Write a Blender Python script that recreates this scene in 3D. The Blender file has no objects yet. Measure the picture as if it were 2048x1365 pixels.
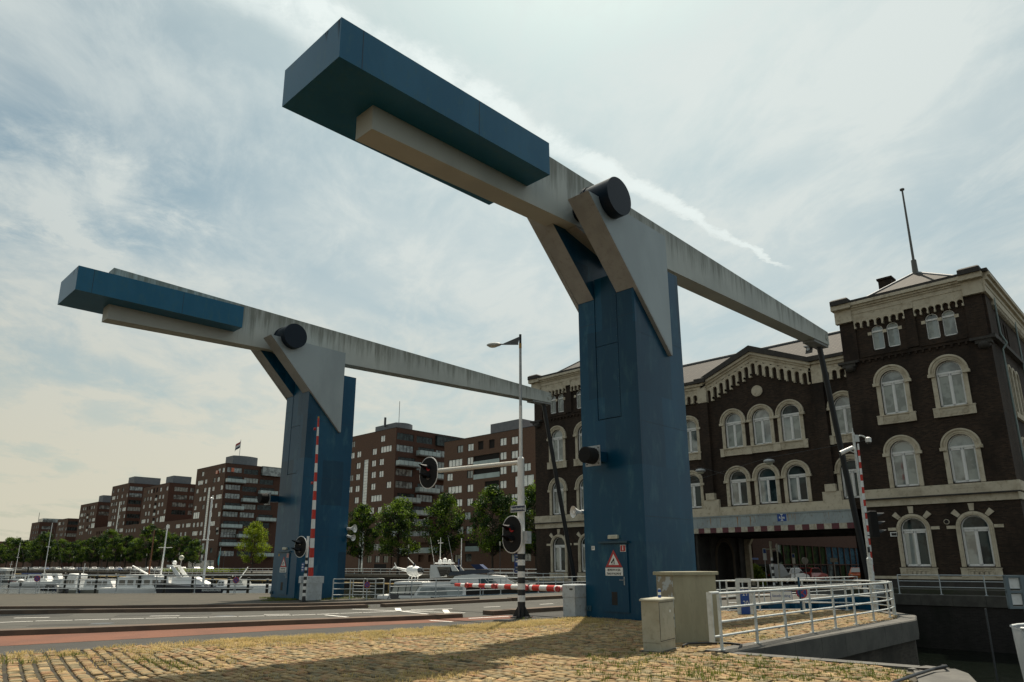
import bpy, bmesh, math, random
from mathutils import Vector, Matrix
import numpy as np
R = math.radians
random.seed(7); rng = np.random.default_rng(11)
scene = bpy.context.scene
col = scene.collection

# ------------------------------------------------------------------ camera
F_PX, CXP, CYP, EYE = 1415.678, 1024.0, 749.286, 1.6
PITCH, ROLL, YAW = R(15.147), R(-0.076), R(44.265)
fw = np.array([math.cos(PITCH)*math.cos(YAW), math.cos(PITCH)*math.sin(YAW), math.sin(PITCH)])
_rt = np.array([math.sin(YAW), -math.cos(YAW), 0.0]); _up = np.cross(_rt, fw)
rt = _rt*math.cos(ROLL) + _up*math.sin(ROLL); up = -_rt*math.sin(ROLL) + _up*math.cos(ROLL)
cam = bpy.data.objects.new("camera", bpy.data.cameras.new("camera"))
col.objects.link(cam)
M3 = Matrix(((rt[0], up[0], -fw[0]), (rt[1], up[1], -fw[1]), (rt[2], up[2], -fw[2])))
cam.matrix_world = Matrix.Translation((0, 0, EYE)) @ M3.to_4x4()
cam.data.sensor_width = 36; cam.data.lens = F_PX*36/2048; cam.data.shift_y = 66.786/2048
cam.data.clip_start = 0.1; cam.data.clip_end = 6000
scene.camera = cam

# ------------------------------------------------------------------ light
SUN_AZ, SUN_EL = 33.7, 62.0          # azimuth from +X towards +Y
sd = Vector((math.cos(R(SUN_EL))*math.cos(R(SUN_AZ)), math.cos(R(SUN_EL))*math.sin(R(SUN_AZ)), math.sin(R(SUN_EL))))
sun = bpy.data.objects.new("sun", bpy.data.lights.new("sun", 'SUN'))
sun.data.energy = 5.0; sun.data.angle = R(0.6); sun.data.color = (1.0, 0.90, 0.74)
sun.rotation_euler = sd.to_track_quat('Z', 'Y').to_euler(); col.objects.link(sun)

w = bpy.data.worlds.new("World"); scene.world = w; w.use_nodes = True
N = w.node_tree.nodes; LK = w.node_tree.links; N.clear()
def wn(t, **kw):
    n = N.new(t)
    for k, v in kw.items(): setattr(n, k, v)
    return n
def wmath(op, a, b=None, c=None):
    n = wn('ShaderNodeMath', operation=op)
    for i, v in enumerate((a, b, c)):
        if v is None: continue
        if hasattr(v, 'links'): LK.new(v, n.inputs[i])
        else: n.inputs[i].default_value = v
    return n.outputs[0]
def wramp(x, lo, hi, a=0.0, b=1.0):
    n = wn('ShaderNodeMapRange', interpolation_type='SMOOTHSTEP')
    LK.new(x, n.inputs[0]); n.inputs[1].default_value = lo; n.inputs[2].default_value = hi
    n.inputs[3].default_value = a; n.inputs[4].default_value = b
    return n.outputs[0]
def wmix(f, a, b):
    n = wn('ShaderNodeMix', data_type='RGBA')
    for i, v in ((0, f), (6, a), (7, b)):
        if hasattr(v, 'links'): LK.new(v, n.inputs[i])
        else: n.inputs[i].default_value = v
    return n.outputs[2]
sky = wn('ShaderNodeTexSky', sky_type='NISHITA', sun_disc=False, sun_elevation=R(SUN_EL), sun_rotation=R(90-SUN_AZ),
         air_density=1.0, dust_density=2.5, ozone_density=1.0)
tc = wn('ShaderNodeTexCoord'); sep = wn('ShaderNodeSeparateXYZ'); LK.new(tc.outputs['Generated'], sep.inputs[0])
X, Y, Z = sep.outputs
zc = wmath('MAXIMUM', Z, 0.0)
den = wmath('ADD', zc, 0.10)
px_, py_ = wmath('DIVIDE', X, den), wmath('DIVIDE', Y, den)
def plane_noise(sx, sy, ang, scale, detail=6, rough=.6, dist=0.0, off=(0, 0)):
    ca, sa = math.cos(ang), math.sin(ang)
    a = wmath('ADD', wmath('MULTIPLY', px_, ca*sx), wmath('MULTIPLY', py_, sa*sx))
    b = wmath('ADD', wmath('MULTIPLY', px_, -sa*sy), wmath('MULTIPLY', py_, ca*sy))
    c = wn('ShaderNodeCombineXYZ'); LK.new(wmath('ADD', a, off[0]), c.inputs[0]); LK.new(wmath('ADD', b, off[1]), c.inputs[1])
    n = wn('ShaderNodeTexNoise'); LK.new(c.outputs[0], n.inputs['Vector'])
    n.inputs['Scale'].default_value = scale; n.inputs['Detail'].default_value = detail
    n.inputs['Roughness'].default_value = rough; n.inputs['Distortion'].default_value = dist
    return n.outputs[0]
def pdir(x, y):
    d = fw + rt*(x-CXP)/F_PX - up*(y-CYP)/F_PX; d = d/np.linalg.norm(d)
    return np.array([d[0]/(d[2]+.10), d[1]/(d[2]+.10)])
big = plane_noise(.7, 1.0, 0.35, 1.1, 6, .55, .5, (3.1, 1.7))
fine = plane_noise(.75, 1.25, 1.05, 3.4, 10, .66, .35, (0.4, 7.3))
# the long wind-torn trail across the sky: a straight band on the cloud plane
qa, qb = pdir(470, -40), pdir(1575, 540)
dv = (qb-qa); ln = float(np.hypot(*dv)); dv = dv/ln; nrm = np.array([-dv[1], dv[0]])
along = wmath('ADD', wmath('MULTIPLY', px_, float(dv[0])), wmath('MULTIPLY', py_, float(dv[1])))
along = wmath('SUBTRACT', along, float(qa@dv))
across = wmath('SUBTRACT', wmath('ADD', wmath('MULTIPLY', px_, float(nrm[0])), wmath('MULTIPLY', py_, float(nrm[1]))), float(qa@nrm))
rag = plane_noise(1, 1, 0, 7.0, 8, .7, .3)
across = wmath('ABSOLUTE', wmath('ADD', across, wmath('MULTIPLY', wmath('SUBTRACT', rag, .5), .11)))
wid = wramp(along, 0.0, ln, 0.085, 0.012)
trail = wmath('SUBTRACT', 1.0, wmath('DIVIDE', across, wid)); trail = wramp(trail, 0.0, .8)
trail = wmath('MULTIPLY', trail, wramp(along, ln*.93, ln*1.02, 1.0, 0.0))
trail = wmath('MULTIPLY', trail, wramp(rag, .3, .6, .55, 1.0))
def blob(a, b, width, amt):
    a, b = pdir(*a), pdir(*b); d = b-a; L_ = float(np.hypot(*d)); d = d/L_; n_ = np.array([-d[1], d[0]]); c_ = (a+b)/2
    s_ = wmath('SUBTRACT', wmath('ADD', wmath('MULTIPLY', px_, float(d[0])), wmath('MULTIPLY', py_, float(d[1]))), float(c_@d))
    t_ = wmath('SUBTRACT', wmath('ADD', wmath('MULTIPLY', px_, float(n_[0])), wmath('MULTIPLY', py_, float(n_[1]))), float(c_@n_))
    s_ = wmath('DIVIDE', s_, L_*.6); t_ = wmath('DIVIDE', t_, width)
    r_ = wmath('SQRT', wmath('ADD', wmath('MULTIPLY', s_, s_), wmath('MULTIPLY', t_, t_)))
    r_ = wmath('ADD', r_, wmath('MULTIPLY', wmath('SUBTRACT', rag, .5), 2.2))
    return wramp(r_, .1, 1.1, amt, 0.0)
trail2 = wmath('ADD', blob((-20, 260), (215, 490), .35, .62), blob((-60, 480), (330, 640), .5, .35))
# angle to the sun and away from it
sdot = wmath('ADD', wmath('ADD', wmath('MULTIPLY', X, sd.x), wmath('MULTIPLY', Y, sd.y)), wmath('MULTIPLY', Z, sd.z))
glow = wramp(sdot, .30, 1.0)
lowv = wramp(Z, 0.0, .42, 1.0, 0.0)
# a clearer blue hole towards the left of the view
hd = pdir(330, 330); hx = wmath('SUBTRACT', px_, float(hd[0])); hy = wmath('SUBTRACT', py_, float(hd[1]))
hole = wramp(wmath('SQRT', wmath('ADD', wmath('MULTIPLY', hx, hx), wmath('MULTIPLY', hy, hy))), .1, 1.3, 1.0, 0.0)
veil = wmath('MULTIPLY', wramp(big, .32, .66), .46)
veil = wmath('ADD', veil, wmath('MULTIPLY', wramp(fine, .36, .68), .46))
veil = wmath('ADD', veil, wmath('MULTIPLY', glow, .34))
veil = wmath('SUBTRACT', veil, wmath('MULTIPLY', hole, .30))
veil = wmath('ADD', veil, wmath('MULTIPLY', lowv, .52))
veil = wmath('ADD', veil, .06)
veil = wmath('ADD', veil, trail2)
veil = wmath('MINIMUM', wmath('MAXIMUM', wmath('ADD', veil, wmath('MULTIPLY', trail, .60)), 0.0), .97)
# warm haze low on the left, cooler on the right (away from and towards the river)
leftness = wramp(wmath('ADD', wmath('MULTIPLY', X, -.72), wmath('MULTIPLY', Y, .70)), -.35, .35)
warm = wmath('MULTIPLY', lowv, leftness)
ccol = wmix(warm, (.51, .555, .54, 1), (.70, .66, .52, 1))
cbright = wmath('ADD', wmath('MULTIPLY', glow, .44), .76)
cbright = wmath('ADD', cbright, wmath('MULTIPLY', trail, .20))
vm = wn('ShaderNodeVectorMath', operation='SCALE'); LK.new(ccol, vm.inputs[0]); LK.new(cbright, vm.inputs[3])
sk = wn('ShaderNodeVectorMath', operation='SCALE'); tint = wn('ShaderNodeVectorMath', operation='MULTIPLY'); LK.new(sky.outputs[0], tint.inputs[0]); tint.inputs[1].default_value = (.78, 1.02, .88); hs = wn('ShaderNodeHueSaturation'); hs.inputs['Saturation'].default_value = .78; LK.new(tint.outputs[0], hs.inputs['Color']); LK.new(hs.outputs[0], sk.inputs[0]); sk.inputs[3].default_value = .082
bgA, bgB = wn('ShaderNodeBackground'), wn('ShaderNodeBackground')
mixv = wmix(veil, sk.outputs[0], vm.outputs[0])
LK.new(mixv, bgA.inputs[0]); bgA.inputs[1].default_value = 1.0
outw = wn('ShaderNodeOutputWorld'); LK.new(bgA.outputs[0], outw.inputs[0]); N.remove(bgB)

scene.render.engine = 'CYCLES'
scene.view_settings.view_transform = 'Standard'; scene.view_settings.look = 'None'
scene.view_settings.exposure = 0.28; scene.view_settings.gamma = 1.0
scene.cycles.max_bounces = 5; scene.cycles.diffuse_bounces = 3; scene.cycles.glossy_bounces = 3
scene.cycles.transparent_max_bounces = 6; scene.cycles.caustics_reflective = False

# ------------------------------------------------------------------ survey helpers (a point of the photo on a known plane)
def ray(x, y): return fw + rt*(x-CXP)/F_PX - up*(y-CYP)/F_PX
def onz(x, y, z=0.0):
    d = ray(x, y); t = (z-EYE)/d[2]; return Vector((d[0]*t, d[1]*t, z))
def onu(x, y, u):
    d = ray(x, y); t = u/d[0]; return Vector((u, d[1]*t, EYE+d[2]*t))
def onv(x, y, v):
    d = ray(x, y); t = v/d[1]; return Vector((d[0]*t, v, EYE+d[2]*t))
def zy(y, u, v):                     # height above (u, v) that shows at row y
    # solve linear in z
    a = np.array([u, v, -EYE]); k = (CYP-y)/F_PX
    return float((k*(a@fw)-(a@up))/(up[2]-k*fw[2]))
def azpos(x, r):                     # ground point under column x at ground distance r
    d = ray(x, 1130); h = math.hypot(d[0], d[1]); return Vector((d[0]/h*r, d[1]/h*r, 0))

# ------------------------------------------------------------------ mesh helpers
class MB:
    def __init__(s): s.v = []; s.f = []; s.m = []; s.s = []
    def add(s, vs, fs, m=0, smooth=False):
        o = len(s.v); s.v += [tuple(p) for p in vs]
        for f in fs: s.f.append(tuple(i+o for i in f)); s.m.append(m); s.s.append(smooth)
        return s
    def quad(s, a, b, c, d, m=0): return s.add([a, b, c, d], [(0, 1, 2, 3)], m)
    def box(s, x0, y0, z0, x1, y1, z1, m=0):
        x0, x1 = min(x0, x1), max(x0, x1); y0, y1 = min(y0, y1), max(y0, y1); z0, z1 = min(z0, z1), max(z0, z1)
        return s.add([(x0, y0, z0), (x1, y0, z0), (x1, y1, z0), (x0, y1, z0), (x0, y0, z1), (x1, y0, z1), (x1, y1, z1), (x0, y1, z1)],
                     [(3, 2, 1, 0), (4, 5, 6, 7), (0, 1, 5, 4), (1, 2, 6, 5), (2, 3, 7, 6), (3, 0, 4, 7)], m)
    def obox(s, c, sx, sy, sz, rz=0, m=0, bev=0):
        """box centred in plan at c, base at c.z, turned by rz"""
        ca, sa = math.cos(rz), math.sin(rz)
        def T(x, y, z): return (c[0]+x*ca-y*sa, c[1]+x*sa+y*ca, c[2]+z)
        hx, hy = sx/2, sy/2
        if bev:
            b = bev
            r0 = [(-hx, -hy), (hx, -hy), (hx, hy), (-hx, hy)]; r1 = [(-hx+b, -hy+b), (hx-b, -hy+b), (hx-b, hy-b), (-hx+b, hy-b)]
            vs = [T(*p, 0) for p in r0]+[T(*p, sz-b) for p in r0]+[T(*p, sz) for p in r1]
            fs = [(3, 2, 1, 0)]+[(i, (i+1) % 4, 4+(i+1) % 4, 4+i) for i in range(4)]+[(4+i, 4+(i+1) % 4, 8+(i+1) % 4, 8+i) for i in range(4)]+[(8, 9, 10, 11)]
            return s.add(vs, fs, m)
        vs = [T(x, y, z) for z in (0, sz) for x, y in ((-hx, -hy), (hx, -hy), (hx, hy), (-hx, hy))]
        return s.add(vs, [(3, 2, 1, 0), (4, 5, 6, 7), (0, 1, 5, 4), (1, 2, 6, 5), (2, 3, 7, 6), (3, 0, 4, 7)], m)
    def prism(s, poly, a, b, axis='z', m=0, mt=None):
        """extrude polygon; axis z: poly=(x,y); y: poly=(x,z); x: poly=(y,z)"""
        def P(p, t):
            return (p[0], p[1], t) if axis == 'z' else ((p[0], t, p[1]) if axis == 'y' else (t, p[0], p[1]))
        n = len(poly); vs = [P(p, a) for p in poly]+[P(p, b) for p in poly]
        s.add(vs, [(i, (i+1) % n, n+(i+1) % n, n+i) for i in range(n)], m)
        s.add(vs, [tuple(range(n))[::-1], tuple(range(n, 2*n))], m if mt is None else mt)
        return s
    def cyl(s, p0, p1, r0, r1=None, n=10, m=0, caps=True, smooth=True):
        r1 = r0 if r1 is None else r1; p0, p1 = Vector(p0), Vector(p1); d = (p1-p0)
        if d.length < 1e-6: return s
        d.normalize(); a = d.orthogonal().normalized(); b = d.cross(a)
        vs = []
        for p, r in ((p0, r0), (p1, r1)):
            for i in range(n):
                t = 2*math.pi*i/n; vs.append(p+a*math.cos(t)*r+b*math.sin(t)*r)
        s.add(vs, [(i, (i+1) % n, n+(i+1) % n, n+i) for i in range(n)], m, smooth)
        if caps: s.add(vs, [tuple(range(n))[::-1], tuple(range(n, 2*n))], m)
        return s
    def tube(s, pts, r, n=8, m=0):
        for a, b in zip(pts[:-1], pts[1:]): s.cyl(a, b, r, r, n, m)
        return s
    def sphere(s, c, rx, ry=None, rz=None, nu=12, nv=8, m=0):
        ry = rx if ry is None else ry; rz = rx if rz is None else rz
        vs = []; fs = []
        for j in range(nv+1):
            t = math.pi*j/nv
            for i in range(nu):
                p = 2*math.pi*i/nu; vs.append((c[0]+rx*math.sin(t)*math.cos(p), c[1]+ry*math.sin(t)*math.sin(p), c[2]+rz*math.cos(t)))
        for j in range(nv):
            for i in range(nu): fs.append((j*nu+i, (j+1)*nu+i, (j+1)*nu+(i+1) % nu, j*nu+(i+1) % nu))
        return s.add(vs, fs, m, True)
    def xf(s, M):
        s.v = [tuple(M @ Vector(p)) for p in s.v]; return s
    def mesh(s, name, mats, org=(0, 0, 0)):
        me = bpy.data.meshes.new(name)
        me.from_pydata([(x-org[0], y-org[1], z-org[2]) for x, y, z in s.v], [], s.f)
        for m in (mats if isinstance(mats, (list, tuple)) else [mats]): me.materials.append(m)
        me.polygons.foreach_set('material_index', s.m); me.polygons.foreach_set('use_smooth', s.s)
        me.validate(); me.update()
        bm = bmesh.new(); bm.from_mesh(me)
        try: bmesh.ops.recalc_face_normals(bm, faces=bm.faces)
        except Exception: pass
        bm.to_mesh(me); bm.free()
        return me
    def build(s, name, mats, parent=None, label=None, cat=None, group=None, kind=None, org=None, world=True):
        """vertices are world coordinates when world, else local to the parent"""
        if parent is not None:
            o_ = parent_org(parent) if world else (0, 0, 0)
        else: o_ = org if org is not None else (0, 0, 0)
        o = bpy.data.objects.new(name, s.mesh(name, mats, o_)); col.objects.link(o)
        if parent is not None:
            o.parent = parent
            o['_o'] = list(o_) if world else [0, 0, 0]
        else: o.location = o_; o['_o'] = list(o_)
        return tag(o, label, cat, group, kind)
def parent_org(p):
    return tuple(p['_o']) if '_o' in p else (0, 0, 0)
def tag(o, label=None, cat=None, group=None, kind=None):
    if label: o['label'] = label
    if cat: o['category'] = cat
    if group: o['group'] = group
    if kind: o['kind'] = kind
    return o
def thing(name, label, cat, loc=(0, 0, 0), rz=0, group=None):
    o = bpy.data.objects.new(name, None); col.objects.link(o); o.empty_display_size = .3
    o.location = loc; o.rotation_euler = (0, 0, rz); o['_o'] = list(loc)
    return tag(o, label, cat, group)
def link(name, me, parent=None, loc=(0, 0, 0), rz=0, scale=None):
    o = bpy.data.objects.new(name, me); col.objects.link(o)
    if parent is not None: o.parent = parent
    o.location = loc; o.rotation_euler = (0, 0, rz)
    if scale: o.scale = scale
    return o
def dup(root, loc=None, rz=None, label=None, scale=None):
    kids = [c for c in bpy.data.objects if c.parent == root]
    r = root.copy(); col.objects.link(r)
    if loc is not None: r.location = loc
    if rz is not None: r.rotation_euler = (0, 0, rz)
    if scale: r.scale = scale
    if label: r['label'] = label
    for k in kids:
        gk = [c for c in bpy.data.objects if c.parent == k]
        c = k.copy(); col.objects.link(c); c.parent = r
        for g in gk:
            d = g.copy(); col.objects.link(d); d.parent = c
    return r

def text_mesh(s, size, mat, ext=.002, bold=0.0, sx=1.0):
    cu = bpy.data.curves.new('t', 'FONT'); cu.body = s; cu.size = size; cu.extrude = ext; cu.offset = bold*size
    cu.align_x = 'CENTER'; cu.align_y = 'CENTER'; cu.resolution_u = 2
    o = bpy.data.objects.new('t', cu); col.objects.link(o)
    bpy.context.view_layer.update()
    me = bpy.data.meshes.new_from_object(o.evaluated_get(bpy.context.evaluated_depsgraph_get()))
    bpy.data.objects.remove(o); bpy.data.curves.remove(cu)
    for v in me.vertices: v.co.x *= sx
    me.materials.clear(); me.materials.append(mat)
    return me
def put_text(s, size, mat, pos, normal, parent, name='lettering', bold=0.0, sx=1.0, vertical=False):
    """upright text facing normal, world position"""
    me = text_mesh(s, size, mat, .002, bold, sx)
    n = Vector(normal).normalized(); z = Vector((0, 0, 1)); x = z.cross(n).normalized(); y = n.cross(x)
    M = Matrix((x, y, n)).transposed().to_4x4()
    if vertical: M = M @ Matrix.Rotation(math.pi/2, 4, 'Z')
    o_ = parent_org(parent) if parent else (0, 0, 0)
    me.transform(Matrix.Translation(Vector(pos)-Vector(o_)) @ M)
    o = bpy.data.objects.new(name, me); col.objects.link(o)
    if parent: o.parent = parent; o['_o'] = list(o_)
    return o

# wall with rectangular / arched openings. H = unit horizontal vector, Nn = outward normal, O = origin
def wall_grid(mb, O, H, Nn, h0, h1, z0, z1, holes, depth=.25, m=0, mr=None, seg=10, back=False):
    """holes: (ha, hb, za, zb, arched)"""
    mr = m if mr is None else mr
    O, H, Nn = Vector(O), Vector(H), Vector(Nn)
    def P(h, z, d=0.0): return tuple(O+H*h+Vector((0, 0, z))-Nn*d)
    hs = sorted(set([h0, h1]+[c for q in holes for c in (max(h0, q[0]), min(h1, q[1]))]))
    zs = sorted(set([z0, z1]+[c for q in holes for c in (max(z0, q[2]), min(z1, q[3]))]))
    nz = len(zs)-1
    for i in range(len(hs)-1):
        hm = (hs[i]+hs[i+1])/2
        if hs[i+1]-hs[i] < 1e-6: continue
        run = None
        for j in range(nz+1):
            free = False
            if j < nz:
                zm = (zs[j]+zs[j+1])/2
                free = not any(q[0] < hm < q[1] and q[2] < zm < q[3] for q in holes)
            if free and run is None: run = zs[j]
            if not free and run is not None:
                mb.quad(P(hs[i], run), P(hs[i+1], run), P(hs[i+1], zs[j]), P(hs[i], zs[j]), m); run = None
    for ha, hb, za, zb, ar in holes:
        r = (hb-ha)/2; hc = (ha+hb)/2
        if ar:
            zs_ = zb-r
            arc = [(hc-r*math.cos(math.pi*k/seg), zs_+r*math.sin(math.pi*k/seg)) for k in range(seg+1)]
            for k in range(seg):
                (a0, b0), (a1, b1) = arc[k], arc[k+1]
                mb.quad(P(a0, b0), P(a1, b1), P(a1, zb), P(a0, zb), m)
            loop = [(ha, za)]+arc+[(hb, za)]
        else: loop = [(ha, za), (ha, zb), (hb, zb), (hb, za)]
        L = len(loop)
        for k in range(L):
            a, b = loop[k], loop[(k+1) % L]
            if k == L-1 and za <= z0+1e-6: continue
            mb.quad(P(*a), P(*b), P(b[0], b[1], depth), P(a[0], a[1], depth), mr)
    return mb

# ------------------------------------------------------------------ materials
def newmat(name):
    m = bpy.data.materials.new(name); m.use_nodes = True
    nt = m.node_tree; return m, nt, nt.nodes, nt.links, nt.nodes['Principled BSDF']
def setp(p, **k):
    for a, b in k.items():
        p.inputs[a.replace('_', ' ')].default_value = b
def c4(c): return (c[0], c[1], c[2], 1)
def objco(nodes, links, scale=(1, 1, 1), kind='Object'):
    t = nodes.new('ShaderNodeTexCoord'); mp = nodes.new('ShaderNodeMapping'); mp.inputs['Scale'].default_value = scale
    if kind == 'World':
        g = nodes.new('ShaderNodeNewGeometry'); links.new(g.outputs['Position'], mp.inputs[0])
    else: links.new(t.outputs[kind], mp.inputs[0])
    return mp.outputs[0]
def noise(nodes, links, vec, scale, detail=5, rough=.55):
    n = nodes.new('ShaderNodeTexNoise'); links.new(vec, n.inputs['Vector'])
    n.inputs['Scale'].default_value = scale; n.inputs['Detail'].default_value = detail; n.inputs['Roughness'].default_value = rough
    return n.outputs[0]
def rampv(nodes, links, x, lo, hi, a=0.0, b=1.0):
    n = nodes.new('ShaderNodeMapRange'); n.interpolation_type = 'SMOOTHSTEP'; links.new(x, n.inputs[0])
    for i, v in enumerate((lo, hi, a, b)): n.inputs[i+1].default_value = v
    return n.outputs[0]
def mixc(nodes, links, f, a, b, mode='MIX'):
    n = nodes.new('ShaderNodeMix'); n.data_type = 'RGBA'; n.blend_type = mode
    for i, v in ((0, f), (6, a), (7, b)):
        if hasattr(v, 'links'): links.new(v, n.inputs[i])
        else: n.inputs[i].default_value = v
    return n.outputs[2]
def bump(nodes, links, p, h, strength=.3, dist=.02):
    b = nodes.new('ShaderNodeBump'); b.inputs['Strength'].default_value = strength; b.inputs['Distance'].default_value = dist
    links.new(h, b.inputs['Height']); links.new(b.outputs[0], p.inputs['Normal'])
def mmat(name, c, rough=.6, metal=0.0, c2=None, ns=3.0, nlo=.4, nhi=.65, stretch=(1, 1, 1), bs=0.0, bscale=30, spec=.5, coat=0.0, c3=None, ns3=20):
    m, nt, nd, lk, p = newmat(name)
    setp(p, Base_Color=c4(c), Roughness=rough, Metallic=metal, Specular_IOR_Level=spec, Coat_Weight=coat)
    v = objco(nd, lk, stretch, 'World')
    src = c4(c)
    if c2 is not None:
        src = mixc(nd, lk, rampv(nd, lk, noise(nd, lk, v, ns, 6, .6), nlo, nhi), src, c4(c2))
    if c3 is not None:
        src = mixc(nd, lk, rampv(nd, lk, noise(nd, lk, v, ns3, 4, .7), .5, .75), src, c4(c3))
    if c2 is not None or c3 is not None: lk.new(src, p.inputs['Base Color'])
    if bs: bump(nd, lk, p, noise(nd, lk, objco(nd, lk, (1, 1, 1), 'World'), bscale, 4, .6), bs, .01)
    return m
def brickmat(name, c1, c2, mortar, bw=.22, bh=.065, ms=.012, dirt=None, rough=.85):
    m, nt, nd, lk, p = newmat(name)
    g = nd.new('ShaderNodeNewGeometry'); sx = nd.new('ShaderNodeSeparateXYZ'); lk.new(g.outputs['Position'], sx.inputs[0])
    ad = nd.new('ShaderNodeMath'); lk.new(sx.outputs[0], ad.inputs[0]); lk.new(sx.outputs[1], ad.inputs[1])
    cb = nd.new('ShaderNodeCombineXYZ'); lk.new(ad.outputs[0], cb.inputs[0]); lk.new(sx.outputs[2], cb.inputs[1])
    b = nd.new('ShaderNodeTexBrick'); lk.new(cb.outputs[0], b.inputs['Vector'])
    b.inputs['Color1'].default_value = c4(c1); b.inputs['Color2'].default_value = c4(c2); b.inputs['Mortar'].default_value = c4(mortar)
    b.inputs['Scale'].default_value = 1.0; b.inputs['Mortar Size'].default_value = ms; b.inputs['Mortar Smooth'].default_value = .2
    b.inputs['Brick Width'].default_value = bw; b.inputs['Row Height'].default_value = bh
    src = b.outputs[0]
    v = objco(nd, lk, (1, 1, .5), 'World')
    if dirt is not None:
        src = mixc(nd, lk, rampv(nd, lk, noise(nd, lk, v, .5, 7, .65), .42, .72), src, c4(dirt))
    v2 = objco(nd, lk, (1, 1, 1), 'World')
    src = mixc(nd, lk, rampv(nd, lk, noise(nd, lk, v2, 6, 4, .6), .3, .8, 0, .35), src, c4([x*.55 for x in c1]))
    lk.new(src, p.inputs['Base Color']); setp(p, Roughness=rough, Specular_IOR_Level=.25)
    bump(nd, lk, p, b.outputs[1], -.25, .01)
    return m
# ------------------------------------------------------------------ palette
BLUE = mmat('blue_paint', (.0018, .050, .102), .30, c2=(.006, .066, .124), ns=.55, nlo=.42, nhi=.7, stretch=(1, 1, .35), c3=(.024, .095, .140), ns3=2.0, spec=.26)
def panel_fade(m, w_=1.3, h_=2.4, amt=.5):
    nt = m.node_tree; nd, lk = nt.nodes, nt.links; p = nd['Principled BSDF']
    g = nd.new('ShaderNodeNewGeometry'); sx = nd.new('ShaderNodeSeparateXYZ'); lk.new(g.outputs['Position'], sx.inputs[0])
    ad = nd.new('ShaderNodeMath'); lk.new(sx.outputs[0], ad.inputs[0]); lk.new(sx.outputs[1], ad.inputs[1]); cb = nd.new('ShaderNodeCombineXYZ'); lk.new(ad.outputs[0], cb.inputs[0]); lk.new(sx.outputs[2], cb.inputs[1])
    ns_ = nd.new('ShaderNodeTexNoise'); lk.new(g.outputs['Position'], ns_.inputs['Vector']); ns_.inputs['Scale'].default_value = 1.5
    mx = nd.new('ShaderNodeVectorMath'); mx.operation = 'MULTIPLY_ADD'; lk.new(ns_.outputs['Color'], mx.inputs[0]); mx.inputs[1].default_value = (.12, .12, 0); lk.new(cb.outputs[0], mx.inputs[2])
    b = nd.new('ShaderNodeTexBrick'); lk.new(mx.outputs[0], b.inputs['Vector']); b.inputs['Scale'].default_value = 1; b.inputs['Brick Width'].default_value = w_; b.inputs['Row Height'].default_value = h_
    b.inputs['Mortar Size'].default_value = .0; b.inputs['Color1'].default_value = (1-amt*.4,)*3+(1,); b.inputs['Color2'].default_value = (1+amt*.6,)*3+(1,)
    l = p.inputs['Base Color'].links[0]; src = l.from_socket; v = nd.new('ShaderNodeVectorMath'); v.operation = 'MULTIPLY'; lk.new(src, v.inputs[0]); lk.new(b.outputs[0], v.inputs[1]); lk.new(v.outputs[0], p.inputs['Base Color'])
    # thin downward runs of washed-out paint
    st = nd.new('ShaderNodeTexNoise'); mp = nd.new('ShaderNodeMapping'); mp.inputs['Scale'].default_value = (5, 5, .22); lk.new(g.outputs['Position'], mp.inputs[0]); lk.new(mp.outputs[0], st.inputs['Vector']); st.inputs['Scale'].default_value = 1.3; st.inputs['Detail'].default_value = 8; st.inputs['Roughness'].default_value = .7
    r_ = rampv(nd, lk, st.outputs[0], .55, .8, 0, .55); lk.new(mixc(nd, lk, r_, v.outputs[0], (.03, .10, .145, 1)), p.inputs['Base Color'])
panel_fade(BLUE)
BLUE_DK = mmat('blue_paint_dark', (.006, .03, .055), .5)
BLUE_FADE = mmat('blue_paint_faded', (.03, .085, .12), .5, c2=(.015, .055, .085), ns=2)
CWBLUE = mmat('counterweight_blue', (.012, .112, .205), .32, c2=(.020, .130, .228), ns=.7, stretch=(1, 1, .4), c3=(.03, .13, .19), ns3=4, spec=.25)
STEEL = mmat('grey_plate', (.33, .375, .385), .42, metal=.2, c2=(.28, .32, .33), ns=.5, stretch=(1, 1, .4))
STEEL_W = mmat('arm_underside', (.34, .35, .35), .6, c2=(.29, .30, .30), ns=1.5, c3=(.25, .25, .24), ns3=7)
def beam_mat():
    m, nt, nd, lk, p = newmat('beam_paint')
    v = objco(nd, lk, (2.6, 2.6, .16), 'World'); n1 = noise(nd, lk, v, 1.6, 7, .72)
    t = nd.new('ShaderNodeTexCoord'); s = nd.new('ShaderNodeSeparateXYZ'); lk.new(t.outputs['Generated'], s.inputs[0])
    top = rampv(nd, lk, s.outputs[2], .10, .98, .0, .32)
    a = nd.new('ShaderNodeMath'); lk.new(n1, a.inputs[0]); lk.new(top, a.inputs[1]); f = rampv(nd, lk, a.outputs[0], .58, .92, 0, .9)
    g = nd.new('ShaderNodeNewGeometry'); s2 = nd.new('ShaderNodeSeparateXYZ'); lk.new(g.outputs['Normal'], s2.inputs[0])
    side = rampv(nd, lk, s2.outputs[2], -.6, -.2)
    mm = nd.new('ShaderNodeMath'); mm.operation = 'MULTIPLY'; lk.new(f, mm.inputs[0]); lk.new(side, mm.inputs[1])
    big = rampv(nd, lk, noise(nd, lk, objco(nd, lk, (1, 1, 1), 'World'), .5, 4), .35, .7)
    base = mixc(nd, lk, big, (.50, .52, .48, 1), (.42, .44, .41, 1))
    base = mixc(nd, lk, mm.outputs[0], base, (.17, .175, .145, 1))
    lk.new(base, p.inputs['Base Color']); setp(p, Roughness=.55, Specular_IOR_Level=.4)
    return m
BEAM = beam_mat()
NAVY = mmat('drum_paint', (.006, .014, .026), .42, spec=.2)
BLACKP = mmat('black_paint', (.008, .010, .013), .45)
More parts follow.
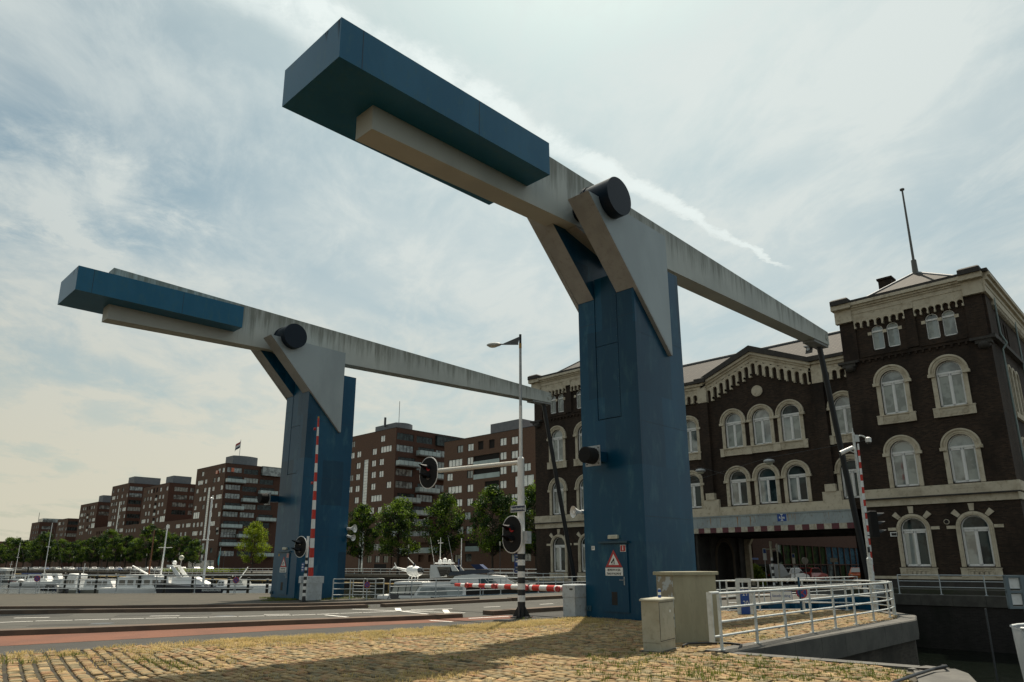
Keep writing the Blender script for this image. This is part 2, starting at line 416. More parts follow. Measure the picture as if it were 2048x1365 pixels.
FOAM = mmat('black_foam', (.006, .006, .006), .95, bs=.6, bscale=60)
WHITE = mmat('white_paint', (.78, .78, .76), .45, c2=(.62, .62, .60), ns=6, nlo=.5, nhi=.8)
RAILW = mmat('railing_paint', (.62, .65, .64), .42, c2=(.50, .52, .50), ns=9)
RAILG = mmat('railing_grey', (.42, .46, .48), .45)
GALV = mmat('galvanised', (.42, .44, .45), .5, metal=.35, c2=(.34, .36, .36), ns=8)
DGREY = mmat('dark_grey', (.05, .055, .06), .5)
RED = mmat('signal_red', (.55, .025, .012), .4, c2=(.48, .03, .015), ns=5)
SIGNRED = mmat('sign_red', (.42, .015, .02), .4, c2=(.35, .05, .04), ns=14)
SIGNBLUE = mmat('sign_blue', (.008, .06, .28), .4)
NAVYSIGN = mmat('street_sign_blue', (.008, .018, .06), .4)
SIGNWHITE = mmat('sign_white', (.72, .74, .72), .4)
INK = mmat('ink', (.006, .006, .007), .6)
YEL = mmat('yellow_band', (.40, .22, .03), .5)
BEIGE = mmat('cabinet_beige', (.33, .305, .205), .6, c2=(.27, .25, .165), ns=2.0, stretch=(1, 1, .4), c3=(.24, .22, .15), ns3=9)
BEIGE2 = mmat('cabinet_beige_light', (.42, .40, .31), .55, c2=(.35, .335, .25), ns=3, c3=(.29, .27, .19), ns3=11)
PEEL = mmat('peeled_paint', (.26, .23, .17), .8, c2=(.40, .44, .45), ns=5, nlo=.48, nhi=.55)
LTGREY = mmat('cabinet_grey', (.50, .54, .56), .5, c2=(.42, .45, .46), ns=3, c3=(.30, .30, .28), ns3=9)
CREAM = mmat('cream_stone', (.56, .50, .385), .8, c2=(.40, .34, .245), ns=1.3, nlo=.45, nhi=.75, c3=(.33, .275, .185), ns3=3.0, bs=.25, bscale=14)
STONE_DK = mmat('dark_coping', (.035, .031, .028), .8, c2=(.05, .045, .038), ns=2)
TILE = None
BRICK = brickmat('soot_brick', (.066, .040, .026), (.018, .012, .009), (.046, .037, .029), dirt=(.013, .010, .008))
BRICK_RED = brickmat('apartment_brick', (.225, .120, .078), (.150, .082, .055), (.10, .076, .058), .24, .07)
BRICK_RED2 = brickmat('shaded_brick', (.120, .055, .036), (.078, .037, .026), (.055, .038, .030), .24, .07)  # darker copy of the apartment brick, side-wall shade put into its colour
QUAYBRICK = brickmat('quay_brick', (.085, .070, .055), (.05, .040, .033), (.07, .065, .055), .24, .075, dirt=(.020, .020, .017))
DARKQUAY = brickmat('dark_quay_brick', (.030, .026, .024), (.018, .016, .015), (.032, .030, .028), .24, .075, dirt=(.010, .012, .008))  # much darker version of the quay brick
BLUESTONE = mmat('coping_stone', (.092, .088, .076), .75, c2=(.058, .056, .049), ns=1.4, c3=(.055, .05, .046), ns3=7, bs=.3, bscale=25)
ROOFTILE = None
def tile_mat():
    m, nt, nd, lk, p = newmat('roof_tiles')
    g = nd.new('ShaderNodeNewGeometry'); sx = nd.new('ShaderNodeSeparateXYZ'); lk.new(g.outputs['Position'], sx.inputs[0])
    ad = nd.new('ShaderNodeMath'); lk.new(sx.outputs[0], ad.inputs[0]); lk.new(sx.outputs[1], ad.inputs[1])
    cb = nd.new('ShaderNodeCombineXYZ'); lk.new(ad.outputs[0], cb.inputs[0]); lk.new(sx.outputs[2], cb.inputs[1])
    b = nd.new('ShaderNodeTexBrick'); lk.new(cb.outputs[0], b.inputs['Vector'])
    b.inputs['Color1'].default_value = (.03, .024, .018, 1); b.inputs['Color2'].default_value = (.085, .070, .050, 1); b.inputs['Mortar'].default_value = (.015, .013, .011, 1)
    b.inputs['Scale'].default_value = 1; b.inputs['Brick Width'].default_value = .30; b.inputs['Row Height'].default_value = .17; b.inputs['Mortar Size'].default_value = .05
    lk.new(b.outputs[0], p.inputs['Base Color']); setp(p, Roughness=.8); bump(nd, lk, p, b.outputs[1], -.8, .05)
    return m
ROOFTILE = tile_mat()
ZINC = mmat('zinc', (.15, .165, .18), .6, metal=.0, c2=(.12, .14, .155), ns=1)
ASPH = mmat('asphalt', (.056, .054, .045), .9, c2=(.041, .040, .033), ns=.6, c3=(.12, .112, .092), ns3=45, bs=.25, bscale=80)
ASPH_DK = mmat('asphalt_dark', (.036, .034, .030), .9, c2=(.028, .027, .023), ns=1.5, c3=(.085, .08, .065), ns3=50, bs=.25, bscale=90)
REDPATH = mmat('red_asphalt', (.150, .055, .027), .9, c2=(.115, .043, .023), ns=.9, c3=(.19, .08, .045), ns3=40, bs=.2, bscale=80)
SIDEWALK = mmat('side_paving', (.047, .040, .026), .9, c2=(.034, .030, .020), ns=.8, c3=(.085, .072, .045), ns3=12, bs=.2, bscale=30)
KERBM = mmat('kerb_stone', (.115, .078, .052), .85, c2=(.08, .056, .040), ns=1.6, bs=.2, bscale=20)
MARK = mmat('road_marking', (.72, .70, .66), .7, c2=(.50, .48, .44), ns=9, nlo=.5, nhi=.75)
SOIL = mmat('joint_soil', (.022, .017, .010), .95, c2=(.055, .045, .018), ns=2.2, bs=.5, bscale=40)
def attr_mat(name, rough=.85, bs=.3, bscale=40, mul=None):
    m, nt, nd, lk, p = newmat(name)
    a = nd.new('ShaderNodeAttribute'); a.attribute_name = 'tint'
    n = rampv(nd, lk, noise(nd, lk, objco(nd, lk, (1, 1, 1), 'World'), bscale, 5, .65), .3, .75, .78, 1.1)
    vm_ = nd.new('ShaderNodeVectorMath'); vm_.operation = 'SCALE'; lk.new(a.outputs['Color'], vm_.inputs[0]); lk.new(n, vm_.inputs[3])
    lk.new(vm_.outputs[0], p.inputs['Base Color']); setp(p, Roughness=rough, Specular_IOR_Level=.3)
    bump(nd, lk, p, noise(nd, lk, objco(nd, lk, (1, 1, 1), 'World'), bscale*1.5, 4, .6), bs, .008)
    return m
COBBLE = attr_mat('cobble_stone')
def leaf_mat(name, c, c2, tr=.35):
    m, nt, nd, lk, p = newmat(name)
    f = rampv(nd, lk, noise(nd, lk, objco(nd, lk, (1, 1, 1), 'World'), 1.1, 4, .6), .35, .65)
    cc = mixc(nd, lk, f, c4(c), c4(c2)); lk.new(cc, p.inputs['Base Color']); setp(p, Roughness=.6, Specular_IOR_Level=.25)
    t = nd.new('ShaderNodeBsdfTranslucent'); lk.new(cc, t.inputs[0]); ms = nd.new('ShaderNodeMixShader'); ms.inputs[0].default_value = tr
    lk.new(p.outputs[0], ms.inputs[1]); lk.new(t.outputs[0], ms.inputs[2]); lk.new(ms.outputs[0], nd['Material Output'].inputs[0])
    return m
LEAF = leaf_mat('leaf_green', (.068, .125, .012), (.145, .215, .022), .45)  # sunlit yellow-green highlights put into the leaf colour
LEAF2 = leaf_mat('leaf_dark', (.014, .036, .009), (.026, .060, .012), .30)  # dark leaf colour stands in for the shaded inside of crowns
LEAFY = leaf_mat('leaf_yellow_green', (.12, .18, .010), (.22, .27, .018), .5)
BARK = mmat('bark', (.055, .042, .030), .9, c2=(.035, .028, .02), ns=6, bs=.5, bscale=30)
STRAW = leaf_mat('straw_grass', (.56, .43, .19), (.40, .32, .13), .5)
GRASS = leaf_mat('green_grass', (.10, .14, .025), (.17, .19, .04), .45)
def glassm(name, c, rough=.06, ior=1.7, spec=.6, c2=None, ns=1.2):
    m, nt, nd, lk, p = newmat(name); setp(p, Base_Color=c4(c), Roughness=rough, IOR=ior, Specular_IOR_Level=spec)
    if c2:
        lk.new(mixc(nd, lk, rampv(nd, lk, noise(nd, lk, objco(nd, lk, (1, 1, 1), 'World'), ns, 3, .5), .42, .58), c4(c), c4(c2)), p.inputs['Base Color'])
    bump(nd, lk, p, noise(nd, lk, objco(nd, lk, (1, 1, 1), 'World'), .9, 2), .04, .05)
    return m
GL_SKY = glassm('glass_bright', (.70, .75, .72), .04, 2.1, .8, (.86, .88, .84), .5)  # pale base colour paints in the bright sky mirrored by the panes
GL_MID = glassm('glass_mid', (.26, .30, .29), .05, 1.8, .6, (.07, .09, .09), .7)  # patchy grey base colour stands in for dimmer sky reflection
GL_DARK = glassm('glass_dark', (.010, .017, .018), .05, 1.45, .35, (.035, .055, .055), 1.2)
GL_CURT = glassm('glass_with_curtain', (.22, .24, .22), .08, 1.6, .5, (.33, .36, .33), 1.6)
GL_GREEN = glassm('glass_green', (.010, .022, .018), .05, 1.7, .6, (.03, .07, .02), 1.8)  # green in the base colour paints a reflection on dark panes
GL_BLUE = glassm('glass_blue', (.05, .13, .18), .05, 1.7, .6, (.03, .08, .12), .8)
BALC = glassm('balcony_glass', (.44, .53, .52), .15, 1.5, .5, (.37, .45, .44), .4)
LOGGIA = mmat('loggia_dark', (.018, .014, .012), .9)  # near-black surface stands in for the shade inside loggias and openings
WINFR = mmat('window_frame_dark', (.03, .032, .034), .5)
HULLW = mmat('hull_white', (.88, .88, .86), .35, coat=.3, c2=(.80, .80, .77), ns=1)
HULLN = mmat('hull_navy', (.008, .014, .030), .3, coat=.4)
HULLR = mmat('hull_red', (.18, .012, .012), .4, coat=.2)
HULLG = mmat('hull_grey', (.24, .25, .24), .5)
BOATGL = glassm('boat_glass', (.012, .014, .016), .03, 1.7, .7)
WOOD = mmat('varnished_wood', (.16, .055, .018), .4, coat=.3)
DECKWOOD = mmat('jetty_wood', (.40, .28, .10), .8, c2=(.34, .25, .11), ns=2)
CANVAS = mmat('blue_canvas', (.012, .03, .10), .7)
PILE = mmat('mooring_pile', (.014, .013, .011), .8, c2=(.03, .03, .02), ns=3)
TEAL = mmat('teal_flag', (.02, .34, .44), .7)
ORANGE = mmat('car_orange', (.55, .10, .02), .3, coat=.6)
SKIN = mmat('skin', (.45, .26, .18), .6)
CLOTH_DK = mmat('dark_clothes', (.012, .012, .014), .85)
CLOTH_LT = mmat('light_trousers', (.30, .29, .27), .85)
RUST = mmat('rust_stain', (.32, .15, .05), .8, c2=(.36, .24, .10), ns=12)
GIRDER = mmat('girder_paint', (.33, .38, .39), .6, c2=(.27, .31, .32), ns=1.2, c3=(.22, .20, .15), ns3=9, stretch=(1, 1, .4))
MAROON = mmat('maroon_paint', (.12, .025, .035), .6, c2=(.09, .03, .035), ns=5)
STRIPEW = mmat('stripe_cream', (.50, .47, .38), .7, c2=(.36, .32, .24), ns=5)
def emit(name, c, st):
    m, nt, nd, lk, p = newmat(name); setp(p, Base_Color=c4(c), Emission_Color=c4(c), Emission_Strength=st); return m
REDLAMP = emit('red_lamp', (.28, .008, .010), .10)
LENS = mmat('lamp_lens', (.05, .03, .02), .2)
LAMPW = mmat('lamp_diffuser', (.50, .50, .40), .4, c2=(.42, .42, .34), ns=6)
def water_mat():
    m, nt, nd, lk, p = newmat('water')
    setp(p, Base_Color=(.004, .006, .004, 1), Roughness=.07, IOR=1.33, Specular_IOR_Level=.6)
    v = objco(nd, lk, (1, 1, 1), 'World')
    n1 = noise(nd, lk, v, 1.6, 6, .6); n2 = noise(nd, lk, v, .25, 3, .5)
    a = nd.new('ShaderNodeMath'); lk.new(n1, a.inputs[0]); lk.new(n2, a.inputs[1])
    bump(nd, lk, p, a.outputs[0], .55, .22)
    return m
WATER = water_mat()
# ------------------------------------------------------------------ water, land masses, road
mb = MB(); mb.quad((-2500, -2500, -2.6), (2500, -2500, -2.6), (2500, 2500, -2.6), (-2500, 2500, -2.6)); mb.build('water', WATER, kind='structure', label='grey-green harbour water', cat=None)
EDGE = [(-5, -2.8), (13.2, 3.25), (13.55, 3.5), (13.62, 3.9), (13.35, 7.2), (24.9, 7.2), (26.9, 7.75), (28.4, 8.9), (28.9, 10.2), (28.2, 11.8), (26.4, 13.1), (25.2, 13.9), (25.2, 30.9)]
LAND1 = EDGE+[(22.7, 30.9), (22.7, 43.7), (10.6, 55.6), (-60, 126), (-400, 300), (-600, 300), (-600, -200)]
mb = MB(); mb.prism(LAND1, -8, -.03, 'z', 1, 0); mb.build('ground', [SIDEWALK, QUAYBRICK], kind='structure')
LAND2 = [(43.9, -400), (43.9, 48.5), (84, 48.5), (84, 900), (1200, 900), (1200, -400)]
mb = MB(); mb.prism(LAND2, -8, -.03, 'z', 1, 0); mb.build('far_quay_ground', [ASPH, DARKQUAY], kind='structure')

E0 = [(-14, 18.0), (-4, 17.4), (3.5, 16.85), (6, 16.7), (8.1, 16.25), (10.3, 15.8), (12.8, 15.55), (15.3, 15.25), (18.2, 15.15), (25.2, 14.3)]
E1 = [(-14, 21.0), (-4, 20.2), (3.8, 18.8), (7.2, 18.3), (9.7, 18.05), (11.7, 17.7), (14.5, 17.15), (16.6, 16.7), (18.2, 16.5), (25.2, 16.5)]
E2 = [(-14, 32), (-4, 26.2), (4.3, 21.45), (6.3, 20.75), (8.0, 20.3), (10.5, 19.6), (12.5, 18.9), (14.5, 18.3), (16.5, 17.95), (18.3, 17.9), (25.2, 17.9)]
EK = [(-14, 46), (-4, 38.6), (3.4, 33.2), (6.27, 31.0), (9.1, 29.1), (11.8, 27.1), (14.7, 25.5), (17.4, 24.75), (20, 24.6), (25.2, 24.6)]
EK2 = [(-14, 50.5), (-4, 43), (3.4, 37.4), (7, 34.7), (10.2, 32.0), (13.4, 29.9), (16.56, 28.0), (18.3, 27.2), (20, 26.9), (25.2, 26.9)]
def interp(L, u):
    for a, b in zip(L[:-1], L[1:]):
        if a[0] <= u <= b[0]: return a[1]+(b[1]-a[1])*(u-a[0])/(b[0]-a[0])
    return L[0][1] if u < L[0][0] else L[-1][1]
US = [x for x in np.arange(-14, 25.3, .7)]+[25.2]
def strip(A, B, z, m, name, offa=0, offb=0, u0=-14, u1=25.2, label=None):
    mb = MB(); us = [u for u in US if u0 <= u <= u1]
    if us[0] > u0: us = [u0]+us
    if us[-1] < u1: us.append(u1)
    for a, b in zip(us[:-1], us[1:]):
        mb.quad((a, interp(A, a)+offa, z), (b, interp(A, b)+offa, z), (b, interp(B, b)+offb, z), (a, interp(B, a)+offb, z))
    return mb.build(name, m, kind='structure')
strip(E0, E1, -.018, ASPH_DK, 'pavement')
strip(E1, E2, -.014, REDPATH, 'cycle_path', u1=18.0)
strip(E1, E2, -.014, ASPH_DK, 'bridge_approach', u0=18.0, u1=25.2)
strip(E2, EK, -.010, ASPH, 'road')
strip(EK, EK2, -.006, ASPH_DK, 'far_cycle_path')
# kerbs: real steps
def kerb(A, off, wdt, h, name, u0=-14, u1=25.2, m=KERBM, flat=0.0):
    mb = MB(); us = [u0]+[u for u in US if u0 < u < u1]+[u1]
    g = .04
    for a, b in zip(us[:-1], us[1:]):
        va, vb = interp(A, a)+off, interp(A, b)+off
        P = [(a, va, -.03), (b, vb, -.03), (b, vb+g, h), (a, va+g, h), (a, va+wdt, h), (b, vb+wdt, h), (b, vb+wdt, -.03), (a, va+wdt, -.03)]
        mb.add(P, [(0, 1, 2, 3), (3, 2, 5, 4), (4, 5, 6, 7)], 0)
    va, vb = interp(A, u0)+off, interp(A, u1)+off
    mb.quad((u0, va, -.03), (u0, va+g, h), (u0, va+wdt, h), (u0, va+wdt, -.03)); mb.quad((u1, vb, -.03), (u1, vb+g, h), (u1, vb+wdt, h), (u1, vb+wdt, -.03))
    mb.build(name, m, kind='structure')
kerb(E2, 0.0, .62, .11, 'near_kerb', -14, 16.2)
kerb(E2, .1, .55, .13, 'traffic_island', 17.6, 25.2)
kerb(EK, -.05, .42, .12, 'far_kerb', -14, 17.2)
kerb(EK, -.05, .42, .12, 'bridge_kerb', 18.0, 25.2)
kerb(EK2, -.1, .3, .10, 'pavement_kerb')
# moss and dirt strip on the road side of the near kerb
strip(E2, E2, -.0065, SOIL, 'gutter_dirt', .62, .95, u1=16)
# markings
mb = MB()
def dash(p, q, wd=.11, z=-.0035):
    p, q = Vector((*p, z)), Vector((*q, z)); d = (q-p).normalized(); n = Vector((-d.y, d.x, 0))*wd/2
    mb.quad(p-n, q-n, q+n, p+n)
def pxl(L, wd=.11, close=None):
    for a, b in L:
        A_, B_ = onz(*a), onz(*b); dash((A_.x, A_.y), (B_.x, B_.y), wd)
pxl([((0, 1245), (66, 1242.5)), ((71, 1242.2), (145, 1240.5)), ((149, 1240.2), (218, 1238.6)), ((222, 1238.4), (288, 1237)), ((291, 1236.8), (354, 1235.5)),
     ((357, 1235.8), (415, 1234.5)), ((418, 1234.4), (474, 1233)), ((477, 1233), (529, 1231.8)), ((532, 1231.8), (582, 1230.6)), ((584, 1230.6), (631, 1229)), ((634, 1229), (679, 1227)), ((681, 1227), (724, 1225.4)), ((726, 1225.4), (792, 1222.8)),
     ((812, 1222), (868, 1220))], .12)
pxl([((28, 1236.2), (99, 1234.8)), ((300, 1232.3), (359, 1231.6)), ((528, 1229.3), (579, 1228.6))], .14)
pxl([((650, 1230), (708, 1235.5)), ((803, 1222.6), (862, 1228.8)), ((705, 1218.6), (800, 1222)), ((822, 1219.5), (905, 1217.5)), ((800, 1222), (930, 1226)), ((968, 1214.6), (1000, 1213.2)), ((1080, 1209), (1107, 1207.5))], .13)
pxl([((795, 1216.3), (798, 1222.2)), ((890, 1219.5), (896, 1227.4))], .22)
mb.build('road_markings', MARK, kind='structure')
mb = MB()
for (x, y, a_, b_) in ((120, 1250, 1.5, .7), (520, 1240, 2.6, .9), (330, 1229, 3, 1.0), (700, 1232, 1.4, .6), (60, 1232, 2.4, 1.1)):
    p = onz(x, y); mb.obox((p.x, p.y, -.0098), a_, b_, .003, R(-25))
mb.build('road_patch', ASPH_DK, kind='structure')
mb = MB()
for (x0, y0, x1, y1) in ((0, 1252, 420, 1243), (250, 1226, 700, 1223), (430, 1246, 760, 1236), (820, 1214, 1100, 1204)):
    A_, B_ = onz(x0, y0), onz(x1, y1); n = 40; off = 0; pr = None
    for i in range(n+1):
        off += rng.normal(0, .035); q = A_.lerp(B_, i/n); q = (q.x, q.y+off)
        if pr: dash(pr, q, .035, -.0068)
        pr = q
mb.build('road_crack_seal', INK, kind='structure')
for (x, y) in ((450, 1232), (205, 1247), (640, 1237)):
    p = onz(x, y); mb = MB(); mb.cyl((p.x, p.y, -.03), (p.x, p.y, -.005), .32, n=24); mb.build('manhole_cover', DGREY, label={450: 'round iron manhole cover in the road, beyond the centre dashes', 205: 'round manhole cover in the near lane at left', 640: 'round manhole cover in the near lane before the white arrow'}[x], cat='manhole cover', org=tuple(p))
mb = MB()
A_, B_ = onz(860, 1240.5), onz(905, 1243.2); dash((A_.x, A_.y), (B_.x, B_.y), .12, -.010)
A_, B_ = onz(938, 1236.5), onz(1018, 1232.2); dash((A_.x, A_.y), (B_.x, B_.y), .14, -.010)
mb.build('cycle_path_markings', MARK, kind='structure')

# bridge deck with blue fascia
deck = thing('bridge_deck', 'steel bridge deck with blue side girder lying across the canal', 'bridge deck', (34.6, 22.5, 0))
mb = MB(); mb.box(25.28, 14.35, -.55, 43.8, 30.6, -.012); mb.build('deck_plate', ASPH, deck)
mb = MB()
mb.box(25.3, 14.2, -1.05, 43.75, 14.35, .02); mb.box(25.3, 13.95, -1.1, 43.75, 14.2, -.98)
for k in range(7): mb.box(27+k*2.6, 13.98, -.98, 27.05+k*2.6, 14.2, -.02)
mb.build('side_girder', BLUE, deck)
mb = MB(); mb.box(25.3, 30.6, -1.05, 43.75, 30.75, .02); mb.build('side_girder', BLUE, deck)
mb = MB(); mb.box(25.3, 17.95, -.008, 43.75, 18.5, .12); mb.build('kerb', KERBM, deck)
mb = MB(); mb.box(25.3, 24.6, -.008, 43.75, 25.0, .14); mb.build('kerb', KERBM, deck)
mb = MB(); mb.box(29, 17.0, -3, 29.6, 30, -1.2); mb.box(25.4, 15.2, -1.0, 43.7, 15.6, -.56); mb.box(25.4, 22, -1.0, 43.7, 22.4, -.56); mb.box(25.4, 28, -1.0, 43.7, 28.4, -.56)
mb.build('under_beams', BLUE_DK, deck)

# quay coping and near embankment stones
mb = MB()
def coping(mb, pts, wd, h0, h1, side=1, over=.12):
    """stone blocks along a polyline; wd inwards (left of travel * side)"""
    for (a, b) in zip(pts[:-1], pts[1:]):
        a, b = Vector((*a, 0)), Vector((*b, 0)); L = (b-a).length; d = (b-a)/L; n = Vector((-d.y, d.x, 0))*side
        k = max(1, round(L/1.5)); st = L/k
        for i in range(k):
            p = a+d*(st*i+.006); q = a+d*(st*(i+1)-.006)
            o = -n*over; c = n*wd; b_ = .03
            P = [p+o+Vector((0, 0, h0)), q+o+Vector((0, 0, h0)), q+o+Vector((0, 0, h1-b_)), p+o+Vector((0, 0, h1-b_)), q+o+n*b_+Vector((0, 0, h1)), p+o+n*b_+Vector((0, 0, h1)),
                 q+c+Vector((0, 0, h1)), p+c+Vector((0, 0, h1)), q+c+Vector((0, 0, h0)), p+c+Vector((0, 0, h0))]
            mb.add(P, [(0, 1, 2, 3), (3, 2, 4, 5), (5, 4, 6, 7), (7, 6, 8, 9), (9, 8, 1, 0), (0, 3, 5, 7, 9), (1, 8, 6, 4, 2)])
coping(mb, [(13.2, 7.2), (24.9, 7.2), (26.9, 7.75), (28.4, 8.9), (28.9, 10.2), (28.2, 11.8), (26.4, 13.1), (25.2, 13.9)], .42, -.55, .012)
mb.build('quay_coping', BLUESTONE, label='grey stone coping along the quay under the white railing', cat='coping', org=(20, 7.2, 0))
mb = MB(); coping(mb, [(13.60, 3.9), (13.32, 7.0)], .30, -.25, .012, 1, .05)
mb.build('quay_coping', BLUESTONE, label='narrow kerbstone strip along the inlet side of the cobbles', cat='coping', org=(13.4, 5.5, 0))
mb = MB(); coping(mb, [(1.0, -.80), (7.2, 1.26), (13.15, 3.24)], .62, -.7, .012, 1, .14)
coping(mb, [(13.15, 3.24), (13.55, 3.5), (13.62, 3.88)], .5, -.7, .010, 1, .14)
mb.build('quay_coping', BLUESTONE, label='pale rounded coping stones at the right-hand end of the cobbles', cat='coping', org=(13, 3.3, 0))
mb = MB(); pp = [onz(1770, 1372, .06), onz(1830, 1350, .06), onz(1868, 1338, .06), onz(1893, 1333, .08), (13.75, 3.62, .02), (13.8, 3.6, -.5)]
mb.tube(pp, .024, 8); mb.build('water_pipe', BLACKP, label='dark pipe lying over the corner of the pale coping stones', cat='pipe', org=tuple(pp[3]))
# far canal bank wall coping (its shade put into a darker stone colour)
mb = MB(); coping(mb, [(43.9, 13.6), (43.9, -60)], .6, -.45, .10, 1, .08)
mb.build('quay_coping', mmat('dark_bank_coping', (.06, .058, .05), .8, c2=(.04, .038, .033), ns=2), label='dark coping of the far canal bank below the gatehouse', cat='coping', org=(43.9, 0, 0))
mb = MB(); mb.box(46.5, -6, -.02, 49.4, 17, .28); mb.build('bank_terrace', mmat('terrace_mossy', (.05, .047, .038), .9, c2=(.035, .04, .022), ns=1.2), kind='structure')

# ------------------------------------------------------------------ cobbles
def in_poly(x, y, P):
    c = False; j = len(P)-1
    for i in range(len(P)):
        if (P[i][1] > y) != (P[j][1] > y) and x < (P[j][0]-P[i][0])*(y-P[i][1])/(P[j][1]-P[i][1])+P[i][0]: c = not c
        j = i
    return c
COB = [(1.5, -.1), (7.0, 1.98), (12.9, 3.92), (13.2, 4.3), (13.0, 7.62), (24.8, 7.62), (26.7, 8.1), (28.0, 9.1), (28.4, 10.2), (27.8, 11.5), (26.1, 12.7), (25.0, 13.4), (24.9, 14.2), (18.2, 15.1), (15.3, 15.2), (12.8, 15.5), (10.3, 15.75), (8.1, 16.2), (6, 16.62), (3.5, 16.8), (0, 17.1), (-3, 17.3), (-3, 3)]
mb = MB(); mb.prism(COB, -.0295, -.026); mb.build('joint_ground', SOIL, kind='structure')
def cobbles():
    V, Fs, T = [], [], []
    base = np.array([(.27, .205, .125), (.30, .225, .135), (.25, .175, .105), (.22, .19, .13), (.32, .25, .155), (.28, .18, .11), (.20, .175, .12)])
    def stone(cx, cy, L, W, ang, h):
        ca, sa = math.cos(ang), math.sin(ang); o = len(V)
        b = min(L, W)*.16
        j = rng.uniform(-.007, .007, (4, 2)); tz = rng.uniform(-.006, .006, 4)
        for z, ins, k in ((-.028, 0, 0), (h-.012, .003, 1), (h, b, 2)):
            for i, (sx, sy) in enumerate(((-1, -1), (1, -1), (1, 1), (-1, 1))):
                x = sx*(L/2-ins)+j[i, 0]; y = sy*(W/2-ins)+j[i, 1]
                V.append((cx+x*ca-y*sa, cy+x*sa+y*ca, z+(tz[i] if k else 0)))
        for r in (0, 4):
            for i in range(4): Fs.append((o+r+i, o+r+(i+1) % 4, o+r+4+(i+1) % 4, o+r+4+i))
        Fs.append((o+8, o+9, o+10, o+11))
        c = base[rng.integers(len(base))]*rng.uniform(.72, 1.22)*np.array([1.06, .98, .80])
        T.append(c)
    # main field: courses run roughly across (along v), sheared a little; far-left patch turned
    def field(a0, origin, s0, s1, t0, t1, test, L0=.225, W0=.142, gap=.032):
        ca, sa = math.cos(a0), math.sin(a0)
        s = s0
        row = 0
        while s < s1:
            W = W0*rng.uniform(.94, 1.06); t = t0+rng.uniform(0, L0)
            while t < t1:
                L = L0*rng.uniform(.78, 1.18)
                wob = .02*math.sin(t*.9+row*.05)
                x = origin[0]+t*ca-(s+wob)*sa; y = origin[1]+t*sa+(s+wob)*ca
                if test(x, y) and rng.random() > .012:
                    stone(x, y, L-.036, W-gap, a0+rng.uniform(-.03, .03), .006+rng.uniform(-.009, .010))
                t += L
            s += W; row += 1
    def vis(x, y):
        if not in_poly(x, y, COB): return False
        d = x*fw[0]+y*fw[1]; l = (x*rt[0]+y*rt[1])
        return d > 5.0 and abs(l) < .82*d+.8 and x*x+y*y < 31**2
    def left(x, y): return (y > 10.9+.28*x) and x < 6.6+(y-12)*-.35
    field(R(88), (14, 9), -16, 18, -12, 12, lambda x, y: vis(x, y) and not left(x, y))
    field(R(80), (4, 14), -9, 9, -9, 9, lambda x, y: vis(x, y) and left(x, y), .15, .21, .062)
    me = bpy.data.meshes.new('cobbles'); me.from_pydata(V, [], Fs); me.materials.append(COBBLE)
    at = me.attributes.new('tint', 'FLOAT_COLOR', 'FACE')
    a = np.ones((len(T), 9, 4), np.float32); a[:, :, :3] = np.array(T)[:, None, :]; at.data.foreach_set('color', a.ravel())
    o = bpy.data.objects.new('cobblestones', me); col.objects.link(o); tag(o, 'worn pinkish cobblestones with weeds in the joints', 'paving', kind='stuff')
    print('stones', len(T))
cobbles()

# ------------------------------------------------------------------ grass
def grass(name, spots, mat, label, hh=.09, lean=.5):
    """spots: list of (x, y, radius, count)"""
    V, Fs = [], []
    for cx, cy, r, n in spots:
        for _ in range(n):
            a = rng.uniform(0, 2*math.pi); q = r*math.sqrt(rng.random()); x = cx+q*math.cos(a); y = cy+q*math.sin(a)
            if not (in_poly(x, y, COB) or y > 15): continue
            h = hh*rng.uniform(.4, 1.5); b = rng.uniform(0, 2*math.pi); wd = rng.uniform(.003, .007); l = h*lean*rng.uniform(.2, 1.4)
            dx, dy = math.cos(b), math.sin(b); o = len(V)
            V += [(x-dy*wd, y+dx*wd, -.012), (x+dy*wd, y-dx*wd, -.012), (x+dx*l*.4+dy*wd*.7, y+dy*l*.4-dx*wd*.7, h*.6), (x+dx*l*.4-dy*wd*.7, y+dy*l*.4+dx*wd*.7, h*.6), (x+dx*l, y+dy*l, h)]
            Fs += [(o, o+1, o+2, o+3), (o+3, o+2, o+4)]
    me = bpy.data.meshes.new(name); me.from_pydata(V, [], Fs); me.materials.append(mat)
    o = bpy.data.objects.new(name, me); col.objects.link(o); tag(o, label, 'grass', kind='stuff'); return o
sp = []
for _ in range(430):      # a dry band along the pavement edge, thick between x=400..1100 px
    u = rng.uniform(3.5, 18.5); v = interp(E0, u)-abs(rng.normal(0, .9))-.05
    if rng.random() < .22+.78*min(1, max(0, (u-5)/4)): sp.append((u, v, rng.uniform(.12, .40), int(rng.uniform(45, 130))))
for _ in range(520):
    u = rng.uniform(3.5, 18); v = rng.uniform(7, 15.4); sp.append((u, v, rng.uniform(.08, .25), int(rng.uniform(5, 16))))
for x, y in [(880, 1355), (840, 1350), (920, 1348), (860, 1362), (790, 1362)]:
    p = onz(x, y); sp.append((p.x, p.y, .3, 110))
grass('dry_grass', sp, STRAW, 'straw-coloured dry grass growing between the cobbles', .055, 1.3)
sp = []
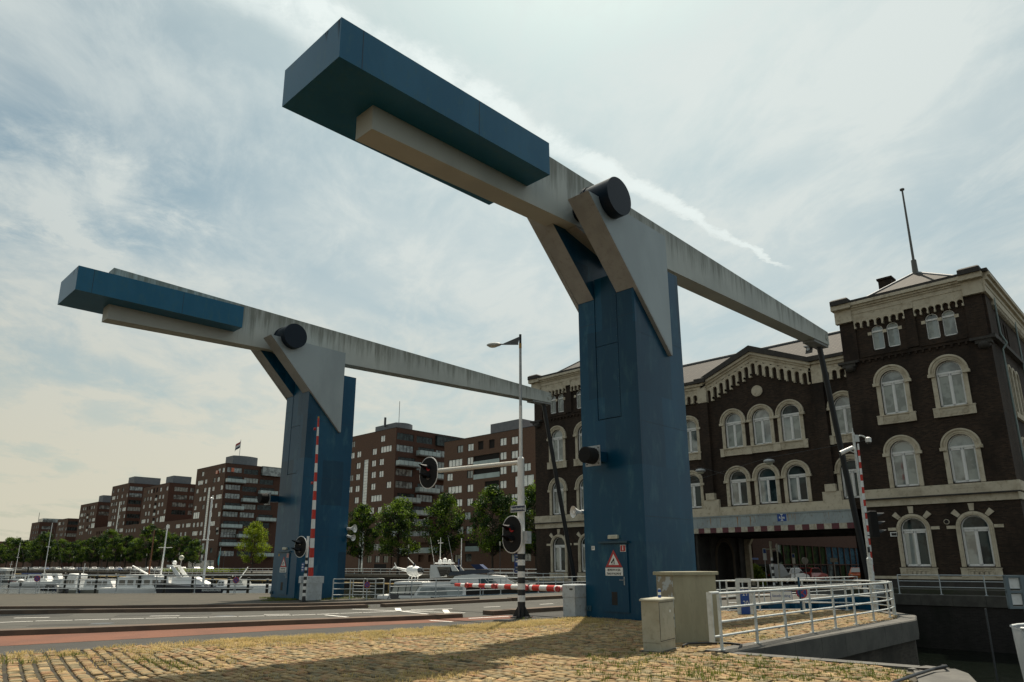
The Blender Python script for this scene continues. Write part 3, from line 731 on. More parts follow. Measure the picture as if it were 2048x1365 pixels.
for x, y, r, n in [(330, 1330, .32, 130), (370, 1336, .3, 120), (300, 1326, .25, 80), (290, 1322, .2, 60), (20, 1326, .22, 60), (60, 1326, .16, 40), (135, 1312, .16, 50), (160, 1310, .12, 30), (90, 1314, .1, 25), (10, 1318, .15, 40), (1160, 1235, .35, 160), (1130, 1240, .5, 120), (1060, 1240, .5, 90), (910, 1318, .1, 25), (715, 1316, .1, 30), (855, 1325, .1, 25), (1205, 1330, .1, 20), (1200, 1305, .12, 25), (1265, 1302, .1, 25), (1540, 1278, .3, 60), (1310, 1312, .2, 40), (1330, 1318, .3, 50), (1410, 1345, .3, 70), (1380, 1350, .25, 60), (1500, 1330, .3, 60)]:
    p = onz(x, y); sp.append((p.x, p.y, r, n))
for _ in range(420):      # weeds in the joints, right foreground
    x = rng.uniform(1150, 1840); y = rng.uniform(1308, 1364); p = onz(x, y); sp.append((p.x, p.y, rng.uniform(.04, .16), int(rng.uniform(5, 18))))
for _ in range(90):
    x = rng.uniform(1450, 1790); y = rng.uniform(1230, 1300); p = onz(x, y); sp.append((p.x, p.y, rng.uniform(.04, .12), int(rng.uniform(4, 12))))
grass('green_grass', sp, GRASS, 'green weeds sprouting from the cobble joints', .05)
# weeds by the foot of the far tower and along the kerbs
sp = []
for _ in range(70):
    u = rng.uniform(17, 22.3); sp.append((u, rng.uniform(31.8, 33.9) if u > 19 else 33.6+rng.uniform(-.3, .3), .2, 25))
for _ in range(60): sp.append((18.9+rng.uniform(-.4, .1), rng.uniform(33.5, 36.4), .15, 22))
for _ in range(70): u = rng.uniform(8, 18); sp.append((u, interp(EK, u)+.5+rng.uniform(0, .2), .1, 8))
grass('verge_weeds', sp, GRASS, 'yellow-green weeds round the foot of the far tower', .06)
# ------------------------------------------------------------------ the two bascule towers with their balance beams
TU0, TV0, TW, TD, ZTOP, ZARM, DV = 18.976, 12.72, 2.413, 2.891, 12.021, 10.749, 21.07
TILT = R(.619)
def tilt(u, z):
    du, dz = u-TU0, z-12.797
    return TU0+du*math.cos(TILT)-dz*math.sin(TILT), 12.797+du*math.sin(TILT)+dz*math.cos(TILT)
def make_tower(o, lab, near):
    t = thing('bridge_tower', lab[0], 'bridge tower', (TU0+TD/2, TV0+TW/2+o, 0))
    v0, v1 = TV0+o, TV0+TW+o; g0, g1 = v0+.72, v1-.72
    mb = MB()
    # body: two cheeks and a recessed middle panel, solid behind
    mb.prism([(TU0+.06, 0), (TU0+TD, 0), (TU0+TD, ZTOP), (TU0+1.3, ZTOP), (TU0+.9, ZARM), (TU0+.06, ZARM)], v0+.015, v1-.015, 'y')
    mb.box(TU0, v0, 0, TU0+.9, g0, ZARM-.004); mb.box(TU0, g1, 0, TU0+.9, v1, ZARM-.004)
    mb.box(TU0, g0, 0, TU0+.3, g1, 6.36)
    mb.box(TU0+.9, v0, 0, TU0+TD+.001, v0+.2, ZTOP+.001); mb.box(TU0+.9, v1-.2, 0, TU0+TD+.001, v1, ZTOP+.001)
    mb.build('body', BLUE, t)
    mb = MB(); mb.box(TU0+.012, g0+.025, 6.40, TU0+.09, g1-.025, 8.96); mb.box(TU0+.012, g0+.025, 8.98, TU0+.09, g1-.025, 11.5); mb.build('recessed_panel', BLUE, t)
    mb = MB()
    for z in np.arange(6.5, 11.4, .3):
        for v in (g0+.05, g1-.05): mb.cyl((TU0+.012, v, z), (TU0-.002, v, z), .014, n=6)
    mb.build('rivets', BLUE_FADE, t)
    mb = MB()
    for z in (9.85,):
        mb.box(TU0-.003, v0+.01, z, TU0+.01, g0-.01, z+.012); mb.box(TU0-.003, g1+.01, z, TU0+.01, v1-.01, z+.012)
    mb.build('plate_seam', BLUE_DK, t)
    mb = MB()
    for z in (3.1, 6.15, 9.2): mb.box(TU0+.02, v0-.003, z, TU0+TD-.02, v0+.01, z+.010)
    mb.build('weld_line', BLUE_DK, t)
    # slanting arms that carry the axle
    for s in (0, 1):
        a0, a1 = (v0-.143, v0+.71) if s == 0 else (v1-.71, v1+.143)
        mb = MB()
        mb.prism([(16.438, 13.33), (16.438+.001, 13.331), (TU0-.004, 13.315), (TU0-.004, ZARM+.01)], a0+.004, a1, 'y', 1, 2) if s == 0 else mb.prism([(16.438, 13.33), (16.439, 13.331), (TU0-.004, 13.315), (TU0-.004, ZARM+.01)], a0, a1-.004, 'y', 1, 2)
        mb.prism([(TU0-.004, 13.31), (TU0+.9, 13.31), (TU0+.9, ZARM+.02), (TU0-.004, ZARM+.02)], *( (a0+.01, a1) if s == 0 else (a0, a1-.01)), 'y', 2)
        mb.build('slanting_arm', [STEEL, STEEL_W, BLUE], t)
        mb = MB()
        p0, p1 = (a0, v0-.002) if s == 0 else (v1+.002, a1)
        mb.prism([(16.438, 13.332), (20.985, 13.30), (20.985, 8.722), (20.90, 8.722)], p0, p1, 'y', 1)
        f_ = p0-.003 if s == 0 else p1+.003
        mb.add([(16.445, f_, 13.328), (20.982, f_, 13.296), (20.982, f_, 8.73)], [(0, 1, 2)], 0)
        mb.build('side_plate', [STEEL, STEEL_W], t)
    mb = MB()
    for s in (0, 1):
        q0, q1 = (12.2+o, v0+.62) if s == 0 else (v1-.62, v1+.10)
        mb.cyl((17.64, q0, 13.46), (17.64, q1, 13.46), .665, .665, 48); i_ = q1 if s == 0 else q0; sg = 1 if s == 0 else -1
        mb.cyl((17.64, i_-.1*sg, 13.46), (17.64, i_+.01*sg, 13.46), .70, .70, 48); mb.cyl((17.64, i_, 13.46), (17.64, i_+.7*sg, 13.46), .3, .3, 24)
    mb.build('axle_drum', NAVY, t)
    # door with warning triangle and plate
    dv0, dv1 = 13.42+o, 14.42+o
    mb = MB(); mb.box(TU0-.045, dv0, .21, TU0, dv1, 2.27); d = mb.build('door', BLUE, t)
    mb = MB(); mb.box(TU0-.13, dv0-.07, 2.30, TU0, dv1+.07, 2.36); mb.build('door_hood', BLUE_FADE, d)
    mb = MB()
    for k in range(8): mb.box(TU0-.052, 13.86+o, .42+k*.048, TU0-.045, 14.06+o, .44+k*.048)
    mb.box(TU0-.048, 13.85+o, .41, TU0-.0445, 14.07+o, .81); mb.build('vent', INK, d)
    mb = MB(); mb.box(TU0-.06, 13.545+o, 1.02, TU0-.045, 13.575+o, 1.27); mb.box(TU0-.1, 13.56+o, 1.165, TU0-.085, 13.72+o, 1.18); mb.box(TU0-.1, 13.553+o, 1.165, TU0-.045, 13.568+o, 1.18); mb.build('handle', GALV, d)
    x = TU0-.047
    mb = MB(); mb.prism([(13.62+o, 1.56), (14.26+o, 1.56), (13.94+o, 2.10)], x-.006, x, 'x'); tr = mb.build('warning_triangle', SIGNRED, d)
    mb = MB(); mb.prism([(13.74+o, 1.63), (14.14+o, 1.63), (13.94+o, 1.965)], x-.010, x-.0062, 'x'); mb.build('triangle_field', SIGNWHITE, tr)
    mb = MB()
    mb.prism([(13.905+o, 1.645), (13.935+o, 1.645), (13.935+o, 1.80), (13.91+o, 1.84), (13.915+o, 1.80)], x-.013, x-.0102, 'x')
    mb.prism([(13.915+o, 1.78), (13.93+o, 1.84), (14.03+o, 1.72), (14.01+o, 1.70)], x-.013, x-.0102, 'x')
    mb.box(x-.013, 13.985+o, 1.68, x-.0102, 14.04+o, 1.73); mb.box(x-.013, 13.95+o, 1.645, x-.0102, 14.02+o, 1.655)
    mb.build('triangle_symbol', INK, tr)
    mb = MB(); mb.box(x-.006, 13.60+o, 1.30, x, 14.28+o, 1.545); mb.build('warning_plate', SIGNWHITE, d)
    put_text('BIJ SNEEUW OF IJZEL', .088, INK, (x-.008, 13.94+o, 1.475), (-1, 0, 0), t, sx=.62, bold=.012)
    put_text("'KANS OP VALLEND IJS'", .088, INK, (x-.008, 13.94+o, 1.36), (-1, 0, 0), t, sx=.60, bold=.012)
    mb = MB(); mb.box(x-.006, 13.46+o, 2.03, x, 13.67+o, 2.24); mb.build('number_plate', SIGNWHITE, d)
    mb = MB(); mb.box(x-.008, 13.472+o, 2.042, x-.0062, 13.658+o, 2.228); mb.build('number_field', SIGNRED, d)
    put_text('1', .19, SIGNWHITE, (x-.010, 13.565+o, 2.135), (-1, 0, 0), t, bold=.03)
    mb = MB(); mb.obox((TU0-.05, 13.92+o, 2.44), .10, .38, .12, 0, 0, .02); mb.build('door_lamp', LAMPW, t)
    if near:
        mb = MB(); mb.box(TU0-.006, 14.72, 2.10, TU0, 14.85, 2.23); mb.build('house_number', SIGNWHITE, t)
        put_text('21', .11, INK, (TU0-.009, 14.785, 2.165), (-1, 0, 0), t, sx=.8)
    else:
        mb = MB(); mb.box(x-.006, 14.42+o, 2.12, x, 14.54+o, 2.24); mb.build('yellow_sticker', YEL, d)
    mb = MB(); mb.cyl((TU0, v1-.1, .28), (TU0-.09, v1-.1, .28), .05, n=8); mb.box(TU0-.05, v1-.22, .2, TU0, v1-.04, .36); mb.build('bracket', BLUE_FADE, t)
    # lantern for ships: arm with square plate and black hooded cylinder
    hv = 14.38+o if near else 15.75+o
    return t
tA = make_tower(0, ['near blue bridge tower with a faded blue side, standing on the cobbles'], True)
tB = make_tower(DV, ['far blue bridge tower across the road, smaller in view, behind the raised barrier'], False)

_rm = []
def mmat_rust():
    if not _rm: _rm.append(mmat('dark_rust', (.05, .035, .035), .8))
    return _rm[0]
def make_beam(o, lab_beam):
    t = thing('balance_beam', lab_beam, 'balance beam', (TU0, TV0+TW/2+o, 13.5))
    a, b = 13.969+o, 14.73+o
    mb = MB()
    pts = [(9.075, 12.797), (40.342, 13.53), (40.342, 14.309), (9.075, 15.329)]
    mb.prism([tilt(*p) for p in pts], a, b, 'y'); mb.build('beam', BEAM, t)
    mb = MB(); pts = [(17.5, 12.97), (20.7, 13.06), (20.0, 12.36)]
    mb.prism([tilt(*p) for p in pts], a+.01, b-.01, 'y'); mb.build('keel', STEEL_W, t)
    mb = MB(); c = [7.416, 15.051, 13.509, 14.637]
    mb.prism([tilt(c[0], c[2]), tilt(c[1], c[2]), tilt(c[1], c[3]), tilt(c[0], c[3])], 12.987+o, 15.742+o, 'y'); mb.build('counterweight', CWBLUE, t)
    mb = MB()
    for s in (8.05, 12.0):
        mb.prism([tilt(s, 13.515), tilt(s+.02, 13.515), tilt(s+.02, 14.63), tilt(s, 14.63)], 12.983+o, 12.987+o, 'y')
    mb.build('seam', BLUE_DK, t)
    mb = MB()
    for (v_, w2, h2) in ((13.05, .03, .62), (13.10, .02, .45), (13.17, .015, .2), (13.62, .03, .34), (13.70, .02, .24), (13.58, .015, .18)):
        P_ = [tilt(7.416, 14.62), tilt(7.416, 14.62-h2)]; x_ = P_[0][0]-.004; mb.add([(x_, v_+o, P_[0][1]), (x_, v_+w2+o, P_[0][1]), (x_+.003, v_+w2*.5+o, P_[1][1])], [(0, 1, 2)])
    mb.build('rust_streaks', mmat_rust(), t)
    mb = MB()
    pu, pz = tilt(40.0, 13.92)
    mb.cyl((pu, a-.04, pz), (pu, b+.04, pz), .17, n=20); mb.cyl((pu, a-.07, pz), (pu, b+.07, pz), .08, n=12); mb.build('pivot_cap', BEAM, t)
    mb = MB(); pts = [(38.3, 13.35), (40.342, 13.40), (40.342, 13.535), (38.3, 13.50)]
    mb.prism([tilt(*p) for p in pts], a+.06, b-.06, 'y'); mb.build('tip_housing', STEEL_W, t)
    mb = MB()
    mb.cyl((pu-.25, (a+b)/2, pz-.2), (43.2, (a+b)/2, .05), .155, .165, 14)
    mb.build('pull_rod', BLACKP, t)
    return t
make_beam(0, 'long white balance beam on the near tower with a big blue counterweight, streaked with grime')
make_beam(DV, 'smaller-looking white balance beam on the far tower with a blue counterweight at left')

def ship_lantern(u, v, z, lab, out=.0):
    t = thing('signal_lantern', lab, 'signal lamp', (TU0, v, z), 0, 'ship signal lanterns on the towers')
    mb = MB(); mb.box(TU0-.55, v-.16, z-.16, TU0, v+.16, z+.16); mb.build('bracket_arm', BLUE, t)
    mb = MB(); mb.box(TU0-.585, v-.30, z-.33, TU0-.551, v+.30, z+.33); pl = mb.build('square_plate', GALV, t)
    mb = MB()
    for a in (-.24, .24):
        for b in (-.26, .26): mb.cyl((TU0-.60, v+a, z+b), (TU0-.585, v+a, z+b), .025, n=8)
    mb.build('bolts', DGREY, pl)
    mb = MB(); mb.cyl((TU0-.585, v, z), (TU0-1.0, v, z+.0), .27, .265, 24); mb.cyl((TU0-1.0, v, z), (TU0-1.03, v, z), .265, .23, 24); mb.build('hooded_lamp', FOAM, t)
ship_lantern(0, 14.24, 5.08, 'black hooded cylinder on a square grey plate, on the front of the near tower')
ship_lantern(0, 36.35, 5.12, 'black hooded cylinder jutting left from the front of the far tower')

def horn(name, p, dirv, lab, rr=.20, L=.32):
    p = Vector(p); d = Vector(dirv).normalized()
    t = thing(name, lab, 'loudspeaker', tuple(p), 0, 'horn loudspeakers on the towers')
    mb = MB(); n = 6
    for k in range(n):
        a, b = k/n, (k+1)/n
        mb.cyl(p+d*L*a, p+d*L*b, .05+(rr-.05)*a**1.8, .05+(rr-.05)*b**1.8, 20, caps=False)
    mb.cyl(p+d*L*.2, p+d*L*.9, .035, .055, 10); mb.build('horn_bell', WHITE, t)
    mb = MB(); mb.cyl(p-d*.16, p, .075, .08, 12); mb.cyl(p-d*.1, p-d*.1+Vector((0, -.28, 0)), .02, n=8); mb.build('driver', GALV, t)
horn('horn_speaker', (TU0+.1, 15.33, 3.36), (-1, .35, .0), 'cream horn loudspeaker on the left edge of the near tower')
q = onv(697, 1058, 33.7); horn('horn_speaker', (21.9, 33.62, q.z), (.45, -1, .05), 'white horn loudspeaker high on the right edge of the far tower', .22)
q = onv(697, 1072, 33.7); horn('horn_speaker', (21.9, 33.62, q.z-.05), (.2, -1, -.2), 'second white horn just below the first on the far tower', .17)

# ------------------------------------------------------------------ barriers
def stripes(mb, p0, p1, r0, r1, n, mats=(0, 1), flip=0, seg=12):
    p0, p1 = Vector(p0), Vector(p1)
    for k in range(n):
        a, b = k/n, (k+1)/n
        mb.cyl(p0.lerp(p1, a), p0.lerp(p1, b), r0+(r1-r0)*a, r0+(r1-r0)*b, seg, mats[(k+flip) % 2])
def barrier_box(name_thing, c, sx, sy, h, lab, legend=False, notch=False):
    t = thing('barrier', lab, 'road barrier', c)
    return t
t = thing('road_barrier', 'lowered red and white barrier arm with grey drive box beside the near tower', 'barrier', (18.75, 15.33, 0))
mb = MB(); mb.obox((18.78, 15.42, 0), .68, .50, .62, 0, 0, .0); mb.obox((18.78, 15.42, .625), .70, .53, .40, 0, 0, .03); bx = mb.build('drive_box', LTGREY, t)
mb = MB(); mb.box(18.425, 15.25, .85, 18.43, 15.38, .90); mb.build('sticker', INK, bx)
P0 = Vector((18.85, 15.65, .86)); P1 = onu(911, 1170, 18.85)
mb = MB(); Lb = (P1-P0).length; nst = 17
stripes(mb, P0, P1, .115, .062, nst); arm = mb.build('barrier_arm', [RED, WHITE], t)
for k, s in enumerate((.08, .33, .60, .86)):
    c = P0.lerp(P1, s); mb = MB(); mb.cyl(c+Vector((-.12, 0, 0)), c+Vector((-.19, 0, 0)), .10, .09, 16); mb.build('warning_lamp', SIGNRED, arm)
mb = MB(); c = P0.lerp(P1, .33); mb.cyl(c+Vector((0, -.06, 0)), c+Vector((0, .0, 0)), .13, .13, 14); mb.build('clamp', DGREY, arm)

t = thing('road_barrier', 'raised red and white barrier arm standing upright in front of the far tower', 'barrier', (18.6, 31.9, 0))
c0 = onz(620, 1200.5)
cu, cv = c0.x, c0.y
mb = MB(); mb.obox((cu, cv, 0), .75, .95, .80, R(-8)); mb.obox((cu, cv+.36, .802), .80, .30, .33, R(-8), 0, .02); mb.obox((cu, cv-.30, .802), .80, .38, .33, R(-8), 0, .02); bx = mb.build('drive_box', LTGREY, t)
mb = MB(); mb.obox((cu-.05, cv+.05, .802), .5, .32, .22, R(-8)); mb.build('pivot_block', DGREY, t)
q0 = onv(621, 1155, cv+.06); q1 = onv(637, 837, cv+.06)
mb = MB(); stripes(mb, q0, q1, .13, .045, 17, (0, 1)); mb.cyl(q1, q1+(q1-q0)*.012, .045, .04, 10, 2); arm = mb.build('barrier_arm', [RED, WHITE, YEL], t)
for k, s in enumerate((.18, .58, .93)):
    c = q0.lerp(q1, s); mb = MB(); mb.cyl(c+Vector((-.06, .10, 0)), c+Vector((-.16, .14, 0)), .075, .07, 14); mb.build('warning_lamp', REDLAMP if s > .9 else SIGNRED, arm)

t = thing('raised_barrier', 'thin raised red and white barrier arm beside the camera mast, against the gatehouse', 'barrier', (45.5, 15.2, 0))
q0 = onu(1746, 1170, 45.5); q1 = onu(1716, 888, 45.5)
mb = MB(); stripes(mb, q0, q1, .14, .05, 22); mb.build('barrier_arm', [RED, WHITE], t)
mb = MB(); mb.obox((45.5, q0.y, 0), .7, .9, q0.z, 0, 0, .03); mb.build('drive_box', LTGREY, t)

# ------------------------------------------------------------------ signal heads on oval backboards
def signal_head(t, c, face, hh=.58, ww=.34, lit=0, visor=.42):
    """c centre, face = direction it faces (horizontal)"""
    f = Vector(face).normalized(); s = f.cross(Vector((0, 0, 1))).normalized(); c = Vector(c); z = Vector((0, 0, 1))
    def oval(h, wd, n=32):
        out = []
        for i in range(n):
            a = 2*math.pi*i/n; st = (h-wd)
            y = wd*math.sin(a)+(st if math.sin(a) > 0 else -st); out.append(s*(wd*math.cos(a))+z*y)
        return out
    def plate(mb, h, wd, d0, d1):
        o = oval(h, wd); n = len(o)
        mb.add([c+p+f*d0 for p in o]+[c+p+f*d1 for p in o], [(i, (i+1) % n, n+(i+1) % n, n+i) for i in range(n)]+[tuple(range(n)), tuple(range(n, 2*n))])
    mb = MB(); plate(mb, hh, ww, -.02, .0); b = mb.build('backboard_rim', WHITE, t)
    mb = MB(); plate(mb, hh-.03, ww-.03, .002, .012); mb.build('backboard', FOAM, t)
    mb = MB(); P = c; mb.add([P+s*a+z*b_+f*d for d in (-.2, -.021) for b_ in (-.33, .33) for a in (-.15, .15)], [(0, 1, 3, 2), (4, 5, 7, 6), (0, 1, 5, 4), (2, 3, 7, 6), (0, 2, 6, 4), (1, 3, 7, 5)]); mb.build('lamp_case', FOAM, t)
    for k, dz in enumerate((.17, -.17)):
        q = c+z*dz
        mb = MB(); mb.cyl(q+f*.012, q+f*.03, .105, .10, 20); mb.build('lamp', REDLAMP if k == 0 and lit else LENS, t)
        mb = MB(); n = 16
        for i in range(n):
            a0, a1 = math.pi*(-.12)+math.pi*1.24*i/n, math.pi*(-.12)+math.pi*1.24*(i+1)/n
            def pt(a, d, r=.125): return q+s*(r*math.cos(a))+z*(r*math.sin(a))+f*d
            l0 = visor*(.35+.65*max(0, math.sin(a0))); l1 = visor*(.35+.65*max(0, math.sin(a1)))
            mb.add([pt(a0, .012), pt(a1, .012), pt(a1, l1), pt(a0, l0)], [(0, 1, 2, 3)], 0, True)
            mb.add([pt(a0, .012, .118), pt(a1, .012, .118), pt(a1, l1, .118), pt(a0, l0, .118)], [(3, 2, 1, 0)], 0, True)
        mb.build('visor', BLACKP, t)

LX, LY = 17.5, 16.64
t = thing('signal_mast', 'tall white lamp mast with striped foot, street lamp, road sign and two oval signal heads', 'lamp mast', (LX, LY, 0))
mb = MB(); mb.cyl((LX, LY, 0), (LX, LY, .03), .19, n=16)
zs_ = [.03, .48, .68, .86, 1.05, 1.24, 1.43, 1.62, 1.80, 1.99]
for i in range(len(zs_)-1): mb.cyl((LX, LY, zs_[i]), (LX, LY, zs_[i+1]), .125, .125, 20, i % 2)
mb.cyl((LX, LY, 1.99), (LX, LY, 5.15), .125, .115, 20, 1); mb.cyl((LX, LY, 5.15), (LX, LY, 5.22), .115, .06, 20, 1)
mb.cyl((LX, LY, 5.22), (LX, LY, 7.0), .062, .056, 14, 1); mb.cyl((LX, LY, 7.0), (LX, LY, 9.1), .052, .045, 14, 3)
mb.cyl((LX, LY, 9.1), (LX, LY, 9.28), .05, .05, 14, 2); mb.cyl((LX, LY, 9.28), (LX, LY, 9.62), .045, .045, 14, 0)
mb.build('pole', [BLACKP, WHITE, YEL, GALV], t)
mb = MB()
for k in range(4):
    a = k*math.pi/2+.5; dx, dy = math.cos(a), math.sin(a); px, py = -dy*.008, dx*.008
    mb.add([(LX+dx*.12+px, LY+dy*.12+py, .35), (LX+dx*.12-px, LY+dy*.12-py, .35), (LX+dx*.30-px, LY+dy*.30-py, .02), (LX+dx*.30+px, LY+dy*.30+py, .02), (LX+dx*.12+px, LY+dy*.12+py, .0), (LX+dx*.12-px, LY+dy*.12-py, .0)], [(0, 1, 2, 3), (0, 3, 4), (1, 5, 2), (3, 2, 5, 4)])
    mb.cyl((LX+dx*.27+dy*.08, LY+dy*.27-dx*.08, 0), (LX+dx*.27+dy*.08, LY+dy*.27-dx*.08, .09), .02, n=8)
mb.obox((LX, LY, 0), .6, .6, .022, .5); mb.build('foot', BLACKP, t)
mb = MB(); a_ = Vector((LX, LY, 5.02)); b_ = onu(878, 942, LX); mb.cyl(a_, b_, .075, .085, 16); mb.cyl(a_+Vector((0, 0, -.05)), a_+Vector((0, .1, -.05)), .1, n=12); mb.build('cross_arm', mmat('arm_paint', (.62, .60, .54), .5, c2=(.25, .17, .10), ns=7, nlo=.55, nhi=.8), t)
signal_head(t, onu(857, 946, LX), (-1, -.04, 0), .62, .53, 1, .5)
hc = onu(1024, 1069, LX-.18); signal_head(t, hc, (-1, -.0, 0), .62, .45, 1, .5)
mb = MB(); mb.cyl(hc+Vector((.02, -.05, .2)), (LX, LY, hc.z+.2), .03, n=8); mb.cyl(hc+Vector((.02, -.05, -.2)), (LX, LY, hc.z-.2), .03, n=8); mb.build('head_bracket', BLACKP, t)
p = onu(1051, 1076, LX+.02); mb = MB(); mb.obox((p.x+.02, LY-.24, p.z-.19), .22, .16, .40); mb.build('switch_box', LTGREY, t)
zsn = onu(1036, 1018, LX-.13).z
sn = MB(); sn.obox((LX-.14, LY+.0, zsn-.11), .018, .68, .22); so = sn.build('street_sign', SIGNWHITE, t)
sn = MB(); sn.obox((LX-.152, LY+.0, zsn-.092), .006, .64, .184); sn.build('sign_field', NAVYSIGN, so)
put_text('Binnenhavenbrug', .125, SIGNWHITE, (LX-.158, LY, zsn), (-1, 0, 0), t, sx=.72, bold=.01)
p = onu(1033, 1127, LX-.12); sn = MB(); sn.obox((LX-.02, LY+.19, p.z-.30), .26, .012, .60, R(12)); sn.build('blue_plate', SIGNBLUE, t)
for k in range(5):
    if k == 2: continue
    put_text(['HET', 'VAN', '', 'NU', 'OP'][k] if 0 else 'III', .09, SIGNWHITE, (LX-.03, LY+.182, p.z+.24-k*.12), (math.sin(R(12)), -math.cos(R(12)), 0), t, sx=.9) if 0 else None
mb = MB()
for k in range(6):
    if k == 3: continue
    mb.obox((LX-.02+.0, LY+.1815, p.z+.22-k*.095), .17, .003, .05, R(12))
mb.build('plate_writing', SIGNWHITE, t)
# street lamp bracket and luminaire
L1 = onu(1036, 689, LX); L2 = onu(1002, 689, LX); L3 = onu(974, 691, LX)
mb = MB(); mb.cyl(L1, L2, .025, n=8); 
e0 = Vector((LX, LY, 9.55)); mb.add([e0+Vector((-.006, .03, 0)), L1+Vector((-.006, 0, 0)), L2+Vector((-.006, -.12, 0)), e0+Vector((.006, .03, 0)), L1+Vector((.006, 0, 0)), L2+Vector((.006, -.12, 0))], [(0, 1, 2), (3, 5, 4), (0, 2, 5, 3), (1, 4, 5, 2), (0, 3, 4, 1)])
mb.build('lamp_bracket', DGREY, t)
mb = MB(); cc = (L2+L3)/2; dL = (L3-L2); ln_ = dL.length/2*1.02
mb.sphere((0, 0, 0), .12, ln_, .085, 16, 10); ang = math.atan2(dL.z, dL.y)
mb.xf(Matrix.Translation(cc) @ Matrix.Rotation(ang, 4, 'X')); mb.build('street_lamp', mmat('lamp_grey', (.34, .36, .34), .5), t)
mb = MB(); mb.sphere((0, 0, 0), .085, ln_*.6, .06, 14, 8); mb.xf(Matrix.Translation(cc+Vector((0, .05, -.045))) @ Matrix.Rotation(ang, 4, 'X')); mb.build('lamp_bowl', LAMPW, t)

# small striped signal post in front of the far tower
p = onz(607, 1204); t = thing('signal_post', 'striped black and white post with an oval signal head at the far tower', 'signal post', tuple(p))
top = zy(1073, p.x, p.y); mb = MB(); mb.cyl(p, p+Vector((0, 0, .25)), .10, .075, 14, 0)
n = 13
for k in range(n):
    z0 = .25+(2.15-.25)*k/n; z1 = .25+(2.15-.25)*(k+1)/n
    mb.cyl((p.x, p.y, z0), (p.x, p.y, z1), .075 if z0 < 1.2 else .06, None, 14, (k+1) % 2)
mb.cyl((p.x, p.y, 2.15), (p.x, p.y, top), .06, .06, 14, 1); mb.obox((p.x, p.y, 0), .3, .3, .03); mb.build('pole', [BLACKP, WHITE], t)
signal_head(t, (p.x-.25, p.y+.22, zy(1094, p.x, p.y)), (-1, -.09, 0), .50, .48, 0, .5)
mb = MB(); zc_ = zy(1094, p.x, p.y); mb.cyl((p.x, p.y, zc_+.2), (p.x-.22, p.y+.2, zc_+.2), .03, n=8); mb.cyl((p.x, p.y, zc_-.2), (p.x-.22, p.y+.2, zc_-.2), .03, n=8); mb.build('head_bracket', BLACKP, t)
z_ = zy(1135, p.x, p.y); mb = MB(); mb.obox((p.x-.1, p.y+.12, z_-.2), .014, .22, .40); mb.build('blue_plate', SIGNBLUE, t)
mb = MB()
for k in range(3): mb.obox((p.x-.11, p.y+.12, z_+.10-k*.12), .004, .15, .05)
mb.build('plate_writing', SIGNWHITE, t)

# ------------------------------------------------------------------ cabinets, can, pipe
t = thing('utility_cabinet', 'low beige two-door cabinet on a plinth in front of the tall cabinet', 'cabinet', (12.95, 8.55, 0))
_pc, _pr, _pl = onz(1322, 1305.5), onz(1359, 1295), onz(1299, 1302); _d = (_pr-_pc); CL = min(.85, _d.length); RZC = math.atan2(_d.y, _d.x); CW = .36
CCX = _pc.x+math.cos(RZC)*CL/2-math.sin(RZC)*CW/2; CCY = _pc.y+math.sin(RZC)*CL/2+math.cos(RZC)*CW/2
ang = math.atan2(8.59-8.08, 13.86-12.36)
mb = MB(); mb.obox((CCX, CCY, 0), CL-.01, CW-.01, .16, RZC, 0); cpl = mb.build('plinth', BEIGE2, t)
def cab_local(cx, cy, rz, parts, parent):
    pass
rz = RZC
mb = MB(); mb.obox((CCX, CCY, .165), CL, CW, .76, rz); body = mb.build('cabinet_body', BEIGE2, t)
mb = MB(); mb.obox((CCX, CCY, .93), CL+.05, CW+.05, .05, rz, 0, .02); mb.build('lid', BEIGE2, t)
ca, sa = math.cos(rz), math.sin(rz)
def LP(x, y): return (CCX+x*ca-y*sa, CCY+x*sa+y*ca)
mb = MB()
a = LP(-CL/2+.02, -CW/2-.002); mb.obox((a[0], a[1], .19), .010, .006, .72, rz); a = LP(0, -CW/2-.002); mb.obox((a[0], a[1], .19), CL-.04, .005, .010, rz); mb.obox((a[0], a[1], .90), CL-.04, .005, .008, rz); a = LP(CL/2-.03, -CW/2-.004); mb.obox((a[0], a[1], .55), .012, .01, .05, rz)
mb.build('door_gap', INK, t)
mb = MB(); a = LP(CL*.22, -CW/2-.004); mb.obox((a[0], a[1], .70), .07, .004, .05, rz); mb.build('sticker', SIGNWHITE, body)
mb = MB(); mb.obox((CCX, CCY, -.01), CL+.12, CW+.12, .022, rz); mb.build('footing', BLUESTONE, t)
t = thing('utility_cabinet', 'tall beige cabinet with flat lid and peeling narrow side, beside the white railing', 'cabinet', (14.8, 8.75, 0))
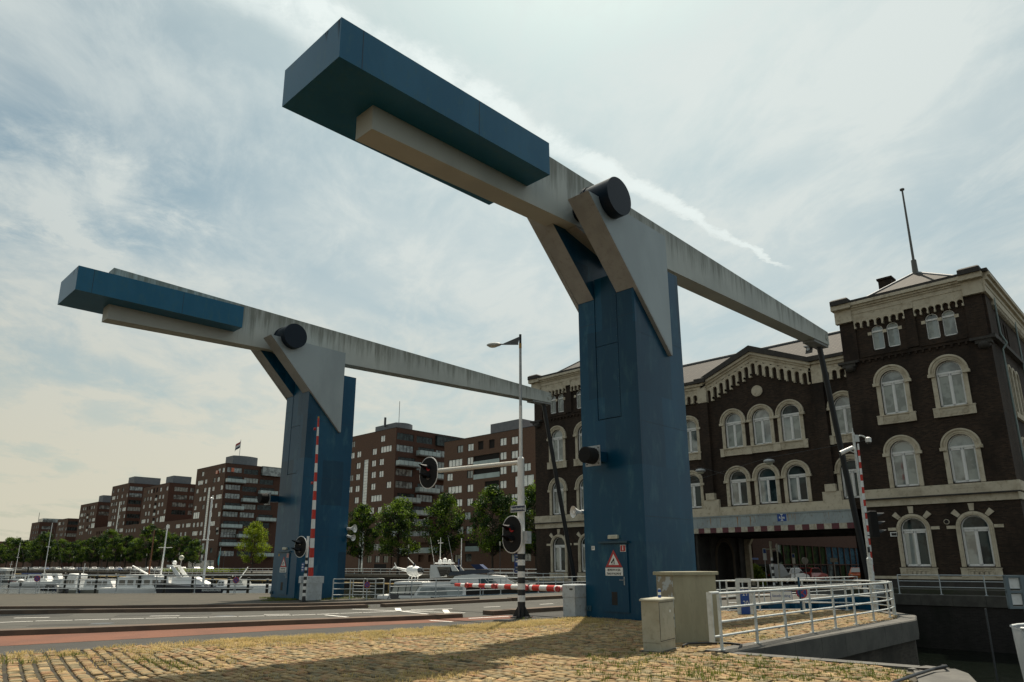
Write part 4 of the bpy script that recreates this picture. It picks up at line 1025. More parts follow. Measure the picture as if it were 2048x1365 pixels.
# wide face runs along the view from (14.06,8.68) to (15.22,8.37)
p0, p1 = Vector((13.98, 8.72, 0)), Vector((15.18, 8.36, 0)); d = (p1-p0).normalized(); n = Vector((-d.y, d.x, 0))
cc = (p0+p1)/2+n*.28; rzc = math.atan2(d.y, d.x)
mb = MB(); mb.obox((cc.x, cc.y, .0), (p1-p0).length, .56, 1.40, rzc, 0); bdy = mb.build('cabinet_body', BEIGE, t)
mb = MB(); mb.obox((cc.x, cc.y, 1.402), (p1-p0).length+.10, .66, .075, rzc, 0, .012); mb.build('lid', BEIGE, t)
e = p0-d*.004; mb = MB(); c = e+n*.28; mb.obox((c.x, c.y, .01), .006, .53, 1.36, rzc); mb.build('peeling_side', PEEL, t)
mb = MB(); c = p0-d*.14+n*.33; mb.cyl((CCX+.12, CCY+.02, .982), (CCX+.12, CCY+.02, 1.135), .032, .032, 16, 0); mb.cyl((CCX+.12, CCY+.02, 1.135), (CCX+.12, CCY+.02, 1.155), .032, .026, 16, 1); mb.cyl((CCX+.12, CCY+.02, 1.03), (CCX+.12, CCY+.02, 1.085), .0325, .0325, 16, 2, caps=False)
mb.build('drink_can', [SIGNBLUE, GALV, SIGNWHITE], label='small blue and silver drink can standing on the low cabinet', cat='can', org=(CCX+.12, CCY+.02, .99))
mb = MB(); mb.tube([(13.35, 8.2, .03), (13.6, 8.22, .06), (14.1, 8.05, .05), (14.5, 7.75, .03), (14.4, 7.45, .03), (14.0, 7.28, .03), (13.75, 7.2, -.02)], .022, 8)
mb.build('cable', BLACKP, label='black cable lying on the ground from the cabinets to the quay edge', cat='cable', org=(14, 7.8, 0))
# ------------------------------------------------------------------ railings
def railing(label, pts, rails, h, mat, pr=.028, rr=.022, group=None, sqpost=False, base=0.0, endframe=False, post_every=None, foot=True, name='railing'):
    """pts: post positions; rails: list of heights"""
    t = thing(name, label, 'railing', (pts[0][0], pts[0][1], base), 0, group)
    for i, p in enumerate(pts):
        mb = MB()
        if sqpost: mb.obox((p[0], p[1], base), .05, .05, h, 0)
        else: mb.cyl((p[0], p[1], base), (p[0], p[1], base+h), pr, n=8)
        if foot: mb.obox((p[0], p[1], base), .13, .13, .02, 0)
        mb.build('post', mat, t)
    for z in rails:
        mb = MB()
        for a, b in zip(pts[:-1], pts[1:]):
            mb.cyl((a[0], a[1], base+z), (b[0], b[1], base+z), rr if z < h-.01 else rr*1.25, n=8)
        mb.build('rail', mat, t)
    return t
P1 = [(13.42, 7.36), (15.1, 7.44), (16.7, 7.51), (18.4, 7.6), (20.05, 7.66), (21.75, 7.74), (23.45, 7.82), (25.3, 7.95), (26.75, 8.22)]
t = railing('long white railing along the right-hand quay edge, in the foreground', P1, [.27, .53, .79, 1.06], 1.06, RAILW, .034, .024)
mb = MB(); mb.obox((13.05, 7.35, .18), .03, .11, .92); mb.cyl((13.05, 7.35, 1.08), (13.42, 7.36, 1.08), .03, n=8); mb.cyl((13.05, 7.35, .27), (13.42, 7.36, .27), .024, n=8); mb.build('end_board', RAILW, t)
P2 = [(26.75, 8.22), (27.9, 8.9), (28.4, 10.0), (27.9, 11.3), (26.3, 12.5), (25.35, 13.2), (23.7, 12.75), (21.9, 12.62)]
P2 = [(27.15, 8.40), (28.1, 9.25), (28.35, 10.35), (27.55, 11.6), (26.1, 12.65), (25.1, 13.4)]
railing('white railing curving round the end of the cobbled quay, behind the camera mast', P2, [.27, .53, .79, 1.06], 1.06, RAILW, .034, .024)
# bridge near side railing (parapet on the deck), far side railing
PB = [(25.6+i*1.95, 15.0) for i in range(10)]
railing('white railing along the near footpath of the bridge deck', PB, [.35, .65, 1.0], 1.0, RAILW, .028, .02)
PB2 = [(22.5, 30.6)]+[(23.7+i*1.62, 30.35) for i in range(13)]
railing('grey railing along the far side of the bridge, in front of the motor yacht', PB2, [.3, .6, .92], .93, RAILG, .028, .02)
PG = [(20.2, 32.2), (20.9, 31.75), (21.6, 31.3), (22.3, 30.85)]
railing('white gate-like fence panel between the far tower and the bridge', PG, [.22, .5, .78, .98], .98, RAILW, .03, .02)
PH = [(22.3, 33.6), (22.35, 32.7), (22.4, 31.7)]
railing('short white fence behind the fence panel at the basin edge', PH, [.3, .6, .93], .93, RAILW, .028, .02)
# left railing above the basin
def lerp2(a, b, n): return [(a[0]+(b[0]-a[0])*i/n, a[1]+(b[1]-a[1])*i/n) for i in range(n+1)]
PL = lerp2((22.35, 42.3), (22.35-11.4-1.9, 42.3+12.6+2.1), 8)+lerp2((9.0, 57.0), (-3, 70), 6)[1:]
railing('long grey railing above the harbour basin, left of the far tower', PL, [.28, .54, .80, 1.07], 1.07, RAILG, .032, .024)
PL2 = [(22.35, 42.3), (22.4, 40.4), (22.4, 38.4), (22.4, 36.6)]
railing('short grey railing behind the far tower', PL2, [.28, .54, .80, 1.07], 1.07, RAILG, .032, .024)
# far bank in front of the gatehouse
PR = [(44.15, 13.2-i*2.05) for i in range(12)]
railing('grey three-bar railing on the far canal bank below the gatehouse windows', PR, [.38, .68, 1.0], 1.0, RAILG, .028, .02, base=.10)
PR = [(46.0, 39.0+i*2.2) for i in range(5)]
railing('pale railing in front of the left wing of the gatehouse', PR, [.35, .65, .98], .98, RAILG, .028, .02)
PR = [(45.2+i*1.5, 31.2) for i in range(5)]+[(51.4, 33), (51.4, 36)][:0]
railing('grey railing at the far end of the bridge deck', PR, [.35, .65, .98], .98, RAILG, .028, .02)
PR = [(44.4+i*.0, 14.9+i*.0) for i in range(1)]+[(45.6, 15.3), (47.2, 15.9), (48.9, 16.4)]
railing('white railing from the bridge to the gatehouse corner', PR, [.35, .65, .98], .98, RAILW, .028, .02)

def round_sign(p, h, lab, r=.17, pole=True, mat=RAILG, tw=0):
    t = thing('traffic_sign', lab, 'traffic sign', tuple(p), 0)
    mb = MB()
    if pole: mb.cyl(p, Vector(p)+Vector((0, 0, h)), .024, n=8); mb.build('pole', mat, t)
    c = Vector(p)+Vector((0, 0, h-.02)); f = Vector((-math.cos(YAW+tw), -math.sin(YAW+tw), 0)); c = c+f*.03
    mb = MB(); mb.cyl(c, c+f*.012, r, n=24); dsc = mb.build('sign_disc', SIGNRED, t)
    mb = MB(); mb.cyl(c+f*.0125, c+f*.016, r*.80, n=24); mb.build('sign_field', SIGNBLUE, dsc)
    s = f.cross(Vector((0, 0, 1)))
    for sg in (1, -1):
        a = (s*sg+Vector((0, 0, 1))).normalized(); b = f.cross(a); L, W_ = r*.78, r*.09
        q = c+f*(.0165+.0008*sg)
        mb = MB(); mb.add([q+a*L+b*W_, q-a*L+b*W_, q-a*L-b*W_, q+a*L-b*W_, q+a*L+b*W_+f*.001, q-a*L+b*W_+f*.001, q-a*L-b*W_+f*.001, q+a*L-b*W_+f*.001], [(0, 1, 2, 3), (4, 5, 6, 7)]); mb.build('sign_bar', SIGNRED, dsc)
p = onz(33*1+0, 1187); p = onz(33, 1188)
zz = lambda y, p: zy(y, p.x, p.y)
for (x, y, yb, lab) in [(70, 1157, 1188, 'round no-stopping sign on the left railing, the leftmost one'), (470, 1160, 1188, 'round no-stopping sign on the railing just left of the far tower'), (733, 1169, 1200, 'round no-stopping sign on the fence right of the far tower'), (966, 1173, 1191, 'round no-stopping sign on the bridge railing in front of the yacht bow')]:
    p = onz(x, yb); h = zy(y, p.x, p.y); r = .19 if x < 600 else (.15 if x < 900 else .14)
    round_sign(p, h, lab, r)
# far-left low post with a white rounded top
p = onz(38, 1187.5); t = thing('mooring_lamp', 'thin grey post with a rounded white top behind the left railing', 'post', tuple(p))
mb = MB(); mb.cyl(p, p+Vector((0, 0, .45)), .03, n=8); mb.build('pole', RAILG, t)
mb = MB(); mb.sphere(p+Vector((0, 0, .52)), .075, .075, .12, 10, 8); mb.build('socket', DGREY, t)
mb = MB(); mb.sphere(p+Vector((-.0, 0.04, .75)), .18, .18, .10, 14, 8); mb.build('cap', WHITE, t)

# depth gauge board and name board on the railing, blue post
t = thing('gauge_pillar', 'white steel frame with a blue depth gauge board marked with numbers, behind the railing', 'gauge', (24.6, 13.0, 0))
p = onz(1492, 1229)
ux = Vector((-fw[0], -fw[1], 0)).normalized(); rx = Vector((rt[0], rt[1], 0)).normalized()
rzg = math.atan2(rx.y, rx.x)
def gq(dx, dz, sx, sz, dep, th=.02):
    c = p+rx*dx+ux*dep; return (c.x, c.y, dz), sx, th, sz
mb = MB()
for a in (gq(-.21, 0, .15, 1.12, 0), gq(.20, 0, .10, 1.12, 0), gq(0, 1.04, .52, .14, .0025)): mb.obox(a[0], a[1], a[2], a[3], rzg)
mb.build('frame', RAILW, t)
a = gq(.0, -.1, .30, .90, .012, .02); mb = MB(); mb.obox(a[0], a[1], a[2], a[3], rzg); bo = mb.build('gauge_board', SIGNBLUE, t)
c = p+ux*.026; put_text('20', .26, SIGNWHITE, (c.x+rx.x*.02, c.y+rx.y*.02, zy(1208, p.x, p.y)), tuple(ux), t, 'gauge_number', sx=.75)
put_text('21', .26, SIGNWHITE, (c.x+rx.x*.02, c.y+rx.y*.02, zy(1187, p.x, p.y)), tuple(ux), t, 'gauge_number', sx=.75)
p = onz(1566, 1229); c = p+Vector((0, 0, zy(1192, p.x, p.y)))
t = thing('name_board', 'white board with blue lettering hung on the white railing, seen behind its bars', 'sign', tuple(c))
fn = Vector((-.80, -.60, 0)).normalized(); rzn = math.atan2(fn.y, fn.x)
mb = MB(); mb.obox((c.x, c.y, c.z-.155), .012, .72, .31, rzn); b0 = mb.build('board_edge', SIGNBLUE, t)
mb = MB(); q = c+fn*.008; mb.obox((q.x, q.y, q.z-.14), .006, .69, .28, rzn); mb.build('board', SIGNWHITE, t)
q = c+fn*.014; put_text('binnenhavenbrug', .14, SIGNBLUE, tuple(q+Vector((0, 0, .0))), tuple(fn), t, sx=.62)
p = onz(1607, 1227); t = thing('traffic_sign', 'round blue and red no-stopping sign on a white post among the railings', 'traffic sign', tuple(p))
round_sign(p, zy(1184, p.x, p.y), 'round blue and red no-stopping sign among the white railings by the bridge', .20)
bpy.data.objects.remove(t)
mb = MB(); p = onz(1604, 1228); mb.cyl(p, (p.x, p.y, zy(1155, p.x, p.y)), .035, n=10); mb.cyl(p, (p.x, p.y, .12), .08, .045, n=10)
mb.build('blue_post', BLUE, label='thin dark blue post standing behind the white railing beside the round sign', cat='post', org=tuple(p))

# camera mast with CCTV, and a traffic light
p = onz(1752, 1224); MX, MY = p.x, p.y
t = thing('camera_mast', 'white mast with a dome camera and box camera at its top', 'camera mast', (MX, MY, 0))
zt = zy(866, MX, MY); zm = zy(1118, MX, MY)
mb = MB(); mb.cyl((MX, MY, 0), (MX, MY, zm), .095, n=16); mb.cyl((MX, MY, zm), (MX, MY, zm+.06), .095, .055, n=16); mb.cyl((MX, MY, zm+.06), (MX, MY, zt), .052, .045, n=12); mb.cyl((MX, MY, zt), (MX, MY, zt+.18), .02, n=8); mb.obox((MX, MY, 0), .34, .34, .03); mb.build('pole', RAILW, t)
rxx, uxx = rx, ux
q = Vector((MX, MY, zy(878, MX, MY)))
mb = MB(); pts = [q+rx*(.05+.5*s)+Vector((0, 0, .12*math.sin(math.pi*min(1, s*1.1)))) for s in np.linspace(0, 1, 8)]; mb.tube(pts, .03, 8); mb.obox((q.x+rx.x*.1, q.y+rx.y*.1, q.z-.12), .16, .12, .26, rzg); mb.build('bracket', RAILW, t)
e = pts[-1]; mb = MB(); mb.cyl(e+Vector((0, 0, .02)), e+Vector((0, 0, -.13)), .11, .10, 18); mb.cyl(e+Vector((0, 0, .06)), e+Vector((0, 0, .02)), .05, .11, 18); dm = mb.build('dome_camera', WHITE, t)
mb = MB(); mb.sphere(e+Vector((0, 0, -.14)), .075, .075, .07, 14, 8); mb.build('dome_glass', BOATGL, dm)
q = Vector((MX, MY, zy(906, MX, MY))); mb = MB(); c = q-rx*.32+Vector((0, 0, .08))
mb.sphere((0, 0, 0), .01); mb = MB(); mb.cyl(c+rx*.24+Vector((0, 0, .12)), c-rx*.26+Vector((0, 0, -.10)), .075, .085, 14); cm = mb.build('box_camera', WHITE, t)
mb = MB(); mb.cyl(c-rx*.26+Vector((0, 0, -.10)), c-rx*.275+Vector((0, 0, -.107)), .07, .07, 14); mb.build('lens_window', BOATGL, cm)
mb = MB(); mb.cyl(q, c+rx*.1, .025, n=8); mb.build('camera_arm', RAILW, t)
mb = MB(); q = Vector((MX, MY, zy(1100, MX, MY))); mb.obox((q.x+ux.x*.06, q.y+ux.y*.06, q.z-.1), .08, .03, .2, rzg); mb.build('number_tag', BLACKP, t)
t = thing('traffic_light', 'black three-lamp traffic light seen from the side, on the camera mast', 'traffic light', (MX, MY, 3.2))
zc0, zc1 = zy(1075, MX, MY), zy(1022, MX, MY)
c = Vector((MX, MY, 0))+rx*.32
mb = MB(); mb.obox((c.x, c.y, zc0), .26, .24, zc1-zc0, rzg, 0, .04); mb.build('housing', FOAM, t)
mb = MB()
for z in (zc0+.06, zc1-.08): mb.cyl((MX, MY, z), (c.x, c.y, z), .022, n=8)
mb.build('bracket', BLACKP, t)
for k in range(3):
    z = zc0+(zc1-zc0)*(.18+.32*k)
    mb = MB(); q = Vector((c.x, c.y, z))+rx*.13
    n = 12
    for i in range(n):
        a0, a1 = -.1*math.pi+1.2*math.pi*i/n, -.1*math.pi+1.2*math.pi*(i+1)/n
        f = rx; s = ux
        def pt(a, d): return q+s*(.10*math.cos(a))+Vector((0, 0, .10*math.sin(a)))+f*d
        mb.add([pt(a0, 0), pt(a1, 0), pt(a1, .10+.22*max(0, math.sin(a1))), pt(a0, .10+.22*max(0, math.sin(a0)))], [(0, 1, 2, 3)], 0, True)
    mb.cyl(q, q+rx*.01, .095, n=16); mb.build('visor', BLACKP, t)

# navigation board at the right edge and bow of a white barge
NB = azpos(2020, 30.0)
t = thing('navigation_board', 'grey metal frame with white panels on a post, at the right edge above the water', 'sign board', (NB.x, NB.y, -2))
def nb(x, y): 
    d = ray(x, y); tt = 30.0/math.hypot(ray(2020, 1130)[0], ray(2020, 1130)[1])
    # plane facing the camera through NB
    n = Vector((fw[0], fw[1], 0)).normalized(); k = (NB.dot(n))/(d[0]*n.x+d[1]*n.y); return Vector((d[0]*k, d[1]*k, EYE+d[2]*k))
a, b = nb(2006.5, 1151), nb(2122, 1218); W_ = (b-a).xy.length; zt_, zb_ = a.z, b.z
mb = MB(); org = Vector((a.x, a.y, 0))
for dx, w_ in ((0, .12), (.52, .20), (W_-.1, .12)): 
    c = org+rx*(dx+w_/2); mb.obox((c.x, c.y, zb_ if dx != .52 else -3), w_, .10, (zt_-zb_) if dx != .52 else zt_+3, rzg)
for z in (zb_, (zt_+zb_)/2-.04, zt_-.08):
    c = org+rx*W_/2; mb.obox((c.x, c.y, z), W_, .09, .08, rzg)
mb.build('frame', mmat('frame_grey', (.13, .17, .19), .5), t)
for i in range(2):
    for j in range(2):
        x0, x1 = (.16, .50) if i == 0 else (.76, W_-.14); z0 = zb_+.13+j*((zt_-zb_)/2-.01); z1 = z0+(zt_-zb_)/2-.2
        c = org+rx*(x0+x1)/2-ux*.03; mb = MB(); mb.obox((c.x, c.y, z0), x1-x0, .02, z1-z0, rzg); mb.build('panel', WHITE, t)
mb = MB(); q = nb(2015, 1215); mb.cyl((q.x-.2, q.y+.6, -3), (q.x-.2, q.y+.6, .2), .028, n=8); mb.build('pile_rod', DGREY, label='thin grey rod against the dark quay wall near the sign board', cat='rod', org=(q.x-.2, q.y+.6, -2.6))
# ------------------------------------------------------------------ gatehouse (axes: front faces -X, runs along Y)
G = thing('gatehouse', 'large dark brick gatehouse with cream stone arches, spanning the street at right', 'building', (56, 26, 0))
HY, NX = (0, 1, 0), (-1, 0, 0)
def ring(mb, u, hc, zs, r0, r1, z_bot, d0, d1, m=0, seg=18):
    """arched surround, inner radius r0, outer r1; legs down to z_bot; between u-d1 (front) and u-d0"""
    inn = [(hc-r0, z_bot)]+[(hc-r0*math.cos(math.pi*k/seg), zs+r0*math.sin(math.pi*k/seg)) for k in range(seg+1)]+[(hc+r0, z_bot)]
    out = [(hc-r1, z_bot)]+[(hc-r1*math.cos(math.pi*k/seg), zs+r1*math.sin(math.pi*k/seg)) for k in range(seg+1)]+[(hc+r1, z_bot)]
    xa, xb = u-d1, u-d0
    for k in range(len(inn)-1):
        i0, i1, o0, o1 = inn[k], inn[k+1], out[k], out[k+1]
        mb.quad((xa, *i0), (xa, *i1), (xa, *o1), (xa, *o0), m)
        mb.quad((xa, *o0), (xa, *o1), (xb, *o1), (xb, *o0), m); mb.quad((xa, *i0), (xa, *i1), (xb, *i1), (xb, *i0), m)
    for a, b in ((inn[0], out[0]), (inn[-1], out[-1])): mb.quad((xa, *a), (xa, *b), (xb, *b), (xb, *a), m)
def arch_window(u, hc, w_, z0, z1, parent, style, glass, seg=14):
    """white timber window with transom and two leaves, recessed"""
    r = w_/2; zs = z1-r; t = .07 if w_ > 1 else .05; x = u+.16
    mb = MB()
    ring(mb, x, hc, zs, r-t, r+.0, z0, -.05, .05, 0, seg)
    mb.box(x-.05, hc-r, z0, x+.05, hc+r, z0+t+.02); mb.box(x-.055, hc-r, zs-.09, x+.05, hc+r, zs+.03)
    zt = zs-.09
    if w_ > 1: mb.box(x-.05, hc-.045, z0+.05, x+.05, hc+.045, zt)
    for s in ((-1, 1) if w_ > 1 else ()):
        y0, y1 = hc+s*.045, hc+s*(r-t)
        if y0 > y1: y0, y1 = y1, y0
        for q in ((y0, z0+t, y1, z0+t+.05), (y0, zt-.12, y1, zt), (y0, z0+t, y0+.045, zt), (y1-.045, z0+t, y1, zt)): mb.box(x-.03, q[0], q[1], x+.03, q[2], q[3])
    win = mb.build('window', WHITE, parent)
    mb = MB(); xg = x+.01
    fan = [(xg, hc-(r-.02)*math.cos(math.pi*k/seg), zs+(r-.02)*math.sin(math.pi*k/seg)) for k in range(seg+1)]
    mb.add(fan, [tuple(range(seg+1))], 0); mb.build('pane', glass[0], win)
    for s, g in ((-1, glass[1]), (1, glass[2])):
        mb = MB(); mb.quad((xg, hc, z0+.02), (xg, hc+s*(r-.02), z0+.02), (xg, hc+s*(r-.02), zs), (xg, hc, zs)); mb.build('pane', g, win)
    return win
GS = [GL_MID, GL_CURT, GL_MID, GL_DARK, GL_CURT]
gi = [0]
def gl3(kind=None):
    gi[0] += 1; k = gi[0]
    if kind == 'c': return (GL_MID, GL_CURT, GL_CURT)
    if kind == 'm': return (GL_MID, GL_MID, GL_CURT)
    if kind == 'd': return (GL_DARK, GL_DARK, GL_MID)
    if kind == 'dd': return (GL_DARK, GL_DARK, GL_DARK)
    return (GS[k % 5], GS[(k*3) % 5], GS[(k*7+1) % 5])
def sill_panel(mb, u, a, b, z0, z1, holes=5, m=0):
    mb.box(u-.14, a, z0, u, b, z1-.06, m); mb.box(u-.20, a-.06, z1-.06, u, b+.06, z1, m); mb.box(u-.18, a-.05, z0-.0, u-.14, a+.3, z1-.06, m); mb.box(u-.18, b-.3, z0, u-.14, b+.05, z1-.06, m)
    n = holes; zc = (z0+z1-.06)/2; R_ = min((z1-z0)*.32, .16); span = (b-a-.75)
    for k in range(n):
        y = a+.375+span*(k+.5)/n
        for q in range(12):
            t0, t1 = 2*math.pi*q/12, 2*math.pi*(q+1)/12
            P = lambda t, r, x: (x, y+r*math.cos(t), zc+r*math.sin(t))
            mb.add([P(t0, R_, u-.165), P(t1, R_, u-.165), P(t1, R_*.7, u-.165), P(t0, R_*.7, u-.165), P(t0, R_, u-.14), P(t1, R_, u-.14)], [(0, 1, 2, 3), (0, 4, 5, 1)], m)
def corbels(mb, u, a, b, z0, z1, zc, r_, n, depth=.22, m=0):
    """cream band with a row of small round arches hanging below it"""
    step = (b-a)/n; holes = []
    for k in range(n):
        c = a+step*(k+.5); holes.append((c-r_, c+r_, z0, zc+r_, True))
    wall_grid(mb, (u-depth, 0, 0), HY, NX, a, b, z0, z1, holes, depth, m, seg=8)
    mb.quad((u-depth, a, z1), (u-depth, b, z1), (u, b, z1), (u, a, z1), m)
    for k in range(n+1):
        c = min(max(a+step*k, a+.06), b-.06); w2 = max(step/2-r_, .05)
        mb.box(u-depth-.03, c-w2, z0-.10, u-.01, c+w2, z0+.05, m)
    mb.quad((u-.012, a, z0), (u-.012, b, z0), (u-.012, b, zc+r_), (u-.012, a, zc+r_), 1)

def pavilion(ya, yb, U, dz0, wc, flip=False):
    """ya<yb; dz0 shifts the low levels (the left wing's plinth shows a little lower)"""
    def lv(z): return z+dz0*(19-z)/18
    W_ = 1.46; holes = []; wins = []
    for c in wc:
        for (z0, z1) in ((11.1, 13.98), (6.42, 9.32), (1.55, 4.47)):
            holes.append((c-W_/2, c+W_/2, lv(z0), lv(z1), True)); wins.append((c, W_, lv(z0), lv(z1)))
        for s in (-.5, .5):
            holes.append((c+s*.94-.375, c+s*.94+.375, lv(15.55), lv(17.26), True)); wins.append((c+s*.94, .75, lv(15.57), lv(17.24)))
    mb = MB(); wall_grid(mb, (U, 0, 0), HY, NX, ya, yb, -.5, 19.0, holes, .25, 0, 0, 12)
    # corner piers on the attic, pier between the bays
    for q in (ya+.02, yb-1.02): mb.box(U-.12, q, 14.9, U-.001, q+1.0, 17.9)
    mid = sum(wc)/len(wc); mb.box(U-.12, mid-.28, 15.25, U-.001, mid+.28, 17.9)
    mb.box(U-.10, ya+1.0, 14.95, U-.001, yb-1.0, 15.15); mb.box(U-.16, ya+1.15, 15.15, U-.001, mid-.35, 15.26); mb.box(U-.16, mid+.35, 15.15, U-.001, yb-1.15, 15.26)
    for k in range(16): 
        y = ya+1.25+(yb-ya-2.5)*k/15; mb.box(U-.13, y-.06, 14.78, U-.001, y+.06, 14.95)
    mb.build('wall', BRICK, G)
    # corner turrets' stone corbels
    for q in (ya+.35, yb-.35):
        mb = MB(); mb.obox((U+.02, q, 14.86), .75, 1.35, .16); mb.obox((U+.02, q, 14.62), .62, .85, .24); mb.sphere((U-.02, q, 14.58), .36, .36, .3, 12, 8); mb.build('corner_corbel', STONE_DK, G)
    # cream cornice
    mb = MB(); corbels(mb, U, ya+1.0, mid-.28, lv(17.32), 18.25, lv(17.5), .17, 7, m=0); corbels(mb, U, mid+.28, yb-1.0, lv(17.32), 18.25, lv(17.5), .17, 7, m=0)
    for a, b in ((ya-.1, ya+1.0), (mid-.28, mid+.28), (yb-1.0, yb+.1)): mb.box(U-.26, a, 17.80, U-.002, b, 18.25)
    for z0, z1, d in ((18.25, 18.55, .26), (18.55, 18.68, .34), (18.68, 18.82, .46), (18.82, 19.03, .60)): mb.box(U-d, ya-.1-(d-.26)*.5, z0, U-.002, yb+.1+(d-.26)*.5, z1)
    for q in (ya-.15, yb-.95): mb.box(U-.36, q, 17.78, U-.004, q+1.1, 18.56); mb.box(U-.68, q-.1, 18.70, U-.004, q+1.2, 19.03)
    mb.build('cornice', [CREAM, BRICK], G)
    mb = MB(); mb.box(U-.55, ya-.1, 19.035, U+.3, yb+.1, 19.22)
    for q in (ya-.22, yb-.98): mb.obox((U-.25, q+.6, 19.03), 1.1, 1.2, .42, 0, 0, .1)
    mb.build('parapet', STONE_DK, G)
    # surrounds
    for i, c in enumerate(wc):
        for (z0, z1, r1, zb) in ((11.1, 13.98, 1.10, 11.05), (6.42, 9.32, 1.08, 6.38)):
            z0, z1, zb = lv(z0), lv(z1), lv(zb); zs = z1-W_/2
            mb = MB(); ring(mb, U, c, zs, W_/2, W_/2+.25, zb, 0, .10); ring(mb, U, c, zs, W_/2+.25, r1 if r1 > W_/2+.31 else W_/2+.36, zs-.05, 0, .17)
            ring(mb, U, c, zs, W_/2+.10, W_/2+.15, zs, .10, .14)
            for s in (-1, 1): mb.box(U-.20, c+s*(W_/2+.02), zs-.22, U, c+s*(r1+.06), zs-.02) if s > 0 else mb.box(U-.20, c-(r1+.06), zs-.22, U, c-(W_/2+.02), zs-.02)
            mb.build('window_surround', CREAM, G)
        mb = MB(); ring(mb, U, c, lv(4.47)-W_/2, W_/2, W_/2+.23, lv(1.52), 0, .10); ring(mb, U, c, lv(4.47)-W_/2, W_/2+.08, W_/2+.14, lv(1.52), .10, .14)
        zs = lv(4.47)-W_/2
        for a in (45, 90, 135):
            ca, sa = math.cos(R(a)), math.sin(R(a)); r0, r1 = 1.0, 1.42
            px, py = -sa, ca
            P = [(c+ca*r0+px*.11, zs+sa*r0+py*.11), (c+ca*r1+px*.16, zs+sa*r1+py*.16), (c+ca*r1-px*.16, zs+sa*r1-py*.16), (c+ca*r0-px*.11, zs+sa*r0-py*.11)]
            mb.prism(P, U-.09, U-.001, 'x')
        for s in (-1, 1): y0, y1 = sorted((c+s*.98, c+s*1.45)); mb.box(U-.06, y0, zs-.02, U-.001, y1, zs+.16)
        mb.build('window_surround', CREAM, G)
        mb = MB(); sill_panel(mb, U, c-1.10, c+1.10, lv(10.46), lv(11.06)); mb.build('sill', CREAM, G)
        mb = MB(); sill_panel(mb, U, c-.98, c+.98, lv(.95), lv(1.47)); mb.build('sill', CREAM, G)
        mb = MB()
        for s in (-1, 0, 1): mb.box(U-.03, c+s*.94-.12, lv(16.62), U-.001, c+s*.94+.12, lv(16.84))
        mb.build('stone_block', CREAM, G)
    # string course above the ground floor
    mb = MB(); zt, zm, zb = lv(6.34), lv(5.75), lv(5.25)
    mb.box(U-.16, ya-.05, zm, U-.001, yb+.05, zt); mb.box(U-.30, ya-.1, zm-.08, U-.001, yb+.1, zm, 1); mb.box(U-.10, ya-.02, zb, U-.001, yb+.02, zm-.08)
    for c in wc:
        for k in range(9):
            y = c-.72+1.44*k/8
            for s in (-1, 1): mb.add([(U-.18, y-.07*s-.02, zm+.1), (U-.18, y-.07*s+.02, zm+.1), (U-.18, y+.07*s+.02, zt-.1), (U-.18, y+.07*s-.02, zt-.1)], [(0, 1, 2, 3)], 0)
        mb.box(U-.165, c-.8, zm+.1, U-.161, c+.8, zt-.1, 0)
    mb.build('string_course', [CREAM, STONE_DK], G)
    mb = MB(); mb.box(U-.10, ya-.05, -.5, U-.001, yb+.05, lv(.94)); mb.build('plinth', STONE_DK, G)
    mb = MB(); mb.box(U-.13, ya-.02, lv(.80), U-.105, yb+.02, lv(.97)); mb.build('plinth_band', CREAM, G)
    for j, (c, w_, z0, z1) in enumerate(wins): arch_window(U, c, w_-.02, z0, z1, G, 0, gl3('d' if z0 < 3 else ('c' if z0 > 10 and w_ > 1 else None)))
pavilion(7.75, 16.3, 49.5, 0, [10.22, 13.5])
pavilion(36.6, 45.15, 49.5, -.45, [42.38, 39.2])

# centre block
U = 50.0; Y0, Y1 = 16.3, 36.6
wc = [16.9, 20.64, 22.84, 25.08, 28.9, 31.6, 34.2]
W_ = 1.40; holes = []; wins = []
for c in wc:
    for z0, z1 in ((10.25, 12.92), (5.95, 8.52)): holes.append((c-W_/2, c+W_/2, z0, z1, True)); wins.append((c, W_, z0, z1))
mb = MB(); wall_grid(mb, (U, 0, 0), HY, NX, Y0, Y1, 5.2, 15.6, holes, .25, 0, 0, 12)
mb.add([(U, 19.3, 15.6), (U, 27.3, 15.6), (U, 23.05, 17.3)], [(0, 1, 2)], 0)
for a in (18.0, 27.0): mb.box(U-.30, a, 6.95, U-.001, a+.62, 14.05)
for a in (18.62, 27.62): mb.box(U-.18, a, 6.95, U-.001, a+.3, 14.05)
mb.build('wall', BRICK, G)
mb = MB()
for c in wc:
    for (z0, z1) in ((10.25, 12.92), (5.95, 8.52)):
        zs = z1-W_/2; r1 = 1.04
        m2 = MB(); ring(m2, U, c, zs, W_/2, W_/2+.24, z0-.05, 0, .10); ring(m2, U, c, zs, W_/2+.24, r1, zs-.05, 0, .17); ring(m2, U, c, zs, W_/2+.08, W_/2+.13, zs, .10, .14)
        for s in (-1, 1): y0, y1 = sorted((c+s*(W_/2+.02), c+s*(r1+.05))); m2.box(U-.20, y0, zs-.20, U, y1, zs-.02)
        m2.build('window_surround', CREAM, G)
